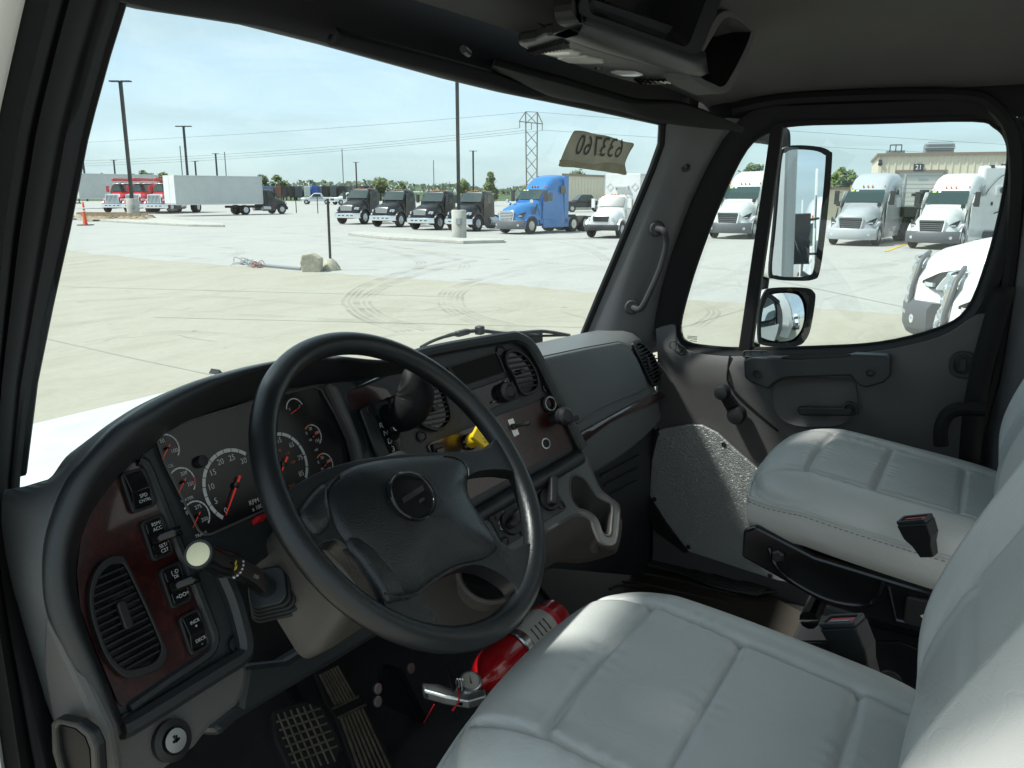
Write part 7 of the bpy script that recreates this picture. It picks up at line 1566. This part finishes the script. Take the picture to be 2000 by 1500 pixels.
# ---- seats
def sgp(a, p): return math.copysign(abs(a) ** p, a)
def seat(name, label, xc):
    root = thing(name, label, 'seat', (xc, .2, 1.14), 'grey vinyl seats')
    N = 110; rows = []; y0, y1 = -.06, .495; ym = (y0 + y1) / 2; hl_ = (y1 - y0) / 2
    def warp(t): return math.sin(t * math.pi / 2) * .86 + .14 * t if False else (t * (1.35 - .35 * t * t))
    def surf(u, v):
        k = .36
        X = u * math.sqrt(1 - k * v * v / 2 * (1 if v > 0 else .55)) * .268; Y = v * math.sqrt(1 - k * u * u / 2)
        d = (abs(u) ** 7 + abs(v) ** 7) ** (1 / 7); d = min(1, d)
        zc = 1.738 - .14 * (.495 - (ym + Y * hl_)) * (1 if v < .9 else 1)
        z = zc + .012 * (sgp(abs(u), 1) if False else max(0, min(1, (abs(u) - .5) / .22))) * (1 if v < .55 else max(0, 1 - (v - .55) / .3)) - .006 * (1 - u * u) * (1 - v * v)
        z -= .062 * (1 - (1 - d ** 5.0) ** .5)
        yy = ym + Y * hl_
        def puck(dist, s): return .0016 * math.exp(-(abs(dist) - .016) ** 2 / .00012) * math.sin(s * 190 + 3 * math.sin(s * 41)) * (.5 + .5 * math.sin(s * 23 + 1))
        # seams: side lines, a front line and two cross lines press into the foam
        def gro(dist, s=.0065, a=.0095): return a * math.exp(-(dist / s) ** 2)
        xl = .165 + .006 * math.sin(v * 2)
        pil = 0
        z -= gro(abs(X) - xl, .0055, .011) * max(0, min(1, (.96 - v) / .08))
        z += puck(abs(X) - xl, yy) * (1 if abs(v) < .9 else 0)
        if abs(X) < xl + .004:
            for yl in (.385, .245, .090): z += puck(yy - yl, X) * max(0, 1 - abs(X) / xl)
            for yl in (.385 - .4 * X * X, .245, .090): z -= gro(yy - yl, .0055, .010)
        return V((xc + X, yy, z))
    ts = [warp(-1 + 2 * i / N) for i in range(N + 1)]
    g = MB(); grid_ = [[surf(u, v) for u in ts] for v in ts]; g.grid(grid_)
    # side wall: hangs from the rim and tucks under
    rim_ = grid_[0][:] + [grid_[i][-1] for i in range(1, N + 1)] + grid_[-1][-2::-1] + [grid_[i][0] for i in range(N - 1, 0, -1)]
    c0 = V((xc, ym, 0))
    def hang(p, dz, k): d = V((p.x - xc, p.y - ym, 0)); return V((xc + d.x * k, ym + d.y * k, p.z - dz))
    w = [rim_, [hang(p, .008, 1.012) for p in rim_], [hang(p, .025, 1.022) for p in rim_], [hang(p, .05, 1.016) for p in rim_], [hang(p, .078, .99) for p in rim_], [hang(p, .086, .9) for p in rim_]]
    g.grid(w, cv=True); cu = g.obj('cushion', M_vinyl, root, smooth=180, merge=True)
    g = MB(); pr_ = [hang(p, .004, 1.013) for p in rim_][::3]; g.tube(pr_, .0035, 6, closed=True); g.obj('piping', M_vinyl, cu)
    def dashes(name, pts, L=.006, r=.0009):
        g = MB(); acc_ = 0
        for a, b in zip(pts[:-1], pts[1:]):
            l_ = (b - a).length; acc_ += l_
            if acc_ > L * 1.7: d = (b - a).normalized(); g.tube([b, b - d * L], r, 4); acc_ = 0
        if g.v: g.obj(name, M_thread, cu, smooth=0)
    fine = []
    for i in range(len(rim_)):
        a, b = hang(rim_[i], .013, 1.0185), hang(rim_[(i + 1) % len(rim_)], .013, 1.0185)
        for q in range(3): fine.append(a.lerp(b, q / 3))
    dashes('stitching', fine)
    # back: pillow in a reclined frame
    ub = V((0, -math.sin(rad(26)), math.cos(rad(26)))); nb = V((0, math.cos(rad(26)), math.sin(rad(26)))); ob = V((xc, .01, 1.63))
    M_ = 80
    def bsurf(u, v):
        k = .42; wv = .238 + .030 * min(1, (v + 1) * .9) - .05 * max(0, v - .45) ** 1.4
        X = u * math.sqrt(1 - k * v * v / 2) * wv; H = (v * math.sqrt(1 - k * u * u / 2) + 1) * .40
        d = min(1, (abs(u) ** 6 + abs(v) ** 6) ** (1 / 6)); z = .075
        z += .046 * max(0, min(1, (abs(u) - .50) / .28)) ** 1.5 * max(0, 1 - abs(v) ** 4)
        z -= .085 * (1 - (1 - d ** 4.5) ** .5)
        xl = .150
        z -= .008 * math.exp(-((abs(X) - xl) / .006) ** 2) * (1 if abs(v) < .85 else 0)
        if abs(X) < xl:
            for hl2 in (.22, .44, .62): z -= .006 * math.exp(-((H - hl2) / .006) ** 2)
        return ob + V((X, 0, 0)) + ub * H + nb * z
    tb = [warp(-1 + 2 * i / M_) for i in range(M_ + 1)]
    gr = [[bsurf(u, v) for u in tb] for v in tb]; g = MB(); g.grid(gr)
    rim2 = gr[0][:] + [gr[i][-1] for i in range(1, M_ + 1)] + gr[-1][-2::-1] + [gr[i][0] for i in range(M_ - 1, 0, -1)]
    cb_ = ob + ub * .40
    def back_(p, dz, k): d = p - cb_; e = d - nb * d.dot(nb); return cb_ + e * k + nb * (d.dot(nb) - dz)
    g.grid([rim2, [back_(p, .01, 1.012) for p in rim2], [back_(p, .05, 1.018) for p in rim2], [back_(p, .09, 1.0) for p in rim2], [back_(p, .11, .9) for p in rim2], [back_(p, .115, .02) for p in rim2]], cv=True)
    bk_ = g.obj('backrest', M_vinyl, root, smooth=180, merge=True)
    g = MB(); g.tube([back_(p, .008, 1.012) for p in rim2][::2], .0035, 6, closed=True); g.obj('piping', M_vinyl, bk_)
    fine = []
    for i in range(len(rim2)):
        a, b = back_(rim2[i], .020, 1.0165), back_(rim2[(i + 1) % len(rim2)], .020, 1.0165)
        for q in range(3): fine.append(a.lerp(b, q / 3))
    g = MB(); acc_ = 0
    for a, b in zip(fine[:-1], fine[1:]):
        acc_ += (b - a).length
        if acc_ > .011 and (b - a).length > 1e-6: d = (b - a).normalized(); g.tube([b, b - d * .007], .0011, 4); acc_ = 0
    g.obj('stitching', M_thread, bk_, smooth=0)
    # frame and suspension below
    g = MB(); g.box((xc, .20, 1.52), (.44, .44, .05)); g.obj('pan', M_gloss, root, smooth=0, bevel=.01)
    for s in (-1, 1):
        x = xc + s * .245
        g = MB(); g.prism([V((x, y, z)) for y, z in ((.45, 1.615), (.475, 1.60), (.475, 1.54), (.42, 1.52), (.30, 1.475), (.10, 1.46), (-.05, 1.46), (-.05, 1.535), (.15, 1.555), (.33, 1.575))], (s * .02, 0, 0)); sp_ = g.obj('side_plate', M_gloss, root, smooth=0, bevel=.006)
        g = MB(); g.tube(spline([V((x + s * .022, y, z)) for y, z in ((.42, 1.575), (.39, 1.525), (.30, 1.49), (.22, 1.50), (.20, 1.55))], 5), .004, 6); g.tube([V((x + s * .022, .19, 1.545)), V((x + s * .022, .17, 1.48)), V((x + s * .022, -.04, 1.475))], .004, 6); g.obj('pressed_rib', M_gloss, sp_)
        g = MB(); g.lathe([(.014, 0), (.014, .008), (.01, .012), (.001, .012)], V((x + s * .02, .40, 1.562)), (s, 0, 0), 6); g.obj('bolt', M_screw, sp_)
        g = MB(); g.prism(rrect(V((x + s * .02, .115, 1.51)), V((0, 1, 0)), V((0, 0, 1)), .085, .055, .006), (s * .012, 0, 0)); hd_ = g.obj('adjuster', M_blk, sp_, smooth=0, bevel=.003)
        q = V((x + s * .0325, .118, 1.505)); g = MB(); g.prism([q + V((0, y, z)) for y, z in ((.012, 0), (0, .009), (-.012, 0), (0, -.009))], (s * .0006, 0, 0)); g.obj('diamond_mark', M_print, hd_, smooth=0)
        g = MB(); g.prism([V((x, y, z)) for y, z in ((.40, 1.36), (.38, 1.33), (.18, 1.25), (.02, 1.30), (-.06, 1.36), (-.02, 1.40), (.16, 1.43))], (s * .01, 0, 0)); sc_ = g.obj('scissor_arm', M_gloss, root, smooth=0, bevel=.003)
        g = MB(); g.lathe([(.024, 0), (.022, .004), (.008, .005), (.001, .009)], V((x + s * .01, .17, 1.34)), (s, 0, 0), 18); g.obj('pivot', M_screw, sc_)
        g = MB(); g.lathe([(.007, 0), (.001, .0005)], V((x + s * .0105, .32, 1.34)), (s, 0, 0), 12); g.obj('hole', M_carpet, sc_)
        g = MB(); g.prism([V((x, y, z)) for y, z in ((.42, 1.22), (.42, 1.19), (-.2, 1.15), (-.2, 1.20))], (s * .03, 0, 0)); g.obj('slide_rail', M_gloss, root, smooth=0, bevel=.004)
    for y_, z_ in ((.34, 1.40), (-.02, 1.28)): g = MB(); g.tube([V((xc - .2, y_, z_)), V((xc + .2, y_, z_))], .02, 10); g.obj('cross_tube', M_gloss, root)
    g = MB(); g.box((xc, .12, 1.17), (.5, .6, .05)); g.obj('base', M_blk, root, smooth=0, bevel=.01)
    return root
ds = seat('driver_seat', 'grey vinyl driver seat filling the lower right, nearest the camera', .885)
ps = dup(ds, 'grey vinyl passenger seat beside the passenger door, on a black suspension base'); ps.name = 'passenger_seat'; ps.location = (2 * XC - .885 + .01, .12, 1.15)
# ---- seat belt buckles
def buckle(lab, top, foot, w=.055):
    t = thing('seat_belt_buckle', lab, 'seat belt buckle', foot, 'black buckles with red buttons')
    ax = (top - foot).normalized(); xd = V((.35, .94, 0)); xd = (xd - ax * xd.dot(ax)).normalized(); yd = ax.cross(xd); L = (top - foot).length
    rows = [[foot + ax * (L * f) + p - foot for p in [foot + xd * (sx * w * .5 * k) + yd * (sy * .014 * k2) for sx, sy in ((-1, -1), (1, -1), (1, 1), (-1, 1))]] for f, k, k2 in ((0, .45, .7), (.35, .62, .9), (.6, .92, 1.1), (.97, 1.0, 1.15), (1.0, .98, 1.1))]
    g = MB(); g.grid(rows, cv=True, cap=True); bo = g.obj('body', M_blk, t, smooth=0, bevel=.004)
    g = MB(); g.prism(rrect(top + ax * .001, xd, yd, w * .74, .016, .004), ax * .004); g.obj('release_button', M_pink, bo, smooth=0, bevel=.0015)
    g = MB(); g.frame(rrect(top + ax * .0005, xd, yd, w, .031, .004), rrect(top + ax * .0005, xd, yd, w * .8, .020, .003), ax * .007); g.obj('lip', M_char, bo, smooth=0, bevel=.0015)
    g = MB(); g.prism(rrect(top + ax * .0055 + yd * .005, xd, yd, w * .6, .004, .001), ax * .001); g.obj('slot', M_gloss, bo, smooth=0)
buckle('black buckle with red button at the inner side of the driver seat', onX(1646, 1217, 1.19), onX(1700, 1330, 1.19), .062)
buckle('black scratched buckle with red button against the passenger seat cushion', onX(1788, 1018, 1.60), onX(1815, 1085, 1.60), .058)
# black padded arm loop behind the passenger seat
g = MB(); g.tube(spline([onX(1838, 870, 2.24), onX(1838, 835, 2.24), onX(1852, 808, 2.24), onX(1880, 798, 2.24), onX(1925, 800, 2.24)], 6), .017, 10); o = g.obj('grab_loop', M_rub); tag(o, 'black padded loop between passenger seat back and door', 'handle')
# grey webbing loop at the driver seat hinge
g = MB(); p = [onX(1775, 1422, 1.10), onX(1790, 1408, 1.10), onX(1812, 1402, 1.10), onX(1830, 1402, 1.10)]; g.tube(spline(p, 5), .006, 8); o = g.obj('cable_loop', M_vinyl); tag(o, 'pale grey cable loop at the base of the driver seat back', 'cable')
